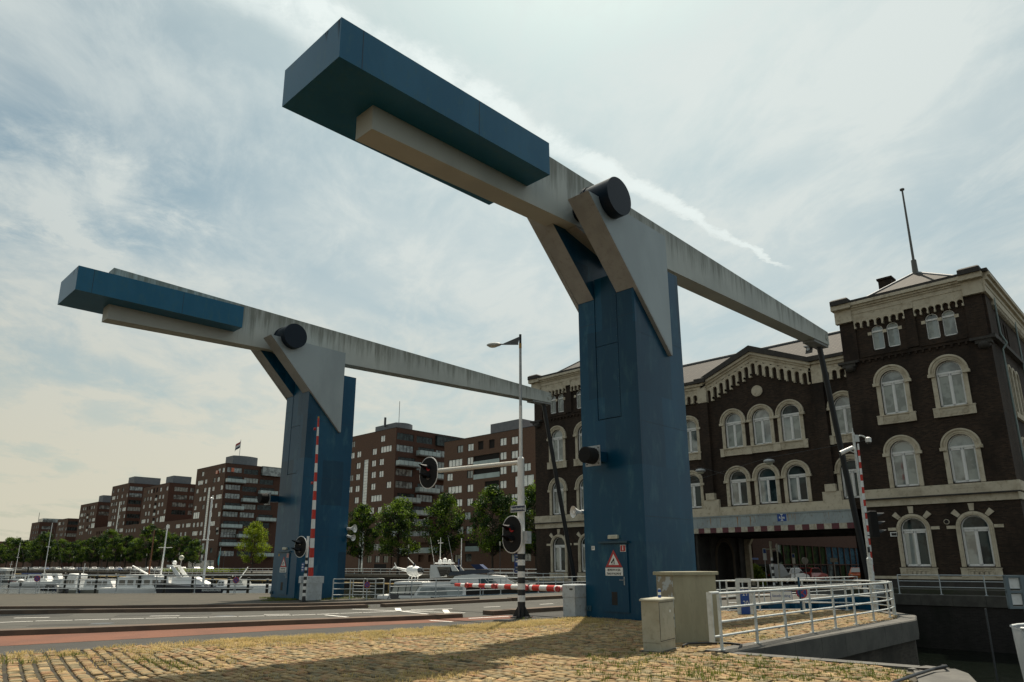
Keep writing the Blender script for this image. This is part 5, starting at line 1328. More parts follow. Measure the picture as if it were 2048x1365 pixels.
for a, b in ((19.55, 26.2), (15.95+.36, 18.0), (27.9, 29.9), (30.6, 32.6), (33.2, 35.2)):
    m2 = MB(); m2.box(U-.12, a, 9.66, U-.001, b, 10.16); m2.box(U-.20, a-.05, 10.16, U-.001, b+.05, 10.24); 
    for q in np.arange(a, b+.01, (b-a)/3 if b-a > 3 else (b-a)): m2.box(U-.18, max(a-.04, q-.28), 9.62, U-.119, min(b+.04, q+.28), 10.161)
    n = int((b-a)/.22)
    for k in range(n):
        y = a+.15+(b-a-.3)*k/max(1, n-1); m2.obox((U-.125, y, 9.80), .03, .10, .22, 0, 0, .03)
    m2.build('sill', CREAM, G)
for j, (c, w_, z0, z1) in enumerate(wins): arch_window(U, c, w_-.02, z0, z1, G, 0, gl3({0: 'c', 1: 'm'}.get(j % 3) if z0 > 9 else ('d' if j % 4 else 'dd')))
# cream ledge above the girder (stepped), girder, striped edge
mb = MB(); mb.box(U-.35, 17.0, 5.22, U+.2, 36.6, 5.50); mb.box(U-.22, 17.0, 5.50, U-.001, 36.6, 5.86)
for a in (18.0, 27.0): mb.box(U-.26, a-.35, 5.5, U-.001, a+.9, 6.45); mb.box(U-.33, a-.05, 6.45, U-.001, a+.67, 6.95)
mb.build('ledge', CREAM, G)
mb = MB(); mb.box(U-.30, 17.0, 4.35, U+.1, 36.6, 5.215); mb.box(U-.34, 17.0, 5.13, U-.29, 36.6, 5.215)
g = mb.build('girder', GIRDER, G)
mb = MB()
for y in np.arange(17.2, 36.5, .28):
    for z in (4.42, 5.08): mb.sphere((U-.302, y, z), .018, .018, .018, 6, 4)
for y in (24.3, 19.8, 29.5, 33.5):
    for z in np.arange(4.45, 5.1, .1): mb.sphere((U-.302, y, z), .018, .018, .018, 6, 4)
for y in (24.26, 29.46, 33.46): mb.box(U-.306, y, 4.36, U-.3, y+.02, 5.12)
mb.build('rivets', GIRDER, g)
mb = MB()
for y, w_, h in ((28.9, .10, .8), (27.4, .06, .6), (26.6, .04, .7), (25.2, .09, .75), (25.0, .03, .6), (24.2, .08, .72), (23.9, .03, .5), (21.4, .06, .5), (21.15, .03, .45), (20.9, .04, .5), (18.6, .03, .5)):
    mb.quad((U-.3035, y, 5.10), (U-.3035, y+w_, 5.10), (U-.3035, y+w_*.6, 5.10-h), (U-.3035, y+w_*.2, 5.10-h))
mb.build('rust_streaks', RUST, g)
mb = MB(); mb.box(U-.31, 21.55, 4.62, U-.305, 22.20, 5.15); sg = mb.build('height_sign', SIGNBLUE, g)
put_text('4.0m', .27, SIGNWHITE, (U-.315, 21.87, 4.87), (-1, 0, 0), G, sx=.8, bold=.02)
mb = MB()
for s, z in ((1, 4.66), (-1, 5.11)): mb.add([(U-.314, 21.76, z), (U-.314, 21.98, z), (U-.314, 21.87, z+s*.11)], [(0, 1, 2)], 0)
mb.build('height_arrows', SIGNWHITE, g)
mb = MB(); k = 0
for y in np.arange(17.0, 36.5, .50):
    mb.box(U-.32, y, 3.98, U+.05, min(y+.50, 36.6), 4.345, k % 2); k += 1
mb.build('striped_edge', [MAROON, STRIPEW], G)
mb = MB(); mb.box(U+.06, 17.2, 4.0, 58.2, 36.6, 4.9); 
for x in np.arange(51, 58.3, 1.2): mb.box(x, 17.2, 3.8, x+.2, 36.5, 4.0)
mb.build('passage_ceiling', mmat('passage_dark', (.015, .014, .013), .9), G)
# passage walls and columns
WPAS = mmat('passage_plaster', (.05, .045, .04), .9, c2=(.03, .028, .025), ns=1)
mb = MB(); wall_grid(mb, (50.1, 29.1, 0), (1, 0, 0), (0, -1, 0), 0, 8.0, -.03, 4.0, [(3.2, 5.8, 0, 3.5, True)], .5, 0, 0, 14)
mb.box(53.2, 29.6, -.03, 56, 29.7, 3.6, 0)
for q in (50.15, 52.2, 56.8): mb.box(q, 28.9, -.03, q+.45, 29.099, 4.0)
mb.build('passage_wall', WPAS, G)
mb = MB(); m_ = []
for r_ in (1.32, 1.5): ring(mb, 0, 0, 2.2, r_, r_+.08, 0, 0, .06)
mb.xf(Matrix.Translation((54.6, 29.09, 0)) @ Matrix.Rotation(R(90), 4, 'Z')); mb.build('arch_moulding', mmat('moulding', (.12, .09, .06), .8), G)
for (x, y) in ((58.55, 29.0),):
    mb = MB(); mb.obox((x, y, 0), .42, .42, 3.3, 0, 0, .03); mb.prism([(y-.21, 3.3), (y+.21, 3.3), (y+.30, 4.0), (y-.60, 4.0)], x-.2, x+.2, 'x'); mb.obox((x, y, 0), .55, .55, .5, 0, 0, .04); mb.build('column', CREAM, G)
mb = MB(); wall_grid(mb, (50.1, 17.2, 0), (1, 0, 0), (0, 1, 0), 0, 8.0, -.03, 4.0, [(3.2, 5.8, 0, 3.5, True)], .5, 0, 0, 14); mb.build('passage_wall', BRICK, G)
# upper cornice with gable
def gab(y):       # top of cream along the gable
    return 15.62+(1-abs(y-23.05)/4.15)*1.62 if abs(y-23.05) < 4.15 else 15.62
mb = MB()
corbels(mb, U, 16.35, 17.95, 14.25, 15.0, 14.62, .17, 3); corbels(mb, U, 27.75, 36.55, 14.25, 15.0, 14.62, .17, 15)
for a in (17.95, 27.0): mb.box(U-.34, a, 14.05, U-.002, a+.75, 15.62)
for z0, z1, d in ((15.0, 15.22, .24), (15.22, 15.42, .33), (15.42, 15.62, .48)):
    mb.box(U-d, 16.31, z0, U-.002, 18.9, z1); mb.box(U-d, 27.2, z0, U-.002, 36.59, z1)
n = 15; ya, yb = 18.95, 27.1
for k in range(n):
    a = ya+(yb-ya)*k/n; b = ya+(yb-ya)*(k+1)/n; c = (a+b)/2; zt = gab(c)-.55; r_ = .165
    wall_grid(mb, (U-.22, 0, 0), HY, NX, a, b, zt-1.02, zt, [(c-r_, c+r_, zt-1.02, zt-.22, True)], .21, 0, 0, 8)
    mb.box(U-.25, a-.09, zt-1.12, U-.01, a+.09, zt-.98); pass
    mb.quad((U-.02, a, zt-.95), (U-.02, b, zt-.95), (U-.02, b, zt-.2), (U-.02, a, zt-.2), 1)
for s in (-1, 1):
    ye = 23.05+s*4.4
    for d0, d1, dd in ((.62, .36, .24), (.36, .18, .34), (.18, -.02, .50)):
        P = [(23.05, 17.29-d0), (ye, 15.57-d0), (ye, 15.57-d1), (23.05, 17.29-d1)]
        mb.prism(P, U-dd, U-.002, 'x')
mb.cyl((U-.12, 22.93, 14.30), (U-.001, 22.93, 14.30), .42, n=28); mb.cyl((U-.15, 22.93, 14.30), (U-.12, 22.93, 14.30), .33, n=28)
for k in range(4):
    a = k*math.pi/2+math.pi/4; mb.cyl((U-.165, 22.93+.12*math.cos(a), 14.3+.12*math.sin(a)), (U-.15, 22.93+.12*math.cos(a), 14.3+.12*math.sin(a)), .1, n=14)
mb.build('cornice', [CREAM, BRICK], G)
mb = MB()
for s in (-1, 1):
    ye = 23.05+s*4.5; mb.prism([(23.05, 17.32), (ye, 15.56), (ye, 15.90), (23.05, 17.80)], U-.62, U+.35, 'x')
mb.box(U-.6, 16.31, 15.63, U+.3, 18.56, 15.86); mb.box(U-.6, 27.5, 15.63, U+.3, 36.59, 15.86)
for a in (17.9, 26.95): mb.obox((U-.22, a+.4, 15.62), .95, .95, .40, 0, 0, .06)
mb.build('parapet', STONE_DK, G)
# roofs
mb = MB(); xr, zr = 53.6, 18.6
mb.quad((U+.2, 16.3, 15.8), (U+.2, 36.6, 15.8), (xr, 36.6, zr), (xr, 16.3, zr)); mb.quad((xr, 16.3, zr), (xr, 36.6, zr), (59.5, 36.6, 15.8), (59.5, 16.3, 15.8))
mb.add([(U-.1, 18.9, 15.6), (U-.1, 27.2, 15.6), (U-.1, 23.05, 17.62), (xr+.2, 23.05, 17.62), (xr, 18.9, 15.6), (xr, 27.2, 15.6)], [(0, 2, 3, 4), (1, 5, 3, 2)])
mb.build('roof', ROOFTILE, G)
mb = MB(); mb.cyl((xr, 16.3, zr+.02), (xr, 36.6, zr+.02), .12, n=8); mb.build('ridge', ZINC, G)
q = onu(1617, 700, 52.0); mb = MB(); mb.cyl((52, q.y, 16.6), (52, q.y, q.z+.2), .14, n=10); mb.obox((52, q.y, q.z+.2), .5, .5, .08); mb.build('roof_vent', GALV, G)
def hip(ya, yb, x0, x1, z0, ap):
    mb = MB(); ym = (ya+yb)/2; xm = (x0+x1)/2
    P = [(x0, ya, z0), (x0, yb, z0), (x1, yb, z0), (x1, ya, z0), (xm, ym, ap)]
    mb.add(P, [(0, 1, 4), (1, 2, 4), (2, 3, 4), (3, 0, 4)]); mb.build('roof', ROOFTILE, G)
    mb = MB()
    for i in range(4): mb.cyl(P[i], P[4], .09, n=6)
    mb.build('hip_ridge', ZINC, G)
AP = zy(545, 53.5, 12.05); hip(8.2, 15.9, 50.1, 57.0, 19.15, AP); hip(37.0, 44.8, 50.1, 57.0, 19.15, AP)
mb = MB()
q = onu(1815, 548, 53.5); qt = onu(1788, 381, 53.5); yc = 12.05
z2_ = zy(521, 53.5, yc); z3_ = zy(381, 53.5, yc); mb.cyl((53.5, yc, AP-.3), (53.5, yc, z2_), .20, .17, 12); mb.cyl((53.5, yc, z2_), (53.5, yc, z3_), .09, .06, 10); mb.cyl((53.5, yc, z3_), (53.5, yc, z3_+.1), .16, n=10); mb.build('flagpole', mmat('pole_grey', (.12, .12, .11), .6), G)
q = onu(1770, 575, 56.5); mb = MB(); mb.box(56.0, q.y-.62, 19, 56.9, q.y+.3, q.z+.45); mb.box(55.9, q.y-.70, q.z+.45, 57.0, q.y+.38, q.z+.60); mb.build('chimney', BRICK, G)
# side wall facing -Y (canal side), back and party walls
V = 7.75
sw = []
for k, u_ in enumerate((53.6, 54.75, 55.9)): sw.append((u_-49.5-.42, u_-49.5+.42, 10.9, 13.9, True)); sw.append((u_-49.5-.42, u_-49.5+.42, 6.5, 9.2, True)); sw.append((u_-49.5-.42, u_-49.5+.42, 1.6, 4.3, True))
for k, u_ in enumerate((52.9, 53.7, 54.9, 55.7)): sw.append((u_-49.5-.28, u_-49.5+.28, 15.6, 17.2, True))
for u_ in (60.2, 61.4, 62.6, 66, 67.2): 
    for z0, z1 in ((10.9, 13.9), (6.5, 9.2), (1.6, 4.3)): sw.append((u_-49.5-.42, u_-49.5+.42, z0, z1, True))
mb = MB(); wall_grid(mb, (49.5, V, 0), (1, 0, 0), (0, -1, 0), 0, 20, -.5, 19.0, sw, .25, 0, 0, 10); mb.box(49.55, V-.12, 14.9, 51.2, V-.001, 17.9)
mb.build('wall', BRICK, G)
mb = MB()
for ha, hb, z0, z1, _ in sw:
    m2 = MB(); a, b = 49.5+ha, 49.5+hb; r_ = (b-a)/2
    m2.box(a, V+.12, z0, a+.06, V+.18, z1-r_*.4); m2.box(b-.06, V+.12, z0, b, V+.18, z1-r_*.4); m2.box((a+b)/2-.03, V+.12, z0, (a+b)/2+.03, V+.18, z1-.1); m2.box(a, V+.12, z0, b, V+.18, z0+.07); m2.box(a, V+.12, z1-r_-.05, b, V+.18, z1-r_+.03)
    wv = m2.build('window', WHITE, G); m2 = MB(); m2.quad((a, V+.17, z0), (b, V+.17, z0), (b, V+.17, z1), (a, V+.17, z1)); m2.build('pane', GL_MID, wv)
mb = MB()
def ringx(mb, v, hc, zs, r0, r1, zb, d0, d1):
    t = MB(); ring(t, 0, 0, zs, r0, r1, zb, d0, d1, 0, 12); t.xf(Matrix.Translation((hc, v, 0)) @ Matrix.Rotation(R(90), 4, 'Z')); mb.add(t.v, t.f)
for ha, hb, z0, z1, _ in sw:
    if z0 < 15: ringx(mb, V, 49.5+(ha+hb)/2, z1-(hb-ha)/2, (hb-ha)/2, (hb-ha)/2+.15, z0, 0, .1)
for z0, z1, d in ((17.8, 18.25, .26), (18.25, 18.55, .30), (18.55, 18.82, .46), (18.82, 19.03, .60), (5.75, 6.34, .16), (5.25, 5.67, .10), (10.5, 10.85, .15)):
    a0 = 49.2 if z0 != 10.5 else 52.9; mb.box(a0, V-d, z0, 69.5 if z0 != 10.5 else 56.6, V-.001, z1)
for k in range(40): x = 51.3+k*.45; mb.box(x, V-.24, 17.5, x+.18, V-.01, 17.8)
mb.build('cornice', CREAM, G)
mb = MB(); mb.box(49.0, V-.55, 19.035, 69.5, V+.3, 19.22); mb.box(49.5, V-.3, 14.95, 69, V-.001, 15.2); mb.build('parapet', STONE_DK, G)
mb = MB(); pth = [(51.55, V-.25, 18.0), (51.55, V-.25, 15.6), (51.75, V-.45, 15.0), (51.6, V-.2, 14.6), (51.6, V-.2, .2)]; mb.tube(pth, .06, 8); mb.tube([(58, V-.25, 18), (58, V-.25, .2)], .06, 8); mb.build('drainpipe', mmat('pipe_green_grey', (.20, .26, .25), .5), G)
mb = MB(); mb.box(56, 7.9, 0, 69.5, 16.2, 19.0); mb.box(57.5, 36.7, 0, 62, 45.1, 19.0); mb.box(49.6, 45.02, -.4, 62, 45.15, 19.0); mb.box(49.65, 16.1, 0, 60, 16.29, 19); mb.box(49.65, 36.61, 0, 60, 36.8, 19); mb.box(58.8, 16.3, 4.9, 59.2, 36.6, 15.8)
mb.box(50.3, 8, 5, 56, 16.1, 5.2); mb.build('rear_wall', BRICK, G)
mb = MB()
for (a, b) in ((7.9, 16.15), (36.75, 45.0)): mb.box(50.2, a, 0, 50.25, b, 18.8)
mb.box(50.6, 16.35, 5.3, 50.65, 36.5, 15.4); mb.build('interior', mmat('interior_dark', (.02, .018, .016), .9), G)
for (x, y, lab) in ((1693, 1052, ''),):
    pass
q = onu(1893, 1044, 49.4); mb = MB(); mb.cyl((49.38, q.y, q.z), (49.5, q.y, q.z), .15, n=18); mb.cyl((49.365, q.y, q.z), (49.38, q.y, q.z), .12, .12, 18, 1); mb.build('round_vent', [CREAM, LOGGIA], G)
q = onu(1788, 1069, 49.4); mb = MB(); mb.box(49.40, q.y-.22, q.z-.13, 49.42, q.y+.22, q.z+.13); pl = mb.build('number_plate', SIGNWHITE, G); mb = MB(); mb.box(49.392, q.y-.15, q.z-.08, 49.40, q.y+.15, q.z+.08); mb.build('plate_field', INK, pl)
# street wires with hanging lamps
mb = MB(); a = Vector((49.9, 28.6, 8.1)); b = Vector((46.5, 24.2, 8.0)); c = Vector((49.4, 14.6, 9.3)); pts = [a, (a+b)/2+Vector((0, 0, -.1)), b, (b+c)/2+Vector((0, 0, -.15)), c]; mb.tube(pts, .012, 5)
q = onu(1538, 923, 47.0); wl = thing('hanging_lamp', 'street lamp hung on a wire in front of the gatehouse middle windows', 'street lamp', (47, q.y, q.z)); mb2 = MB()
pt = [(49.9, 29.0, 8.0), (47, q.y, q.z+.25), (49.35, 15.2, 9.6)]; mb2.tube(pt, .012, 5); mb2.build('wire', DGREY, wl)
mb2 = MB(); mb2.sphere((47, q.y, q.z), .38, .38, .16, 14, 8); mb2.sphere((47, q.y, q.z-.1), .26, .26, .16, 12, 8, 1); mb2.build('lamp_shade', [GALV, LAMPW], wl)
q = onu(1401, 942, 47.0); wl = thing('hanging_lamp', 'street lamp hung on a wire beside the near blue tower', 'street lamp', (47, q.y, q.z)); mb2 = MB(); mb2.tube([(49.9, 33.5, 8.3), (47, q.y, q.z+.25), (47.1, 24.5, 7.9)], .012, 5); mb2.build('wire', DGREY, wl)
mb2 = MB(); mb2.sphere((47, q.y, q.z), .38, .38, .16, 14, 8); mb2.sphere((47, q.y, q.z-.1), .26, .26, .16, 12, 8, 1); mb2.build('lamp_shade', [GALV, LAMPW], wl)
FL = {}
FL['B0F'] = [(163.5, 33.44, 's'), (149.9, 33.36, 's'), (163.5, 30.4, 's'), (160.4, 30.42, 's'), (153.3, 30.35, 's'), (148.3, 30.48, 'w'), (160.4, 27.37, 's'), (153.4, 27.3, 's'), (150.0, 27.34, 's'), (163.5, 24.37, 's'), (160.4, 24.38, 's'), (153.3, 24.34, 's'), (149.9, 24.26, 's'), (163.6, 21.3, 's'), (160.3, 21.3, 's'), (153.2, 21.3, 's'), (146.5, 21.26, 's'), (160.4, 18.29, 's'), (151.6, 18.25, 'w'), (160.4, 15.45, 's'), (153.3, 15.26, 's'), (149.9, 15.23, 's'), (146.1, 15.46, 's'), (153.3, 6.24, 's'), (149.7, 6.17, 'w'), (153.3, 3.28, 's'), (149.9, 3.26, 's'), (146.4, 3.23, 's')]
FL['B0S'] = [(108.9, 33.44, 'w'), (115.2, 33.38, 'w'), (109.0, 30.43, 'w'), (109.6, 26.61, 'b'), (109.0, 24.39, 'w'), (109.1, 21.32, 'w'), (109.8, 17.62, 'b'), (115.9, 29.79, 'b'), (115.5, 26.23, 'w'), (116.0, 20.43, 'b'), (115.8, 18.37, 'w'), (115.1, 14.63, 'b')]
FL['B1F'] = [(260.1, 34.01, 's'), (246.5, 33.89, 's'), (243.2, 33.89, 's'), (261.5, 30.95, 'w'), (256.8, 31.02, 's'), (249.8, 30.91, 's'), (246.5, 30.93, 's'), (263.4, 28.02, 's'), (256.8, 28.0, 's'), (249.9, 27.93, 's'), (243.2, 27.88, 's'), (260.1, 24.99, 's'), (256.8, 24.99, 's'), (249.8, 24.92, 's'), (244.9, 24.85, 'w'), (263.5, 21.99, 's'), (256.7, 21.97, 's'), (249.7, 21.93, 's'), (246.3, 21.89, 's'), (249.7, 18.92, 's'), (243.1, 18.87, 's'), (262.0, 19.28, 'G'), (248.0, 15.86, 'w'), (256.6, 12.95, 's'), (249.6, 12.9, 's'), (242.9, 12.8, 's')]
FL['B1F5'] = [(246.3, 6.9, 's'), (243.4, 13.61, 's')]
FL['Conn1'] = [(294.2, 16.28, 'w'), (287.4, 16.3, 'w'), (277.7, 16.12, 'w'), (272.9, 16.12, 's'), (268.3, 16.1, 'w'), (263.2, 15.98, 's'), (259.9, 15.95, 's'), (256.6, 15.95, 's'), (266.8, 13.19, 's'), (261.6, 12.98, 'w')]
FL['Conn1b'] = [(266.1, 10.27, 's'), (261.4, 10.11, 'w'), (256.5, 10.05, 's'), (260.5, 6.99, 'w'), (257.1, 6.94, 's'), (263.5, 4.13, 's'), (260.0, 4.11, 's'), (256.6, 4.08, 's'), (269.0, 4.05, 'g')]
FL['B1S'] = [(109.3, 34.01, 'w'), (115.3, 33.89, 'w'), (109.7, 30.28, 'b'), (115.6, 30.85, 'w'), (121.4, 30.77, 'w'), (109.3, 28.03, 'w'), (115.3, 27.79, 'w'), (121.9, 27.1, 'b'), (109.4, 25.05, 'w'), (115.9, 24.0, 'b'), (120.5, 24.75, 'w'), (109.8, 21.13, 'b'), (115.6, 21.7, 'w'), (121.4, 21.77, 'w'), (109.3, 18.87, 'w'), (115.3, 18.87, 'w'), (122.1, 17.71, 'b'), (109.8, 14.96, 'b'), (115.4, 15.91, 'w'), (121.3, 15.64, 'w'), (109.4, 12.99, 'w'), (115.5, 11.82, 'b')]
FL['B1S5'] = [(109.8, 8.93, 'b'), (122.6, 5.56, 'b')]
FL['B2F'] = [(312.6, 31.36, 's'), (309.2, 31.34, 's'), (306.3, 31.36, 'd'), (303.1, 31.34, 'd'), (299.2, 31.29, 's'), (292.6, 31.2, 's'), (315.7, 28.34, 's'), (312.6, 28.39, 's'), (309.2, 28.31, 's'), (299.4, 28.32, 's'), (295.9, 28.23, 's'), (315.9, 25.42, 's'), (309.3, 25.34, 's'), (299.2, 25.34, 's'), (295.9, 25.23, 's'), (312.6, 22.43, 's'), (309.2, 22.35, 's'), (299.3, 22.28, 's'), (292.6, 22.28, 's'), (314.1, 19.41, 'w'), (309.2, 19.44, 's'), (299.2, 19.37, 's'), (294.2, 19.49, 'G'), (312.4, 16.51, 's'), (308.5, 16.37, 's'), (303.1, 28.27, 'b'), (303.0, 25.21, 'b'), (303.1, 22.34, 'b'), (302.8, 19.16, 'b')]
FL['B2S'] = [(110.8, 31.08, 'w'), (110.8, 27.99, 'w'), (110.6, 25.07, 'w'), (110.7, 22.09, 'w'), (115.1, 31.17, 's'), (115.1, 28.07, 's'), (115.2, 25.04, 's'), (115.2, 22.18, 's')]
FL['B3F'] = [(356.9, 34.68, 's'), (350.7, 34.63, 's'), (344.1, 34.54, 's'), (355.6, 31.59, 'w'), (350.5, 31.58, 's'), (344.3, 31.59, 's'), (338.0, 31.58, 's'), (356.9, 28.75, 's'), (353.8, 28.7, 's'), (350.7, 28.71, 's'), (344.0, 28.63, 's'), (341.0, 28.61, 's'), (353.8, 25.71, 's'), (350.6, 25.7, 's'), (344.2, 25.68, 's'), (339.5, 25.69, 'w'), (353.9, 22.74, 's'), (350.6, 22.75, 's'), (344.1, 22.73, 's'), (338.0, 22.67, 's'), (357.2, 20.05, 'G'), (350.8, 19.95, 's'), (344.3, 19.78, 's'), (337.8, 19.67, 's'), (359.9, 17.07, 's'), (344.2, 16.76, 's'), (339.5, 16.76, 'w')]
FL['B3S'] = [(109.0, 34.63, 'w'), (109.1, 31.77, 'w'), (109.1, 28.76, 'w'), (109.2, 25.83, 'w'), (109.3, 22.79, 'w'), (109.4, 19.82, 'w'), (109.5, 16.87, 'w')]
FL['B4F'] = [(398.3, 29.12, 's'), (395.0, 29.0, 's'), (391.8, 28.94, 'd'), (388.7, 28.94, 'd'), (385.4, 28.93, 's'), (381.9, 28.91, 's'), (399.7, 26.1, 'w'), (395.0, 26.11, 's'), (389.9, 25.17, 'b'), (385.3, 26.05, 's'), (382.0, 25.99, 's'), (401.8, 23.43, 's'), (395.0, 23.2, 's'), (389.0, 23.22, 'd'), (385.5, 23.07, 's'), (380.3, 23.01, 'w'), (399.6, 20.22, 'w'), (394.9, 20.23, 's'), (388.0, 19.04, 'b'), (385.2, 20.14, 's'), (380.1, 20.28, 'G'), (398.3, 17.31, 's'), (395.1, 17.28, 's'), (384.9, 17.22, 's'), (381.5, 17.18, 's')]
FL['B4S'] = [(109.5, 28.81, 'w'), (109.5, 25.9, 'w')]
FL['B5F'] = [(437.0, 23.43, 'w'), (432.0, 23.41, 's'), (429.2, 23.37, 's'), (435.5, 20.54, 's'), (432.4, 20.5, 's'), (429.2, 20.5, 's'), (422.7, 20.38, 's'), (438.5, 17.62, 's'), (432.0, 17.54, 's'), (429.1, 17.53, 's'), (423.0, 17.46, 's')]
FL['B5S'] = [(109.0, 23.31, 'w'), (108.7, 20.35, 'w'), (109.2, 17.23, 'w')]
FL['B0bF'] = [(119.8, 27.25, 's'), (116.3, 27.25, 's'), (113.0, 27.29, 'd'), (109.5, 27.23, 'd'), (106.0, 27.27, 's'), (102.6, 27.16, 's'), (121.4, 24.25, 'w'), (116.4, 24.23, 's'), (106.0, 24.24, 's'), (102.6, 24.16, 's'), (111.2, 23.96, 'L'), (123.2, 21.17, 's'), (116.4, 21.2, 's'), (106.0, 21.13, 's'), (102.7, 21.25, 's'), (99.0, 21.2, 's'), (111.1, 21.09, 'L'), (121.4, 18.19, 'w'), (116.3, 18.17, 's'), (106.0, 18.17, 's'), (99.9, 18.44, 'G'), (109.4, 18.12, 'l'), (119.8, 15.22, 's'), (116.3, 15.14, 's'), (102.7, 15.2, 's'), (99.0, 15.2, 's'), (117.0, 12.2, 's'), (102.7, 12.53, 's'), (99.0, 12.33, 's'), (119.3, 9.21, 's'), (116.4, 9.18, 's'), (120.1, 3.2, 's'), (116.5, 3.32, 's'), (102.7, 3.21, 's'), (99.1, 3.32, 's'), (131.9, 5.74, 'l'), (115.4, 5.75, 'l'), (133.1, 3.3, 's'), (129.4, 3.43, 's')]
# ------------------------------------------------------------------ apartment blocks beyond the basin
UF = 106.0
_wc = {}
def win_mesh(w_, h, n, glass, frame=None, d=.16, key=''):
    """window seen from outside, centred, facing -X; y across"""
    k = (round(w_, 2), round(h, 2), n, glass.name, key)
    if k in _wc: return _wc[k]
    frame = frame or WINFR; mb = MB(); t = .07
    for a, b, c, e in ((-w_/2, -h/2, w_/2, -h/2+t), (-w_/2, h/2-t, w_/2, h/2), (-w_/2, -h/2+t, -w_/2+t, h/2-t), (w_/2-t, -h/2+t, w_/2, h/2-t)): mb.box(d-.05, a, b, d+.02, c, e)
    for i in range(1, n):
        y = -w_/2+w_*i/n; mb.box(d-.05, y-.05, -h/2+t, d+.02, y+.05, h/2-t)
    mb.quad((d, -w_/2, -h/2), (d, w_/2, -h/2), (d, w_/2, h/2), (d, -w_/2, h/2), 1)
    me = mb.mesh('window', [frame, glass]); _wc[k] = me; return me
def block(name, label, v0, v1, depth, Zt, front, side, pent=None, stair=None, brick=None, rz0=0.0, group='brick apartment blocks along the far quay', extra=None, ub=None):
    t = thing(name, label, 'building', (UF, v0, 0), 0, group)
    rr = random.Random(hash(label) % 1000 if False else len(label)*7+int(v0))
    hf, fw_ = [], []
    for v, z, k in front:
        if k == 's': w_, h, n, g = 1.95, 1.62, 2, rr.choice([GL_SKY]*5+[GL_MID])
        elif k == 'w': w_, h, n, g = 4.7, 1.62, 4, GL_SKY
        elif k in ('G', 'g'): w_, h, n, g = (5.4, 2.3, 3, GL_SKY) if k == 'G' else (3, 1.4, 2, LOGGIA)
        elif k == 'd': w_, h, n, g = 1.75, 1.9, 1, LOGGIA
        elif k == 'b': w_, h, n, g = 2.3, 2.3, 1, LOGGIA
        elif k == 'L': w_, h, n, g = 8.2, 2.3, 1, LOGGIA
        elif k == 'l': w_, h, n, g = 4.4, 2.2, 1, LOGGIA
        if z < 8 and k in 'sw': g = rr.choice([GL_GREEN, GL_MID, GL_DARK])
        if v-w_/2 < v0+.15: v = v0+.15+w_/2
        if v+w_/2 > v1-.15: v = v1-.15-w_/2
        if z-h/2 < 0.1: z = h/2+.1
        hf.append((v-w_/2, v+w_/2, z-h/2, z+h/2, False)); fw_.append((v, z, w_, h, n, g, k))
    if stair:
        for (sv, z0, z1) in stair: hf.append((sv-.95, sv+.95, z0, z1, False))
    hs, sw_ = [], []
    for u, z, k in side:
        if k == 'b': w_, h, n, g, zc = 5.4, 2.3, 5, GL_DARK, z+.45
        elif k == 'w': w_, h, n, g, zc = 5.3, 1.75, 5, rr.choice([GL_MID, GL_CURT, GL_MID, GL_DARK]), z
        else: w_, h, n, g, zc = 1.7, 1.7, 2, GL_MID, z
        u = min(max(u, UF+w_/2+.3), UF+depth-w_/2-.1)
        hs.append((u-w_/2, u+w_/2, zc-h/2, zc+h/2, False)); sw_.append((u, zc, w_, h, n, g, k, z))
    mb = MB()
    wall_grid(mb, (UF, 0, 0), (0, 1, 0), (-1, 0, 0), v0, v1, -.05, Zt, hf, .30)
    mb.build('front_wall', brick or BRICK_RED, t)
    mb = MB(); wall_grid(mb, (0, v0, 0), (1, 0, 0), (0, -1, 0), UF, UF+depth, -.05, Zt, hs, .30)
    mb.build('side_wall', BRICK_RED2, t)
    mb = MB(); mb.quad((UF, v1, 0), (UF+depth, v1, 0), (UF+depth, v1, Zt), (UF, v1, Zt)); mb.quad((UF+depth, v0, 0), (UF+depth, v1, 0), (UF+depth, v1, Zt), (UF+depth, v0, Zt)); mb.quad((UF, v0, Zt-.02), (UF+depth, v0, Zt-.02), (UF+depth, v1, Zt-.02), (UF, v1, Zt-.02)); mb.build('rear_wall', BRICK_RED, t)
    mb = MB(); mb.box(UF-.04, v0-.04, Zt, UF+.3, v1, Zt+.12); mb.box(UF+.3, v0-.04, Zt, UF+depth, v0+.3, Zt+.12); mb.build('roof_edge', STONE_DK, t)
    for v, z, w_, h, n, g, k in fw_:
        me = win_mesh(w_, h, n, g, None, .29 if g is LOGGIA else .16, k)
        o = link('loggia' if k in 'dbLl' else 'window', me, t, (0, v-v0, z))
        if k in 'bL' or (k == 'l' and z > 4):
            mb = MB(); mb.box(-.03, -w_/2, -h/2, .0, w_/2, -h/2+1.05); mb.build('balustrade', BALC, o, world=False)
    for u, zc, w_, h, n, g, k, z in sw_:
        me = win_mesh(w_, h, n, g, None, .16, 'S'+k)
        o = link('window', me, t, (u-UF, 0, zc), R(90))
        if k == 'b':
            mb = MB(); a, b = u-3.4-UF, u+3.4-UF; zf = z-.62
            mb.box(a, -1.7, zf-.22, b, -.0, zf); bl = mb.build('balcony', CREAM if 0 else mmat_cache('balcony_slab'), t, world=False)
            mb = MB(); mb.box(a+.02, -1.7, zf+.05, b-.02, -1.66, zf+1.15); mb.box(a+.02, -1.66, zf+.05, a+.06, -.05, zf+1.15); mb.box(b-.06, -1.66, zf+.05, b-.02, -.05, zf+1.15)
            o2 = mb.build('balcony_glass', BALC, bl, world=False)
            mb = MB()
            mb.box(a, -1.72, zf+1.16, b, -1.70, zf+1.19)
            for q in np.arange(a, b, 1.36): mb.box(q, -1.72, zf+.02, q+.05, -1.70, zf+1.18)
            mb.build('balcony_rail', WINFR, bl, world=False)
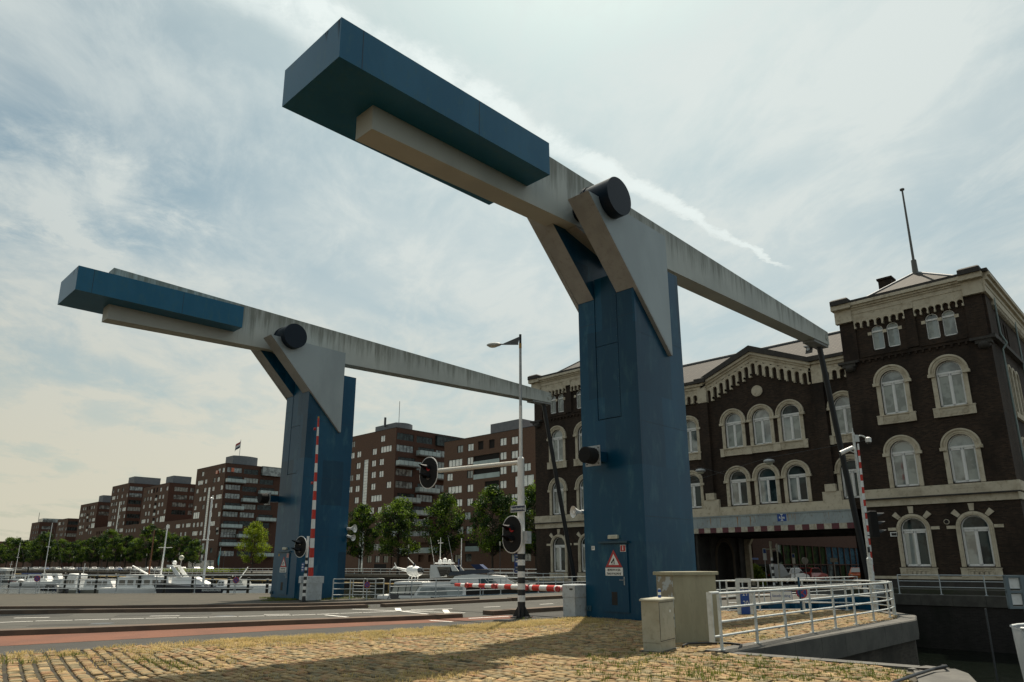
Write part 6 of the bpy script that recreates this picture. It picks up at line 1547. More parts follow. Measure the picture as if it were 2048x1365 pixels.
    if stair:
        for (sv, z0, z1) in stair:
            mb = MB(); mb.quad((UF+.1, sv-.95, z0), (UF+.1, sv+.95, z0), (UF+.1, sv+.95, z1), (UF+.1, sv-.95, z1), 1)
            for z in np.arange(z0, z1+.01, .75): mb.box(UF+.04, sv-.95, z-.04, UF+.12, sv+.95, z+.04)
            for s in (-.95, .9): mb.box(UF+.04, sv+s, z0, UF+.12, sv+s+.05, z1)
            mb.build('stair_glazing', [GALV, GL_SKY], t)
    if pent:
        for (x0, y0, x1, y1, h, cyl_) in pent:
            mb = MB()
            if cyl_:
                n = 12; cx = (x0+x1)/2; pts = [(x0, y0), (x0, y1)]; arc = [(x0+(x1-x0)*k/n, y0-1.2*math.sin(math.pi*k/n)) for k in range(n, 0, -1)]
                mb.prism([(x0, y0), (x0, y1), (x1, y1)]+arc, Zt, Zt+h)
            else: mb.box(x0, y0, Zt, x1, y1, Zt+h)
            mb.build('roof_house', ZINC, t)
    if extra: extra(t)
    return t
_mc = {}
def mmat_cache(n):
    if n not in _mc: _mc[n] = mmat(n, (.16, .15, .14), .8)
    return _mc[n]
def ex0(t):
    mb = MB(); mb.box(118.8, 143.5, 32.4, 129.5, 144.15, 34.9); mb.box(118.8, 143.3, 34.9, 129.9, 144.15, 35.1); mb.build('glass_penthouse', GL_DARK, t)
    mb = MB(); mb.cyl((109.5, 148, 35.5), (109.5, 148, 43.5), .07, n=6); mb.cyl((108, 152, 37), (108, 152, 39.5), .3, n=8); mb.build('roof_mast', DGREY, t)
    # large lettering running up the stair glazing
    put_text('VAND', 2.5, SIGNWHITE, (105.9, 157.0, 7.2), (-1, 0, 0), t, vertical=True, sx=1.0)
    mb = MB(); mb.box(UF-.01, 146, .1, UF+.05, 151, 2.1); mb.build('garage_door', LOGGIA, t)
block('apartment_block', 'brown brick block right of the far tower, with a rounded grey roof house', 144.2, 172.0, 24, 35.5, FL['B0F'], FL['B0S']+[(121.8, 30.4, 'w'), (121.8, 27.4, 'w'), (121.8, 24.2, 'b'), (121.8, 21.3, 'w'), (109.1, 15.3, 'w'), (109.1, 12.3, 'w'), (115.2, 12.3, 'w'), (109.1, 9.3, 'b'), (115.2, 9.3, 'w'), (109.1, 6.2, 'w'), (115.2, 6.2, 'w')], pent=[(108.5, 148, 114, 157, 2.2, True)], stair=[(156.8, 17.0, 28.6), (157.0, .2, 10.5)], extra=ex0)
block('apartment_block', 'brown brick block with loggias and a square roof box, just left of the gatehouse', 88.0, 125.3, 20, 29.4, [q for q in FL['B0bF'] if q[0] < 125], [(109, 27, 'w')], pent=[(109, 103.5, 116, 113, 3.0, False)])
t = thing('link_building', 'low brick link between the two middle apartment blocks, behind the street trees', 'building', (UF, 125.4, 0), 0, 'brick apartment blocks along the far quay')
mb = MB(); wall_grid(mb, (UF+.2, 0, 0), (0, 1, 0), (-1, 0, 0), 125.4, 144.1, -.05, 8.4, [(127, 142, 4.7, 6.9, False), (128.5, 130.3, 2.5, 4.1, False), (132, 134, 2.5, 4.1, False), (137, 142, .1, 4.2, False)], .6); mb.box(UF+.8, 125.4, -.05, UF+15, 144.1, 8.4); mb.build('front_wall', BRICK_RED, t)
mb = MB(); mb.box(UF+.15, 127, 4.5, UF+.2, 142, 5.7); mb.build('balustrade', BALC, t)
def ex1(t):
    mb = MB(); mb.box(119, 240.3, 33.0, 126.5, 241.45, 36.0); mb.box(118.8, 240.1, 36.0, 127, 241.45, 36.2); mb.build('glass_penthouse', GL_MID, t)
    q0 = Vector((108, 243.5, 36)); q = Vector((112, 245, 39.2))
    mb = MB(); mb.cyl((q.x, q.y, 38), (q.x, q.y, 45.5), .09, n=8); mb.build('flagpole', GALV, t)
    for k, (m_, nm) in enumerate(((SIGNRED, 'a'), (SIGNWHITE, 'b'), (NAVYSIGN, 'c'))):
        mb = MB(); n = 8
        for i in range(n):
            def P(s, r): return (q.x-1.0*s+.25*math.sin(s*7), q.y+2.3*s+.1*math.sin(s*5), 45.2-.75*(k+r)-1.9*s)
            a, b = i/n, (i+1)/n; mb.add([P(a, 0), P(b, 0), P(b, 1), P(a, 1)], [(0, 1, 2, 3)], 0, True)
        mb.build('flag_stripe', m_, t)
    for (v, z) in ((247.6, 33.6),): mb = MB(); mb.box(UF-.35, v-.7, z-.7, UF-.02, v+.7, z+.5); mb.build('orange_awning', ORANGE, t)
    mb = MB(); mb.box(108, 241.3, 33.3, 109, 241.45, 34.7); mb.build('orange_blind', ORANGE, t)
    mb = MB(); mb.box(UF-.01, 243, .2, UF+.05, 264, 3.6); mb.build('shop_glazing', GL_MID, t)
block('apartment_block', 'tallest brick block left of the far tower, with a flag on its roof', 241.5, 265.6, 27, 36.1, FL['B1F']+FL['B1F5']+[q for q in FL['Conn1']+FL['Conn1b'] if q[0] < 265], FL['B1S']+FL['B1S5']+[(115.5, 8.9, 'w'), (121.5, 8.9, 'w'), (115.5, 5.8, 'w'), (121.5, 12.9, 'w'), (109.3, 12.0, 'w'), (109.3, 5.8, 'w')], pent=[(109, 243.0, 118, 249, 3.2, True)], stair=[(253.2, 10.6, 28.6), (253.2, .3, 9.4)], extra=ex1)
t = thing('link_building', 'long low brick row of flats joining the tallest block to the block left of it', 'building', (UF, 265.8, 0), 0, 'brick apartment blocks along the far quay')
hl = [(v-(2.1 if k == 'w' else .88), v+(2.1 if k == 'w' else .88), z-.75, z+.75, False) for v, z, k in FL['Conn1']+FL['Conn1b'] if v > 268]
hl += [(v-.88, v+.88, 12.3, 13.8, False) for v in (270, 274, 281, 285)]+[(v-.88, v+.88, 3.3, 4.8, False) for v in (275, 279, 283)]
mb = MB(); wall_grid(mb, (UF+.02, 0, 0), (0, 1, 0), (-1, 0, 0), 265.7, 290.8, -.05, 18.3, hl, .3); mb.box(UF+.5, 265.7, -.05, UF+12, 290.8, 18.3); mb.build('front_wall', BRICK_RED, t)
for a, b, z0, z1, _ in hl: link('window', win_mesh(b-a, z1-z0, 2 if b-a < 2 else 4, GL_SKY), t, (.02, (a+b)/2-265.8, (z0+z1)/2))
block('apartment_block', 'brown brick block with a column of small balconies, next left of the flag block', 290.9, 318.1, 24, 33.3, FL['B2F'], FL['B2S'], pent=[(107.5, 291.5, 114.5, 299, 3.0, False)])
block('apartment_block', 'tall brick block with a broken glass stair strip, second left of the flag block', 336.7, 358.9, 28, 36.8, FL['B3F'], FL['B3S'], pent=[(108, 337.5, 119, 345, 3.2, False)], stair=[(346, 15, 29.4)])
t = thing('link_building', 'low brick row of flats between the two blocks at mid left, above the trees', 'building', (UF, 318.2, 0), 0, 'brick apartment blocks along the far quay')
mb = MB(); wall_grid(mb, (UF+.02, 0, 0), (0, 1, 0), (-1, 0, 0), 318.2, 336.6, -.05, 18.6, [(322+k*3.3, 323.7+k*3.3, 15.5, 17, False) for k in range(4)], .3); mb.box(UF+.5, 318.2, -.05, UF+12, 336.6, 18.6); mb.build('front_wall', BRICK_RED, t)
for k in range(4): link('window', win_mesh(1.7, 1.5, 2, GL_SKY), t, (.02, 322.85+k*3.3-318.2, 16.25))
mb = MB(); wall_grid(mb, (UF+.02, 0, 0), (0, 1, 0), (-1, 0, 0), 359.0, 376.6, -.05, 19.1, [(361+k*3.3, 362.7+k*3.3, 15.8, 17.3, False) for k in range(4)], .3); mb.box(UF+.5, 359.0, -.05, UF+12, 376.6, 19.1)
t = thing('link_building', 'low brick row of flats left of the second tall block', 'building', (UF, 359, 0), 0, 'brick apartment blocks along the far quay'); mb.build('front_wall', BRICK_RED, t)
block('apartment_block', 'medium brown brick block with a grey roof box, further left behind the tall white mast', 376.7, 403.5, 24, 31.1, FL['B4F'], FL['B4S'], pent=[(108, 377.5, 118, 383.5, 3.4, False)])
block('apartment_block', 'small square brown brick block, second from the left end of the row', 422.1, 440.8, 26, 25.5, FL['B5F'], FL['B5S'])
F6 = [(v, z, 's') for z in (23.5, 20.4, 17.4, 14.4) for v in (479, 483, 488)]
def ex6(t):
    mb = MB(); mb.box(107.5, 478, 26, 118, 488, 28.2); mb.build('glass_penthouse', GL_MID, t)
    mb = MB(); mb.cyl((108, 490, 26), (108, 490, 32), .12, n=6); mb.build('roof_mast', DGREY, t)
block('apartment_block', 'darker brick block with glazed roof pavilion, at the left end of the row', 476.9, 494.4, 30, 26.0, F6, [(110, z, 'w') for z in (23, 20, 17)]+[(120, z, 'w') for z in (23, 20, 17)], extra=ex6)
t = thing('distant_building', 'low distant flat-roofed building at the far left edge behind trees', 'building', (120, 620, 0)); mb = MB(); mb.box(110, 600, 0, 140, 900, 17); mb.box(112, 640, 17, 125, 665, 19.5); mb.build('front_wall', BRICK_RED, t)

# building seen through the gate arch: wall along the street, glazed ground floor
t = thing('street_building', 'brown brick building with a dark glazed ground floor, seen under the gatehouse arch', 'building', (80, 30.5, 0))
hl = [(67.3+i*1.75, 68.9+i*1.75, 1.75, 3.55, False) for i in range(22)]+[(67.3+i*1.75, 68.9+i*1.75, .05, 1.65, False) for i in range(22)]
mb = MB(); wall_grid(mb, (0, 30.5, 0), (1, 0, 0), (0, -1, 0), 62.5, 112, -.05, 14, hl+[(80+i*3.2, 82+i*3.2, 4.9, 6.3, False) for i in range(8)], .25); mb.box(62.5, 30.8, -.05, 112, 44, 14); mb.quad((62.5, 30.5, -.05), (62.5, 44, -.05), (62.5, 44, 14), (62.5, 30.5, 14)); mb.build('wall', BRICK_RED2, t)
for i, (a, b, z0, z1, _) in enumerate(hl):
    g = GL_GREEN if a < 79 else GL_BLUE
    if z0 < 1: g = [GL_DARK, GL_GREEN, GL_DARK, GL_DARK, GL_MID][i % 5] if a < 85 else [GL_BLUE, GL_BLUE, GL_MID][i % 3]
    mb = MB(); mb.quad((a-.08, 30.62, z0), (b+.08, 30.62, z0), (b+.08, 30.62, z1), (a-.08, 30.62, z1)); mb.build('window', g, t)
q = onv(1508, 1118, 30.45); mb = MB(); mb.box(q.x-.8, 30.42, q.z-.08, q.x+.8, 30.44, q.z+.08); mb.build('street_name_plate', SIGNBLUE, t)
q = onv(1492, 1128, 30.45); mb = MB(); mb.box(q.x-.2, 30.38, q.z-.25, q.x+.2, 30.44, q.z+.25); mb.build('wall_box', GALV, t)
t = thing('street_building', 'plain brick building closing the street far behind the arch', 'building', (125, 24, 0)); mb = MB(); mb.box(125, 5, 0, 140, 45, 15); mb.build('wall', BRICK_RED2, t)

# ------------------------------------------------------------------ far quay: wall top, jetty, railing, lamps, cars
mb = MB(); coping(mb, [(84, 48.5), (84, 520)], .6, -.4, .08, -1, .08); mb.build('quay_coping', BLUESTONE, label='long stone coping of the far quay below the apartment blocks', cat='coping', org=(84, 200, 0))
mb = MB(); mb.box(80.5, 155, -1.65, 82.5, 460, -1.45); mb.box(81, 60, -1.65, 82.4, 150, -1.45)
for y in np.arange(62, 460, 6): mb.cyl((80.6, y, -3), (80.6, y, -1.5), .12, n=6)
j = mb.build('jetty', DECKWOOD, label='long pale timber jetty floating along the foot of the far quay', cat='jetty', org=(81, 200, -1.5))
for i in range(0, 14):
    y = 62+i*28.0; mb = MB(); mb.cyl((80.9, y, -1.45), (80.9, y, -.75), .12, n=8); mb.sphere((80.9, y, -.72), .16, .16, .13, 8, 6, 1)
    mb.build('jetty_bollard', [PILE, WHITE], label='small white-capped bollard on the timber jetty', cat='bollard', group='white-capped bollards along the jetty', org=(80.9, y, -1.45))
t = thing('railing', 'long pale railing on top of the far quay wall, below the street trees', 'railing', (84.4, 60, 0))
mb = MB()
for y in np.arange(52, 470, 3.0): mb.cyl((84.4, y, .08), (84.4, y, 1.1), .05, n=5)
o = mb.build('posts', RAILG, t); o['kind'] = 'stuff'
for z in (.6, 1.1): mb = MB(); mb.cyl((84.4, 52, z), (84.4, 470, z), .05, n=6); mb.build('rail', RAILG, t)
mb = MB(); rr = random.Random(3)
for y in np.arange(176, 232, .5):
    for _ in range(26): 
        x = 85+rr.random()*.8; a, b, z = rr.uniform(-.18, .18), rr.uniform(-.18, .18), rr.uniform(.1, 1.0); y2 = y+rr.random()*.5
        mb.add([(x, y2, z), (x+a, y2+.15, z+.05), (x+a, y2+b, z+.18), (x-.05, y2+b, z+.16)], [(0, 1, 2, 3)], 0)
mb.build('hedge', LEAFY, label='yellow-green hedge behind the railing on top of the far quay', cat='hedge', org=(85, 204, 0))
lampposts = [(240, 1112), (335, 1112), (375, 1112), (203, 1112), (165, 1112), (447, 1108)]
lp0 = None
def lamp_post(u, v, h, lab):
    t = thing('lamp_post', lab, 'street lamp', (u, v, 0), 0, 'slim street lamps on the far quay')
    mb = MB(); mb.cyl((0, 0, 0), (0, 0, h), .06, .045, 8); mb.build('pole', DGREY, t, world=False)
    mb = MB(); mb.cyl((0, 0, h), (0, 0, h+.7), .13, .15, 10); mb.build('lamp_head', LAMPW, t, world=False)
    return t
L0 = None
for x in (107, 145, 203, 240, 291, 356, 447, 556-2, 816, 1000):
    d = ray(x, 1130); tt = 88.5/d[0]; v = d[1]*tt
    if L0 is None: L0 = lamp_post(88.5, v, 5.0, 'slim street lamp among the trees on the far quay')
    else: dup(L0, (88.5, v, 0))
# banners and masts on the quay
def banner(x, y0, y1, lab, u=85.5):
    d = ray(x, 1130); v = d[1]*u/d[0]; z0, z1 = zy(y1, u, v), zy(y0, u, v)
    t = thing('banner', lab, 'flag', (u, v, 0), 0); mb = MB(); mb.cyl((u, v, 0), (u, v, z1+.3), .05, n=6); mb.build('pole', GALV, t)
    mb = MB(); n = 7
    for i in range(n):
        def P(s, w_): return (u+.15*math.sin(s*6), v-.05+w_*(.25+.75*(1-abs(s-.55)*1.3)), z1-(z1-z0)*s)
        a, b = i/n, (i+1)/n; mb.add([P(a, 0), P(b, 0), P(b, .9), P(a, .9)], [(0, 1, 2, 3)], 0, True)
    mb.build('cloth', TEAL, t)
banner(326, 1100, 1128, 'teal banner flag, the left one of two on the far quay'); banner(438, 1097, 1131, 'teal banner flag, the right one, in front of the tallest block')
# ------------------------------------------------------------------ trees
def tree_meshes(seed, H, rw, crown0, leafm, nclump=46, nleaf=60, ls=.30, column=False):
    rg = np.random.default_rng(seed)
    mb = MB(); segs = 7; pts = []
    for i in range(segs+1):
        s = i/segs; pts.append(Vector((rg.normal(0, .06)*s*2, rg.normal(0, .06)*s*2, H*.82*s)))
    for i in range(segs): mb.cyl(pts[i], pts[i+1], .24*(1-i/segs*.8), .24*(1-(i+1)/segs*.8), 8, caps=False)
    cen = []
    for k in range(nclump):
        s = rg.uniform(0, 1)**.85; z = crown0+(H-crown0)*s
        prof = math.sin(math.pi*min(1, max(0.02, (s*.86+.12))))**.65
        r = rw*prof*math.sqrt(rg.uniform(.25, 1)); a = rg.uniform(0, 2*math.pi)
        r *= 1+.22*math.sin(a*3+seed)+.15*math.sin(z*1.7+seed)
        cen.append((Vector((r*math.cos(a), r*math.sin(a), z)), rg.uniform(.55, 1.05)*(rw/3.0)))
    for c, _ in cen[::2]:
        zb = max(crown0*.75, c.z-rg.uniform(1.2, 2.8)); i = min(segs-1, int(zb/(H*.82)*segs)); b = pts[i].lerp(pts[i+1], .5); b.z = zb
        m = (b+c)/2+Vector((0, 0, -.25)); mb.cyl(b, m, .07, .05, 5, caps=False); mb.cyl(m, c, .05, .02, 5, caps=False)
    trunk = mb.mesh('trunk', BARK)
    V, Fs, MI = [], [], []
    for c, r in cen:
        dk = rg.random() < .5
        for _ in range(nleaf):
            u = rg.normal(size=3); u /= np.linalg.norm(u); q = r*rg.uniform(.35, 1.08)
            p = np.array(c)+u*q*np.array([1, 1, .8]); n = u+rg.normal(size=3)*.7; n /= np.linalg.norm(n)
            a = np.cross(n, rg.normal(size=3)); a /= np.linalg.norm(a); b = np.cross(n, a); s = ls*rg.uniform(.6, 1.3); o = len(V)
            V += [tuple(p-a*s*.5), tuple(p+b*s*.32), tuple(p+a*s*.5), tuple(p-b*s*.32)]; Fs.append((o, o+1, o+2, o+3)); MI.append(1 if dk else 0)
    me = bpy.data.meshes.new('crown'); me.from_pydata(V, [], Fs)
    for m in leafm: me.materials.append(m)
    me.polygons.foreach_set('material_index', MI); return trunk, me
def tree(label, loc, tm, rz=0, sc=1.0, group=None, sxy=1.0, cat='tree'):
    t = thing('street_tree', label, cat, loc, rz, group); t.scale = (sc*sxy, sc*sxy, sc)
    link('trunk', tm[0], t); link('crown', tm[1], t); return t
TM = [tree_meshes(s, 12.5, 3.6, 3.6, [LEAF, LEAF2], 74, 62, .42) for s in (1, 2, 3)]
TN = [tree_meshes(s, 15.2, 4.3, 4.2, [LEAF, LEAF2], 125, 80, .40) for s in (11, 12, 14)]
near = [(720, 14.9, 'street tree just right of the far tower'), (795, 15.6, 'full street tree second from the far tower'), (890, 15.4, 'street tree behind the yacht, third from the far tower'), (985, 15.9, 'large street tree just left of the lamp mast'), (1072, 15.4, 'street tree between the lamp mast and the gatehouse')]
for i, (x, h, lab) in enumerate(near):
    d = ray(x, 1130); v = d[1]*95/d[0]; tree(lab, (95, v, 0), TN[i % 3], i*1.3, h/15.2, 'street trees on the far quay', .92 if i != 1 else 1.05)
d = ray(505, 1130); v = d[1]*90/d[0]; ty = tree_meshes(21, 12.6, 4.5, 2.9, [LEAFY, LEAFY], 95, 75, .40)
tree('bright yellow-green tree just left of the far tower', (90, v, 0), ty, .4, 1.0, None, .80)
far = [(340, 14.6), (366, 12.5), (318, 14.5), (293, 15.2), (268, 14.2), (250, 14.6), (228, 13.2), (214, 15.4), (196, 16.5), (180, 15.0), (163, 13.0), (150, 12.6), (137, 14.6), (118, 15.5), (100, 14.8), (80, 17.4), (64, 17.8), (46, 17.0), (28, 17.2), (12, 17.0), (0, 16.5), (385, 11)]
labs = ['tree at the right end of the left-hand row, before the tallest block']
for i, (x, h) in enumerate(far):
    uu = 93+2*((i*7) % 3); d = ray(x, 1130); v = d[1]*uu/d[0]; tree('dark green tree in the close row along the far left quay', (uu, v, 0), TM[i % 3], i*.9, h/12.5*(.80+.2*((i*5) % 4)/3), 'dark green trees in the row along the far left quay', 1.02)
# bush and hedge under the arch
def bush(label, c, rx_, rz_, mat, n=900, ls=.12):
    V, Fs = [], []
    for _ in range(n):
        u = rng.normal(size=3); u /= np.linalg.norm(u); u[2] = abs(u[2]); q = rng.uniform(.55, 1.05)
        p = np.array(c)+u*q*np.array([rx_, rx_, rz_]); nn = u+rng.normal(size=3)*.6; nn /= np.linalg.norm(nn); a = np.cross(nn, rng.normal(size=3)); a /= np.linalg.norm(a); b = np.cross(nn, a); s = ls*rng.uniform(.6, 1.3); o = len(V)
        V += [tuple(p-a*s-np.array(c)), tuple(p+b*s*.6-np.array(c)), tuple(p+a*s-np.array(c)), tuple(p-b*s*.6-np.array(c))]; Fs.append((o, o+1, o+2, o+3))
    me = bpy.data.meshes.new('bush'); me.from_pydata(V, [], Fs); me.materials.append(mat); o = bpy.data.objects.new('bush', me); col.objects.link(o); o.location = c; tag(o, label, 'bush')
bush('bright green bush beside the cream column under the arch', (60.2, 29.4, .0), 1.0, 1.75, LEAFY, 1500, .14)
# ------------------------------------------------------------------ boats
WZ = -2.6
def hull_mesh(L, B, h, mats, sheer=.35, name='hull', low=.5, stern=.82, band=0.0):
    mb = MB(); ns = 14; ring_ = []
    for i in range(ns+1):
        s = i/ns; wd = B/2*(stern+(1-stern)*min(1, s*4) if s < .25 else (1 if s < .5 else max(.015, 1-((s-.5)/.5)**2.2)))
        zz_ = h*(1+sheer*max(0, (s-.35)/.65)**2); x = -L/2+L*s; xr = x-(.10*L*max(0, (s-.6)/.4)**1.5)
        ring_.append([(xr, 0, -low), (xr, wd*.72, -low*.4), (x-(x-xr)*.5, wd*.93, h*.30), (x, wd, zz_-.12*h), (x, wd*.99, zz_)])
    for i in range(ns):
        a, b = ring_[i], ring_[i+1]
        for sg in (1, -1):
            for k in range(4):
                P = [a[k], b[k], b[k+1], a[k+1]]; mb.add([(p[0], p[1]*sg, p[2]) for p in P], [(0, 1, 2, 3)], 1 if (k == 3 or (band and k == 2)) and len(mats) > 1 else 0, True)
        mb.quad((a[4][0], a[4][1]-.05, a[4][2]-.08), (b[4][0], b[4][1]-.02, b[4][2]-.08), (b[4][0], -b[4][1]+.02, b[4][2]-.08), (a[4][0], -a[4][1]+.05, a[4][2]-.08), len(mats)-1)
    a = ring_[0]; mb.add([(p[0], p[1], p[2]) for p in a]+[(p[0], -p[1], p[2]) for p in a[::-1]], [tuple(range(10))], 0)
    return mb
def cabin(mb, poly, wd, taper=.12, m=0):
    """poly in (x, z), extruded across with sides leaning in"""
    zs = [p[1] for p in poly]; z0, z1 = min(zs), max(zs); n = len(poly)
    def w_(z): return wd/2*(1-taper*(z-z0)/max(.01, z1-z0))
    vs = [(x, w_(z), z) for x, z in poly]+[(x, -w_(z), z) for x, z in poly]
    mb.add(vs, [(i, (i+1) % n, n+(i+1) % n, n+i) for i in range(n)]+[tuple(range(n)), tuple(range(n, 2*n))[::-1]], m); return mb
def side_panes(mb, quads, wd, zz, taper=.12, off=.02):
    z0, z1 = zz
    def w_(z): return wd/2*(1-taper*(z-z0)/max(.01, z1-z0))+off
    for (xa, za, xb, zb, xs) in quads:
        for s in (1, -1): mb.add([(xa, s*w_(za), za), (xb, s*w_(za), za), (xb+xs, s*w_(zb), zb), (xa+xs, s*w_(zb), zb)], [(0, 1, 2, 3)])
def boat_at(x, yb, dep=None):
    dep = dep or 4.2*F_PX/(yb-1131.0); d = ray(x, 1130); return Vector((d[0]*dep, d[1]*dep, WZ))
def motorboat(label, x, yb, L, hm, kind='cruiser', rz=0, dep=None, B=None, cm=None, fly=False):
    p = boat_at(x, yb, dep); B = B or L*.32; h = L*.11
    t = thing('motor_boat', label, 'boat', tuple(p), rz+math.atan2(rx.y, rx.x))
    hm = hm if isinstance(hm, list) else [hm]
    hull_mesh(L, B, h, hm+[HULLW]).build('hull', hm+[HULLW], t, world=False)
    mb = MB(); c0, c1 = -.28*L, .24*L; z1 = h+L*.16
    cabin(mb, [(c0, h-.1), (c1, h-.05), (c1-.10*L, z1), (c0+.02*L, z1)], B*.78); cb = mb.build('cabin', cm or HULLW, t, world=False)
    mb = MB(); q = []; n = 4
    for k in range(n):
        a = c0+.05*L+(c1-c0-.17*L)*k/n; q.append((a, h+L*.065, a+(c1-c0-.17*L)/n*.82, z1-L*.03, .0))
    side_panes(mb, q, B*.78, (h-.1, z1)); mb.build('cabin_window', BOATGL, cb, world=False)
    mb = MB(); mb.box(c0-.04*L, -B*.36, z1, c1-.08*L, B*.36, z1+.07); mb.build('cabin_roof', cm or HULLW, t, world=False)
    mb = MB()
    for s in (1, -1):
        pts = [(L*(-.05+.5*k/8), s*B/2*(1 if k < 3 else max(.05, 1-((k-3)/5.2)**2.2)), h*(1+.35*max(0, (.6*k/8))**2)+.45) for k in range(9)]
        mb.tube(pts, .02, 5)
        for q_ in pts[::2]: mb.cyl((q_[0], q_[1], q_[2]-.45), q_, .015, n=5)
    mb.build('bow_rail', GALV, t, world=False)
    for k in range(3):
        for s in (1, -1): mb = MB(); mb.sphere((-.3*L+k*.25*L, s*(B/2+.09), h*.55), .10, .10, .26, 8, 6); mb.build('fender', [CANVAS, HULLW, CANVAS][k], t, world=False)
    if fly:
        mb = MB(); cabin(mb, [(c0, z1+.07), (c0+.3*L, z1+.07), (c0+.25*L, z1+L*.08), (c0, z1+L*.06)], B*.7, .05); mb.build('flybridge', HULLW, t, world=False)
        mb = MB(); mb.cyl((c0+.02*L, 0, z1), (c0+.0*L, 0, z1+L*.25), .04, n=6); mb.obox((c0+.01*L, 0, z1+L*.17), .12, .9, .1); mb.build('radar_mast', HULLW, t, world=False)
    return t
motorboat('grey cabin cruiser at the far left edge of the basin', 4, 1160, 11, HULLG, rz=R(170), fly=True, cm=HULLG)
motorboat('small boat with a dark red hull and dark blue stern, far left', 46, 1163, 7, [HULLR], rz=R(178))
motorboat('white cabin boat with square windows between the red boat and the patrol boat', 88, 1167, 9.5, HULLW, rz=R(5))
motorboat('long pale blue-white cabin boat behind the no-stopping sign at left', 112, 1163, 9, mmat('hull_pale_blue', (.42, .47, .56), .35), rz=R(0), cm=HULLW)
motorboat('dark-hulled grey patrol boat with a white radar arch', 152, 1183, 9.0, [HULLN, mmat('hull_dark_grey', (.07, .075, .075), .4)], rz=R(150), fly=True)
motorboat('white motorboat with grey hull sides and a roof rack, left of the wooden-cabined boat', 212, 1186, 8.6, [mmat('hull_beige', (.24, .24, .20), .4)], rz=R(8), fly=False)
motorboat('boat with a varnished wooden cabin and white roof', 262, 1186, 7.2, [HULLN], rz=R(172), cm=WOOD)
motorboat('small black inflatable tender lying left of the patrol boat', 112, 1176, 3.6, [BLACKP], rz=R(0), B=1.5, cm=BLACKP)
# white work ship with boom and superstructure
p = boat_at(338, 1190, 92); t = thing('work_ship', 'white work ship with stacked superstructure, slanting boom and radar arch, left of the black ship', 'ship', tuple(p), math.atan2(rx.y, rx.x)+R(6))
hull_mesh(15, 4.2, 1.6, [HULLW, HULLW]).build('hull', [HULLW, HULLW], t, world=False)
mb = MB(); cabin(mb, [(-5.5, 1.4), (1.0, 1.5), (.6, 2.9), (-5.5, 2.9)], 3.4, .05); cabin(mb, [(1.0, 1.5), (5.6, 1.9), (3.6, 2.9), (1.0, 2.9)], 3.0, .2); cb = mb.build('superstructure', HULLW, t, world=False)
mb = MB(); q = [(-5.2+k*1.0, 1.95, -4.5+k*1.0, 2.6, 0) for k in range(6)]; side_panes(mb, q, 3.4, (1.4, 2.9), .05); mb.build('cabin_window', BOATGL, cb, world=False)
mb = MB(); cabin(mb, [(-4.5, 2.95), (-1.0, 2.95), (-1.2, 3.2), (-4.5, 3.2)], 3.2, .02); mb.build('life_raft_roof', HULLW, t, world=False)
mb = MB()
for s in (1, -1):
    mb.prism([(1.6, 2.9), (2.2, 2.9), (1.0, 4.3), (.2, 4.4), (.2, 4.15), (.7, 4.1)], s*1.3-.08, s*1.3+.08, 'y')
mb.box(.2, -1.3, 4.2, .9, 1.3, 4.38); mb.build('radar_arch', HULLW, t, world=False)
mb = MB(); mb.sphere((.5, .5, 4.65), .28, .28, .3, 10, 8); mb.cyl((1.6, -.4, 2.9), (1.6, -.4, 5.2), .03, n=6); mb.sphere((1.6, -.4, 5.3), .32, .32, .32, 12, 8, 1); mb.build('radar_dome', [HULLW, LAMPW], t, world=False)
mb = MB(); mb.cyl((-2.2, 0, 3.1), (-4.5, 0, 4.3), .10, .08, 8); mb.build('boom', HULLW, t, world=False)
mb = MB(); mb.cyl((-1.0, .4, 2.9), (-.9, .4, 9.6), .11, .08, 8); mb.cyl((-1.7, .4, 6.6), (.0, .4, 6.6), .03, n=5); mb.build('mast', HULLW, t, world=False)
mb = MB(); mb.cyl((-2.2, -.4, 2.9), (-2.2, -.4, 8.8), .10, .07, 8); mb.build('brown_mast', WOOD, t, world=False)
mb = MB()
for k in range(16): a = -5.3+k*.6; mb.cyl((a, 1.7, 3.0), (a, 1.7, 3.9), .02, n=5)
for z in (3.45, 3.9): mb.cyl((-5.3, 1.7, z), (3.7, 1.7, z), .02, n=5)
mb.build('deck_rail', GALV, t, world=False)
mb = MB(); mb.cyl((4.5, 2.0, 1.2), (4.5, 2.05, 1.2), .38, n=16); mb.cyl((4.5, 2.05, 1.2), (4.5, 2.08, 1.2), .2, .2, 16, 1); mb.build('life_ring', [ORANGE, HULLW], t, world=False)
# black ship with tall mast
p = boat_at(448, 1190, 88); t = thing('black_ship', 'long black-hulled ship with white name lettering, tall white mast and a white tarpaulined hold', 'ship', tuple(p), math.atan2(rx.y, rx.x)+R(180))
hull_mesh(17, 4.4, 1.75, [HULLN, HULLN]).build('hull', [HULLN, HULLN], t, world=False)
mb = MB(); cabin(mb, [(-8.3, 1.0), (-1.0, 1.0), (-1.2, 2.0), (-8.1, 2.0)], 4.46, .06); mb.build('white_cover', HULLW, t, world=False)
mb = MB(); cabin(mb, [(-.75, 1.7), (.35, 1.7), (.1, 2.55), (-.6, 2.55)], 2.0, .1); wh = mb.build('wheelhouse', HULLW, t, world=False)
mb = MB(); side_panes(mb, [(-.55, 1.95, -.28, 2.4, 0), (-.2, 1.95, .1, 2.4, 0)], 2.0, (1.7, 2.55), .1); mb.build('cabin_window', BOATGL, wh, world=False)
mb = MB(); cabin(mb, [(-3.2, 1.98), (-1.3, 1.98), (-1.5, 2.65), (-2.8, 2.65)], 3.0, .1); mb.build('deck_house', HULLG, t, world=False)
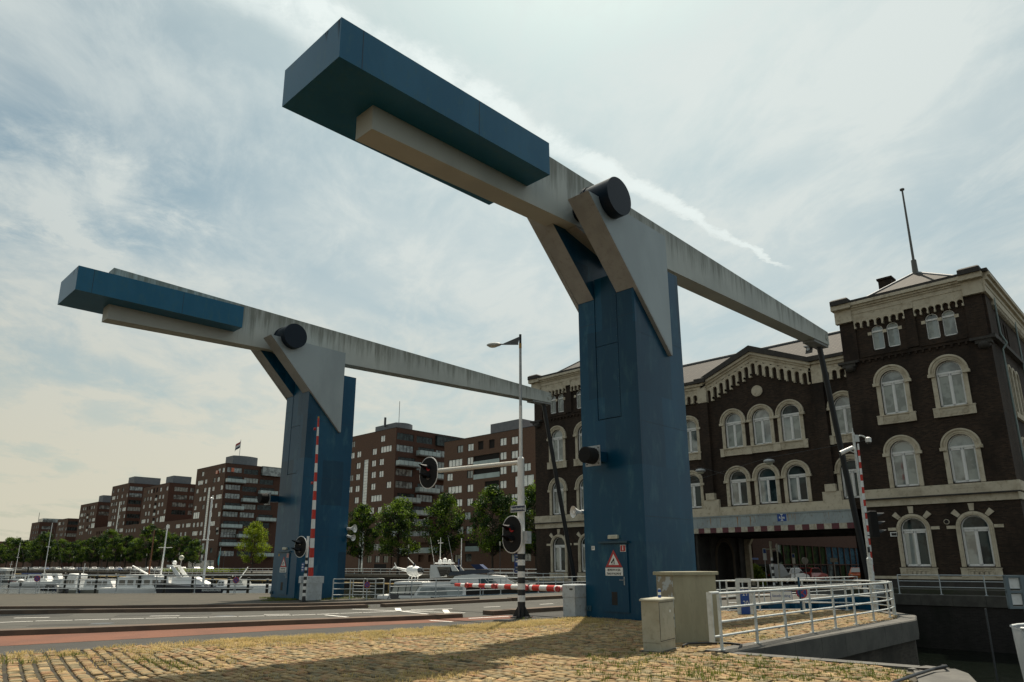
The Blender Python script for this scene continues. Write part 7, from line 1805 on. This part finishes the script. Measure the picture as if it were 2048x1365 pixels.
mb = MB(); mb.cyl((2.35, 0, 1.6), (2.38, 0, 12.6), .15, .10, 10); mb.cyl((2.36, -.9, 7.4), (2.36, .9, 7.4), .035, n=6); mb.cyl((1.6, 0, 7.4), (3.1, 0, 7.4), .035, n=6)
for a in (-.4, .4): mb.cyl((2.38, a*.4, 12.6), (2.38, a*.8, 12.5), .12, n=8)
mb.build('mast', HULLW, t, world=False)
mb = MB(); mb.cyl((-1.9, 0, 2.4), (-3.1, .3, 4.1), .08, .06, 8); mb.build('davit', HULLW, t, world=False)
bpy.context.view_layer.update()
mw = t.matrix_world; nrm_ = (mw.to_3x3() @ Vector((0, 1, 0))); ps = mw @ Vector((2.4, 2.24, 1.25)); me = text_mesh('SEARQ-EXPLORER', .30, SIGNWHITE, .01, .03, .95)
xv = mw.to_3x3() @ Vector((-1, 0, 0)); zv = Vector((0, 0, 1)); me.transform(Matrix(((-1*1.0, 0, 0, .35), (0, 0, 1.0, 2.215), (0, 1, 0, 1.42), (0, 0, 0, 1)))); o = bpy.data.objects.new('lettering', me); col.objects.link(o); o.parent = t
# sailing boats (masts)
def sailboat(label, x, yb, L, mh, dep=None, hm=HULLW, rz=0):
    p = boat_at(x, yb, dep); t = thing('sailing_boat', label, 'boat', tuple(p), math.atan2(rx.y, rx.x)+rz)
    hull_mesh(L, L*.28, L*.1, [hm, HULLW]).build('hull', [hm, HULLW], t, world=False)
    mb = MB(); cabin(mb, [(-.2*L, L*.09), (.2*L, L*.1), (.14*L, L*.16), (-.2*L, L*.16)], L*.17); mb.build('cabin', HULLW, t, world=False)
    mb = MB(); mb.cyl((.05*L, 0, L*.1), (.05*L, 0, mh), .085, .06, 8); mb.cyl((.05*L, -.8, mh*.62), (.05*L, .8, mh*.62), .03, n=5); mb.build('mast', HULLW, t, world=False)
    mb = MB(); mb.cyl((.05*L, 0, mh), (L*.48, 0, L*.14), .02, n=4); mb.cyl((.05*L, 0, mh), (-L*.48, 0, L*.12), .02, n=4); mb.build('stay', DGREY, t, world=False)
    mb = MB(); mb.cyl((.05*L, 0, L*.22), (-.4*L, 0, L*.22), .06, n=6); mb.cyl((0, 0, L*.25), (-.38*L, 0, L*.25), .13, n=8); mb.build('boom', CANVAS, t, world=False); return t
zt = zy(1046, *boat_at(86, 1165, 150).xy)
sailboat('sailing boat with the tallest bare white mast, left part of the basin', 86, 1165, 11, zt-WZ, 150)
zt = zy(1086, *boat_at(30, 1150, 210).xy); sailboat('smaller sailing boat with a short pale mast near the far left edge', 30, 1150, 9, zt-WZ, 210)
# mooring piles
pl0 = None
for x, yt, dep in ((25, 1142, 150), (58, 1134, 170), (136, 1148, 110), (163, 1145, 106), (181, 1143, 112), (198, 1147, 100), (217, 1145, 108), (239, 1148, 98), (262, 1148, 104), (283, 1151, 90), (308, 1149, 96), (334, 1151, 84), (362, 1152, 92), (389, 1154, 84), (428, 1155, 88), (461, 1156, 80), (500, 1156, 84), (538, 1158, 78)):
    p = boat_at(x, 1180, dep); zt = zy(yt, p.x, p.y); mb = MB(); mb.cyl((p.x, p.y, -4), (p.x, p.y, zt), .17, .15, 10); mb.cyl((p.x, p.y, zt), (p.x, p.y, zt+.04), .2, .1, 10)
    mb.build('mooring_pile', PILE, label='dark timber mooring pile standing in the basin', cat='mooring pile', group='dark mooring piles in the basin', org=(p.x, p.y, WZ))

# motor yacht with helicopter
K = .0068*1.04; Y0_ = 1.15
def yx(x, y): return ((x-100)*K-6.3, Y0_+(820-y)*K)
p = boat_at(915, 1200, 68.5); t = thing('motor_yacht', 'large white motor yacht with navy canvas, radar arch and domes, behind the bridge railing', 'yacht', tuple(p), math.atan2(rx.y, rx.x)+R(-6))
hull_mesh(14.6, 4.4, 1.55, [HULLN, HULLW], .55).build('hull', [HULLW, HULLW], t, world=False)
def poly(L_): return [yx(*q) for q in L_]
mb = MB(); cabin(mb, poly([(430, 800), (560, 600), (930, 590), (1000, 520), (1250, 490), (1650, 520), (1900, 665), (2000, 700), (2000, 790)]), 3.9, .16); dk = mb.build('deckhouse', HULLW, t, world=False)
mb = MB(); 
for s in (1, -1):
    for P in ([(500, 760), (560, 660), (1110, 660), (1110, 765)], [(1320, 545), (1400, 548), (1490, 650), (1330, 640)], [(1410, 548), (1500, 548), (1590, 612), (1500, 640)], [(945, 600), (1060, 600), (1090, 622), (950, 622)], [(1470, 700), (1555, 700), (1555, 730), (1480, 730)]):
        mb.add([(yx(*q)[0], s*(1.97-.16*1.97*(yx(*q)[1]-1.3)/2.1+.02), yx(*q)[1]) for q in P], [(0, 1, 2, 3)])
mb.build('side_window', GL_MID, dk, world=False)
mb = MB(); a, b = yx(1665, 528), yx(1800, 610); mb.add([(a[0]+.02, -1.5, a[1]+.03), (a[0]+.02, 1.5, a[1]+.03), (b[0]+.02, 1.6, b[1]+.04), (b[0]+.02, -1.6, b[1]+.04)], [(0, 1, 2, 3)]); mb.build('windscreen', glassm('windscreen_glass', (.1, .1, .1), .08, 2.0, 1.0), dk, world=False)
mb = MB(); cabin(mb, poly([(100, 820), (135, 745), (470, 745), (440, 820)]), 4.1, .02); mb.build('stern', HULLN, t, world=False)
mb = MB(); cabin(mb, poly([(140, 745), (180, 625), (530, 625), (460, 745)]), 3.7, .05); cn = mb.build('aft_awning', mmat('clear_awning', (.50, .50, .44), .2), t, world=False)
mb = MB()
for xa in (140, 235, 335, 400): 
    a, b = yx(xa, 745), yx(xa+(40 if xa < 200 else 18), 625)
    for s in (1, -1): mb.cyl((a[0], s*1.87, a[1]), (b[0], s*1.80, b[1]), .035, n=5)
a, b = yx(180, 625), yx(420, 625)
for s in (1, -1): mb.cyl((a[0], s*1.80, a[1]), (b[0], s*1.80, b[1]), .035, n=5)
mb.cyl((a[0], -1.8, a[1]), (a[0], 1.8, a[1]), .03, n=5)
mb.build('awning_frame', HULLN, cn, world=False)
mb = MB(); cabin(mb, poly([(185, 622), (195, 592), (560, 592), (560, 622)]), 4.0, .02); mb.build('aft_deck', HULLW, t, world=False)
mb = MB(); 
for s in (1, -1):
    P = poly([(660, 545), (665, 372), (740, 372), (805, 535)]); mb.prism(P, s*1.5-.12, s*1.5+.12, 'y')
    P = poly([(930, 375), (985, 375), (1050, 455), (960, 455)]); mb.prism(P, s*1.5-.12, s*1.5+.12, 'y')
P = poly([(665, 372), (985, 375), (985, 398), (665, 395)]); mb.prism(P, -1.6, 1.6, 'y'); ar = mb.build('radar_arch', HULLW, t, world=False)
mb = MB(); P = poly([(750, 398), (925, 398), (935, 470), (800, 520)]); mb.prism(P, -1.45, 1.45, 'y'); mb.build('flybridge_window', BOATGL, ar, world=False)
mb = MB()
for xx, yy_, rr_ in ((750, 310, .20), (815, 295, .22), (880, 310, .20)):
    c = yx(xx, yy_+15); mb.sphere((c[0], 0, c[1]), rr_, rr_, rr_*.95, 12, 8); mb.cyl((c[0], 0, c[1]-.3), (c[0], 0, c[1]), rr_*.97, n=12)
c = yx(690, 345); mb.box(yx(690, 0)[0], -.4, yx(0, 358)[1], yx(940, 0)[0], .4, yx(0, 340)[1]); mb.build('radar_dome', HULLW, ar, world=False)
mb = MB(); a, b = yx(748, 340), yx(748, 5); mb.cyl((a[0], 0, a[1]), (b[0], 0, b[1]), .05, .03, 8); c = yx(748, 80); mb.cyl((c[0]-.25, 0, c[1]), (c[0]+.25, 0, c[1]), .025, n=5); c = yx(730, 50); mb.cyl((c[0]-.1, -.3, c[1]), (c[0]-.1, .3, c[1]), .03, n=5)
a, b = yx(650, 490), yx(553, -10); mb.cyl((a[0], 1.4, a[1]), (b[0], 1.5, b[1]), .025, .012, 6); a, b = yx(970, 360), yx(890, -10); mb.cyl((a[0], -1.4, a[1]), (b[0], -1.5, b[1]), .025, .012, 6)
a, b = yx(1012, 400), yx(1012, 10); mb.cyl((a[0], 1.2, a[1]), (b[0], 1.2, b[1]), .045, .04, 8); mb.build('antenna', HULLW, t, world=False)
mb = MB(); cabin(mb, poly([(915, 515), (930, 465), (1180, 440), (1440, 435), (1480, 475), (1250, 488)]), 3.3, .1); mb.build('flybridge_cover', HULLN, t, world=False)
mb = MB(); P = poly([(1200, 368), (1320, 366), (1395, 428), (1270, 432), (1240, 405)]); mb.prism(P, -1.2, 1.2, 'y'); mb.build('sun_awning', CANVAS, t, world=False)
mb = MB(); mb.cyl((yx(985, 455)[0], 1.0, yx(0, 455)[1]), (yx(985, 290)[0], 1.0, yx(0, 290)[1]), .09, n=8); mb.build('furled_cover', CANVAS, t, world=False)
mb = MB(); L_ = [yx(xx, 742-(xx-1250)*.02) for xx in range(1250, 2001, 75)]
for s in (1, -1): mb.tube([(q[0], s*1.95*max(.1, 1-max(0, (q[0]-4.2)/3.2)**2), q[1]+.45) for q in L_], .02, 5)
mb.build('bow_rail', GALV, t, world=False)
mb = MB(); mb.box(yx(440, 0)[0], 1.99, yx(0, 795)[1], yx(1900, 0)[0], 2.02, yx(0, 783)[1]); mb.box(yx(440, 0)[0], -2.02, yx(0, 795)[1], yx(1900, 0)[0], -1.99, yx(0, 783)[1]); mb.build('blue_stripe', SIGNBLUE, t, world=False)
# helicopter on the aft deck
bpy.context.view_layer.update()
def hx(x, y): a = yx(x, y); return (a[0], 0, a[1])
mwt = t.matrix_world.copy(); base = mwt @ Vector(hx(420, 592))
h_ = thing('helicopter', 'small white helicopter parked on the aft deck of the motor yacht', 'helicopter', tuple(base), t.rotation_euler.z)
o_ = Vector(hx(420, 592))
def hp(x, y, w_=0): a = yx(x, y); return (a[0]-o_.x, w_, a[1]-o_.z)
mb = MB(); c = hp(400, 460); mb.sphere(c, .85, .55, .50, 16, 10); c = hp(345, 440); mb.sphere(c, .5, .40, .42, 12, 8); bd = mb.build('fuselage', HULLW, h_, world=False)
mb = MB(); c = hp(455, 455); mb.sphere(c, .50, .50, .40, 14, 8); mb.build('cockpit_glass', BOATGL, bd, world=False)
mb = MB(); mb.cyl(hp(330, 455), hp(100, 400), .17, .06, 10); mb.cyl(hp(135, 402), hp(110, 342), .07, .04, 6); mb.cyl(hp(105, 402), hp(68, 438), .03, .03, 6); mb.build('tail_boom', HULLW, h_, world=False)
mb = MB(); mb.cyl(hp(385, 420), hp(388, 350), .14, .08, 10); mb.build('rotor_mast', HULLN, h_, world=False)
mb = MB(); a, b = Vector(hp(310, 275, -.4)), Vector(hp(480, 470, .5)); d = (b-a).normalized(); s_ = Vector((0, 1, 0)); n_ = d.cross(s_).normalized()*.02
mb.add([a-s_*.09-n_, a+s_*.09-n_, b+s_*.09-n_, b-s_*.09-n_, a-s_*.09+n_, a+s_*.09+n_, b+s_*.09+n_, b-s_*.09+n_], [(0, 1, 2, 3), (4, 5, 6, 7), (0, 1, 5, 4), (1, 2, 6, 5), (2, 3, 7, 6), (3, 0, 4, 7)]); mb.build('rotor_blade', HULLW, h_, world=False)
for s in (-.6, .6):
    mb = MB(); mb.tube([hp(300, 590, s), hp(320, 598, s), hp(560, 598, s), hp(580, 585, s)], .04, 6); mb.tube([hp(370, 500, s*.5), hp(340, 540, s*.9), hp(335, 598, s)], .03, 6); mb.tube([hp(450, 500, s*.5), hp(425, 540, s*.9), hp(420, 598, s)], .03, 6); mb.build('skid', HULLW, h_, world=False)
# white barge bow by the right edge
BW = azpos(2010, 31)
q = BW; t = thing('barge', 'white steel barge bow with a dark lower hull, at the bottom right edge', 'ship', (q.x, q.y, WZ))
dr = Vector((.42, -.91, 0)).normalized(); sdv = Vector((-dr.y, dr.x, 0))
mb = MB(); ztop = zy(1256, q.x, q.y)-WZ
ringsb = []
for s, wd, rk in ((0, .55, 0), (.3, 1.1, .1), (1.0, 1.9, .25), (2.5, 2.5, .3), (7, 2.6, .3), (18, 2.6, .3)):
    c = dr*s
    ringsb.append([c+sdv*sg*(wd*f_)+dr*(.5*(1-f_) if s < 1 else 0)+Vector((0, 0, z)) for sg, f_, z in ((1, 1, ztop), (1, .93, 1.15*.9), (1, .75, -.6), (-1, .75, -.6), (-1, .93, 1.15*.9), (-1, 1, ztop))])
for a, b in zip(ringsb[:-1], ringsb[1:]):
    for k in range(5): mb.add([a[k], b[k], b[k+1], a[k+1]], [(0, 1, 2, 3)], 0 if k in (0, 4) else 1, False)
    mb.add([a[0]+Vector((0, 0, -.06)), b[0]+Vector((0, 0, -.06)), b[5]+Vector((0, 0, -.06)), a[5]+Vector((0, 0, -.06))], [(0, 1, 2, 3)], 1)
mb.add(ringsb[0], [tuple(range(6))], 0); mb.build('hull', [HULLW, HULLN], t, world=False)
mb = MB(); mb.tube([r_[0]+Vector((0, 0, .02)) for r_ in ringsb], .05, 6); mb.tube([r_[5]+Vector((0, 0, .02)) for r_ in ringsb], .05, 6); mb.build('gunwale', HULLW, t, world=False)

# ------------------------------------------------------------------ cars, people and street things under the arch
def car(label, loc, rz, paint, L=4.1, W_=1.7, H=1.42, van=False, group=None):
    t = thing('parked_car' if group else 'car', label, 'car', loc, rz, group)
    if van: prof = [(-L/2, .35), (L/2, .35), (L/2, .85), (L/2-.35, 1.05), (L/2-.95, H), (-L/2+.05, H), (-L/2, H-.15)]
    else: prof = [(-L/2, .35), (L/2, .35), (L/2, .68), (L/2-.25, .80), (L/2-1.15, .92), (L/2-1.75, H), (-L/2+.75, H), (-L/2+.15, .98), (-L/2, .9)]
    mb = MB(); n = len(prof)
    def w_(z): return W_/2*(1-.20*max(0, (z-.9)/(H-.9)))
    vs = [(x, w_(z), z) for x, z in prof]+[(x, -w_(z), z) for x, z in prof]
    mb.add(vs, [(i, (i+1) % n, n+(i+1) % n, n+i) for i in range(n)]+[tuple(range(n)), tuple(range(n, 2*n))[::-1]]); b = mb.build('body', paint, t, world=False)
    mb = MB()
    if not van:
        P = [(L/2-1.22, .95), (L/2-1.78, H-.05), (-L/2+.78, H-.05), (-L/2+.28, .98)]
        for s in (1, -1): mb.add([(x, s*(w_(z)+.008), z) for x, z in P], [(0, 1, 2, 3)])
        a, c = (L/2-1.13, .95), (L/2-1.70, H-.04); mb.add([(a[0], -.68, a[1]), (a[0], .68, a[1]), (c[0], .6, c[1]), (c[0], -.6, c[1])], [(0, 1, 2, 3)])
        a, c = (-L/2+.18, 1.0), (-L/2+.70, H-.04); mb.add([(a[0]-.02, -.66, a[1]), (a[0]-.02, .66, a[1]), (c[0]-.02, .58, c[1]), (c[0]-.02, -.58, c[1])], [(0, 1, 2, 3)])
    else:
        a, c = (L/2-.33, 1.07), (L/2-.9, H-.06); mb.add([(a[0]+.02, -.7, a[1]), (a[0]+.02, .7, a[1]), (c[0]+.02, .64, c[1]), (c[0]+.02, -.64, c[1])], [(0, 1, 2, 3)])
        mb.add([(-L/2-.01, -.6, 1.0), (-L/2-.01, .6, 1.0), (-L/2-.01, .55, H-.2), (-L/2-.01, -.55, H-.2)], [(0, 1, 2, 3)])
    mb.build('window', BOATGL, t, world=False)
    for sx in (1, -1):
        for sy in (1, -1):
            mb = MB(); x = sx*(L/2-.75); y = sy*(W_/2-.08); mb.cyl((x, y-.1, .31), (x, y+.1, .31), .31, n=16, m=0); mb.cyl((x, y-.105, .31), (x, y+.105, .31), .17, .17, 12, 1); mb.build('wheel', [FOAM, GALV], t, world=False)
    for sy in (1, -1):
        mb = MB(); mb.sphere((L/2-.05, sy*.6, .66), .08, .16, .09, 10, 6); mb.build('headlight', LAMPW, t, world=False)
        mb = MB(); mb.sphere((-L/2+.02, sy*.66, .82), .05, .1, .12, 8, 6); mb.build('tail_light', SIGNRED, t, world=False)
    mb = MB(); mb.box(L/2-.02, -.26, .42, L/2+.015, .26, .53); mb.build('plate', YEL, t, world=False)
    return t
p = azpos(1714, 1); d = ray(1716, 1130)
def dep(x, D): d = ray(x, 1132); return (d[0]*D, d[1]*D, -.02)
car('orange car facing us under the arch', dep(1716, 75), R(195), ORANGE)
car('grey van parked behind the bush under the arch', (63.2, 29.3, -.02), R(0), mmat('van_grey', (.10, .105, .11), .4, coat=.4), 3.7, 1.8, 1.75, True)
car('white car parked behind the grey van', (67.4, 29.3, -.02), R(0), HULLW)
car('red car parked beyond the white car, before the dark shop windows', (72.2, 29.4, -.02), R(0), mmat('car_red', (.35, .02, .015), .3, coat=.6))
qc = [car('car parked on the far quay behind the railing, mostly hidden', (88, 205, 0), R(90), mmat('car_silver', (.35, .37, .40), .35, metal=.4), group='cars parked along the far quay')]
paints = [HULLW, mmat('car_dark', (.03, .035, .05), .3, coat=.5), mmat('car_blue', (.03, .08, .25), .3, coat=.5), HULLW, mmat('car_silver2', (.4, .41, .42), .35)]
for i in range(22):
    v = 214+i*9.3; c = dup(qc[0], (88+(i % 3)*.1, v, 0), R(90)+(math.pi if i % 2 else 0))
    for k in c.children: 
        if k.name.startswith('body'): k.data = k.data.copy(); k.data.materials[0] = paints[i % 5]
def person(label, loc, rz, pose='hold', trousers=CLOTH_DK, top=CLOTH_DK, hold=None, hat=False):
    loc = Vector(loc)
    J = [(0, 0, .95), (0, 0, 1.12), (0, .01, 1.30), (0, .01, 1.43), (0, .02, 1.52), (0, .03, 1.64), (0, .035, 1.72),
         (.17, .01, 1.40), (.21, .04, 1.16), (.14, .26, 1.12), (.10, .34, 1.13), (-.17, .01, 1.40), (-.21, .04, 1.16), (-.14, .26, 1.10), (-.10, .34, 1.12),
         (.09, 0, .90), (.10, .03, .50), (.11, -.04, .09), (.11, .12, .04), (-.09, 0, .90), (-.11, -.02, .50), (-.12, -.02, .09), (-.12, .14, .04)]
    E_ = [(0, 1), (1, 2), (2, 3), (3, 4), (4, 5), (5, 6), (3, 7), (7, 8), (8, 9), (9, 10), (3, 11), (11, 12), (12, 13), (13, 14), (0, 15), (15, 16), (16, 17), (17, 18), (0, 19), (19, 20), (20, 21), (21, 22)]
    Rr = [.135, .13, .145, .11, .055, .085, .075, .065, .05, .038, .03, .065, .05, .038, .03, .095, .062, .045, .04, .095, .062, .045, .04]
    if pose == 'walk': J[8], J[9], J[10] = (.22, -.06, 1.14), (.22, -.02, .90), (.22, 0, .82); J[12], J[13], J[14] = (-.22, .06, 1.14), (-.22, .16, .92), (-.22, .19, .84); J[16], J[17], J[18] = (.10, .14, .52), (.11, .10, .10), (.11, .25, .04)
    me = bpy.data.meshes.new('b'); me.from_pydata(J, E_, []); o = bpy.data.objects.new('b', me); col.objects.link(o)
    sk_ = o.modifiers.new('s', 'SKIN'); sb = o.modifiers.new('d', 'SUBSURF'); sb.levels = 1; sb.render_levels = 1
    for i, r_ in enumerate(Rr): me.skin_vertices[0].data[i].radius = (r_, r_*(.72 if i < 4 else 1))
    me.skin_vertices[0].data[0].use_root = True
    bpy.context.view_layer.update(); m2 = bpy.data.meshes.new_from_object(o.evaluated_get(bpy.context.evaluated_depsgraph_get())); bpy.data.objects.remove(o)
    m2.materials.clear()
    for m_ in (top, trousers, SKIN, BLACKP): m2.materials.append(m_)
    for f in m2.polygons:
        c = f.center; z = c.z; f.use_smooth = True
        f.material_index = 2 if z > 1.47 else (0 if z > .93 else (1 if z > .13 else 3))
        if (c.y > .30 and .9 < z < 1.25) or (pose == 'walk' and z < .93 and abs(c.x) > .19 and z > .75): f.material_index = 2
    t = bpy.data.objects.new('person', m2); col.objects.link(t); t.location = loc; t.rotation_euler = (0, 0, rz); tag(t, label, 'person')
    mb = MB(); mb.sphere((0, .015, 1.70), .10, .115, .09, 12, 8); mb.build('hair' if not hat else 'cap', STONE_DK if not hat else SIGNWHITE, t, world=False)
    return t
pp_ = dep(1630, 74); person('person in dark clothes and a pale cap standing under the arch, holding something orange', (pp_[0], pp_[1], -.02), R(120), 'hold', hat=True)
bx_ = Vector((pp_[0], pp_[1], 1.12))+Vector((math.cos(R(210)), math.sin(R(210)), 0))*.36; mb = MB(); mb.obox((bx_.x, bx_.y, 1.10), .22, .10, .07, R(120), 0, .02); mb.build('snack_tray', ORANGE, label='small orange item in the hands of the person under the arch', cat='tray', org=tuple(bx_))
pp_ = dep(1666, 80); person('person in a dark top and light trousers walking under the arch', (pp_[0], pp_[1], -.02), R(60), 'walk', CLOTH_LT)
def sign_post(label, x, D, yt, kind):
    p = dep(x, D); zt = zy(yt, p[0], p[1]); t = thing('sign_post', label, 'sign post', p)
    mb = MB()
    if kind == 'striped':
        for k in range(10): mb.cyl((p[0], p[1], -.02+k*.22), (p[0], p[1], -.02+(k+1)*.22), .09, None, 10, k % 2)
        mb.cyl((p[0], p[1], 2.18), (p[0], p[1], zt), .09, .09, 10, 2); mb.build('pole', [BLACKP, WHITE, STRIPEW], t)
        mb = MB(); c = Vector(p)+Vector((0, 0, 2.2))+rx*.35; mb.cyl(c, c-ux*.03, .45, n=24); mb.build('round_sign_back', FOAM, t)
        mb = MB(); c = Vector(p)+Vector((0, 0, zt-.55)); mb.cyl(c-rx*.4, c+rx*.45, .05, n=8); mb.cyl(c+rx*.45+Vector((0, 0, -3)), c+rx*.45+Vector((0, 0, .4)), .05, n=8); mb.build('cross_arm', STRIPEW, t)
    else:
        mb.cyl(p, (p[0], p[1], zt), .035, n=8); mb.build('pole', GALV, t)
        mb = MB(); c = Vector((p[0], p[1], zt))
        if kind == 'round': mb.cyl(c, c-ux*.02, .30, n=20); mb.build('sign_back', GALV, t)
        elif kind == 'square': mb.obox((c.x, c.y, zt-.15), .62, .02, .34, rzg); mb.build('sign_back', GALV, t)
        else: mb.obox((c.x+ux.x*.05, c.y+ux.y*.05, zt-.75), .26, .02, .85, rzg, 0); mb.build('sign_board', SIGNWHITE, t); mb = MB(); mb.obox((c.x+ux.x*.07, c.y+ux.y*.07, zt-.25), .2, .01, .3, rzg); mb.build('sign_symbol', SIGNBLUE, t)
sign_post('black and white striped post with a round sign seen from behind, under the arch', 1545, 52, 1083, 'striped')
sign_post('narrow white sign board on a post, left of the striped post', 1531, 53, 1100, 'board'); sign_post('white and blue parking sign board under the arch', 1588, 62, 1110, 'board')
sign_post('round traffic sign seen from behind under the arch', 1611, 62, 1122, 'round'); sign_post('small rectangular sign seen from behind, beside the walking person', 1669, 60, 1121, 'square')
mb = MB(); c = dep(1695, 84)
for k in range(5):
    q = Vector(c)+Vector((k*.7, .2, .33))
    for s in (0, 1.0):
        for i in range(14): a0, a1 = 2*math.pi*i/14, 2*math.pi*(i+1)/14; mb.cyl((q.x+s+.32*math.cos(a0), q.y, q.z+.32*math.sin(a0)), (q.x+s+.32*math.cos(a1), q.y, q.z+.32*math.sin(a1)), .02, n=5)
    mb.tube([(q.x, q.y, q.z), (q.x+.3, q.y, q.z+.5), (q.x+.85, q.y, q.z+.5), (q.x+.45, q.y, q.z-.02), (q.x+.3, q.y, q.z+.5)], .018, 5); mb.tube([(q.x+1, q.y, q.z), (q.x+.85, q.y, q.z+.65), (q.x+.75, q.y-.25, q.z+.65)], .018, 5)
o = mb.build('bicycles', BLACKP, label='cluster of parked bicycles in the shadow by the shop windows', cat='bicycles', org=c); o['kind'] = 'stuff'
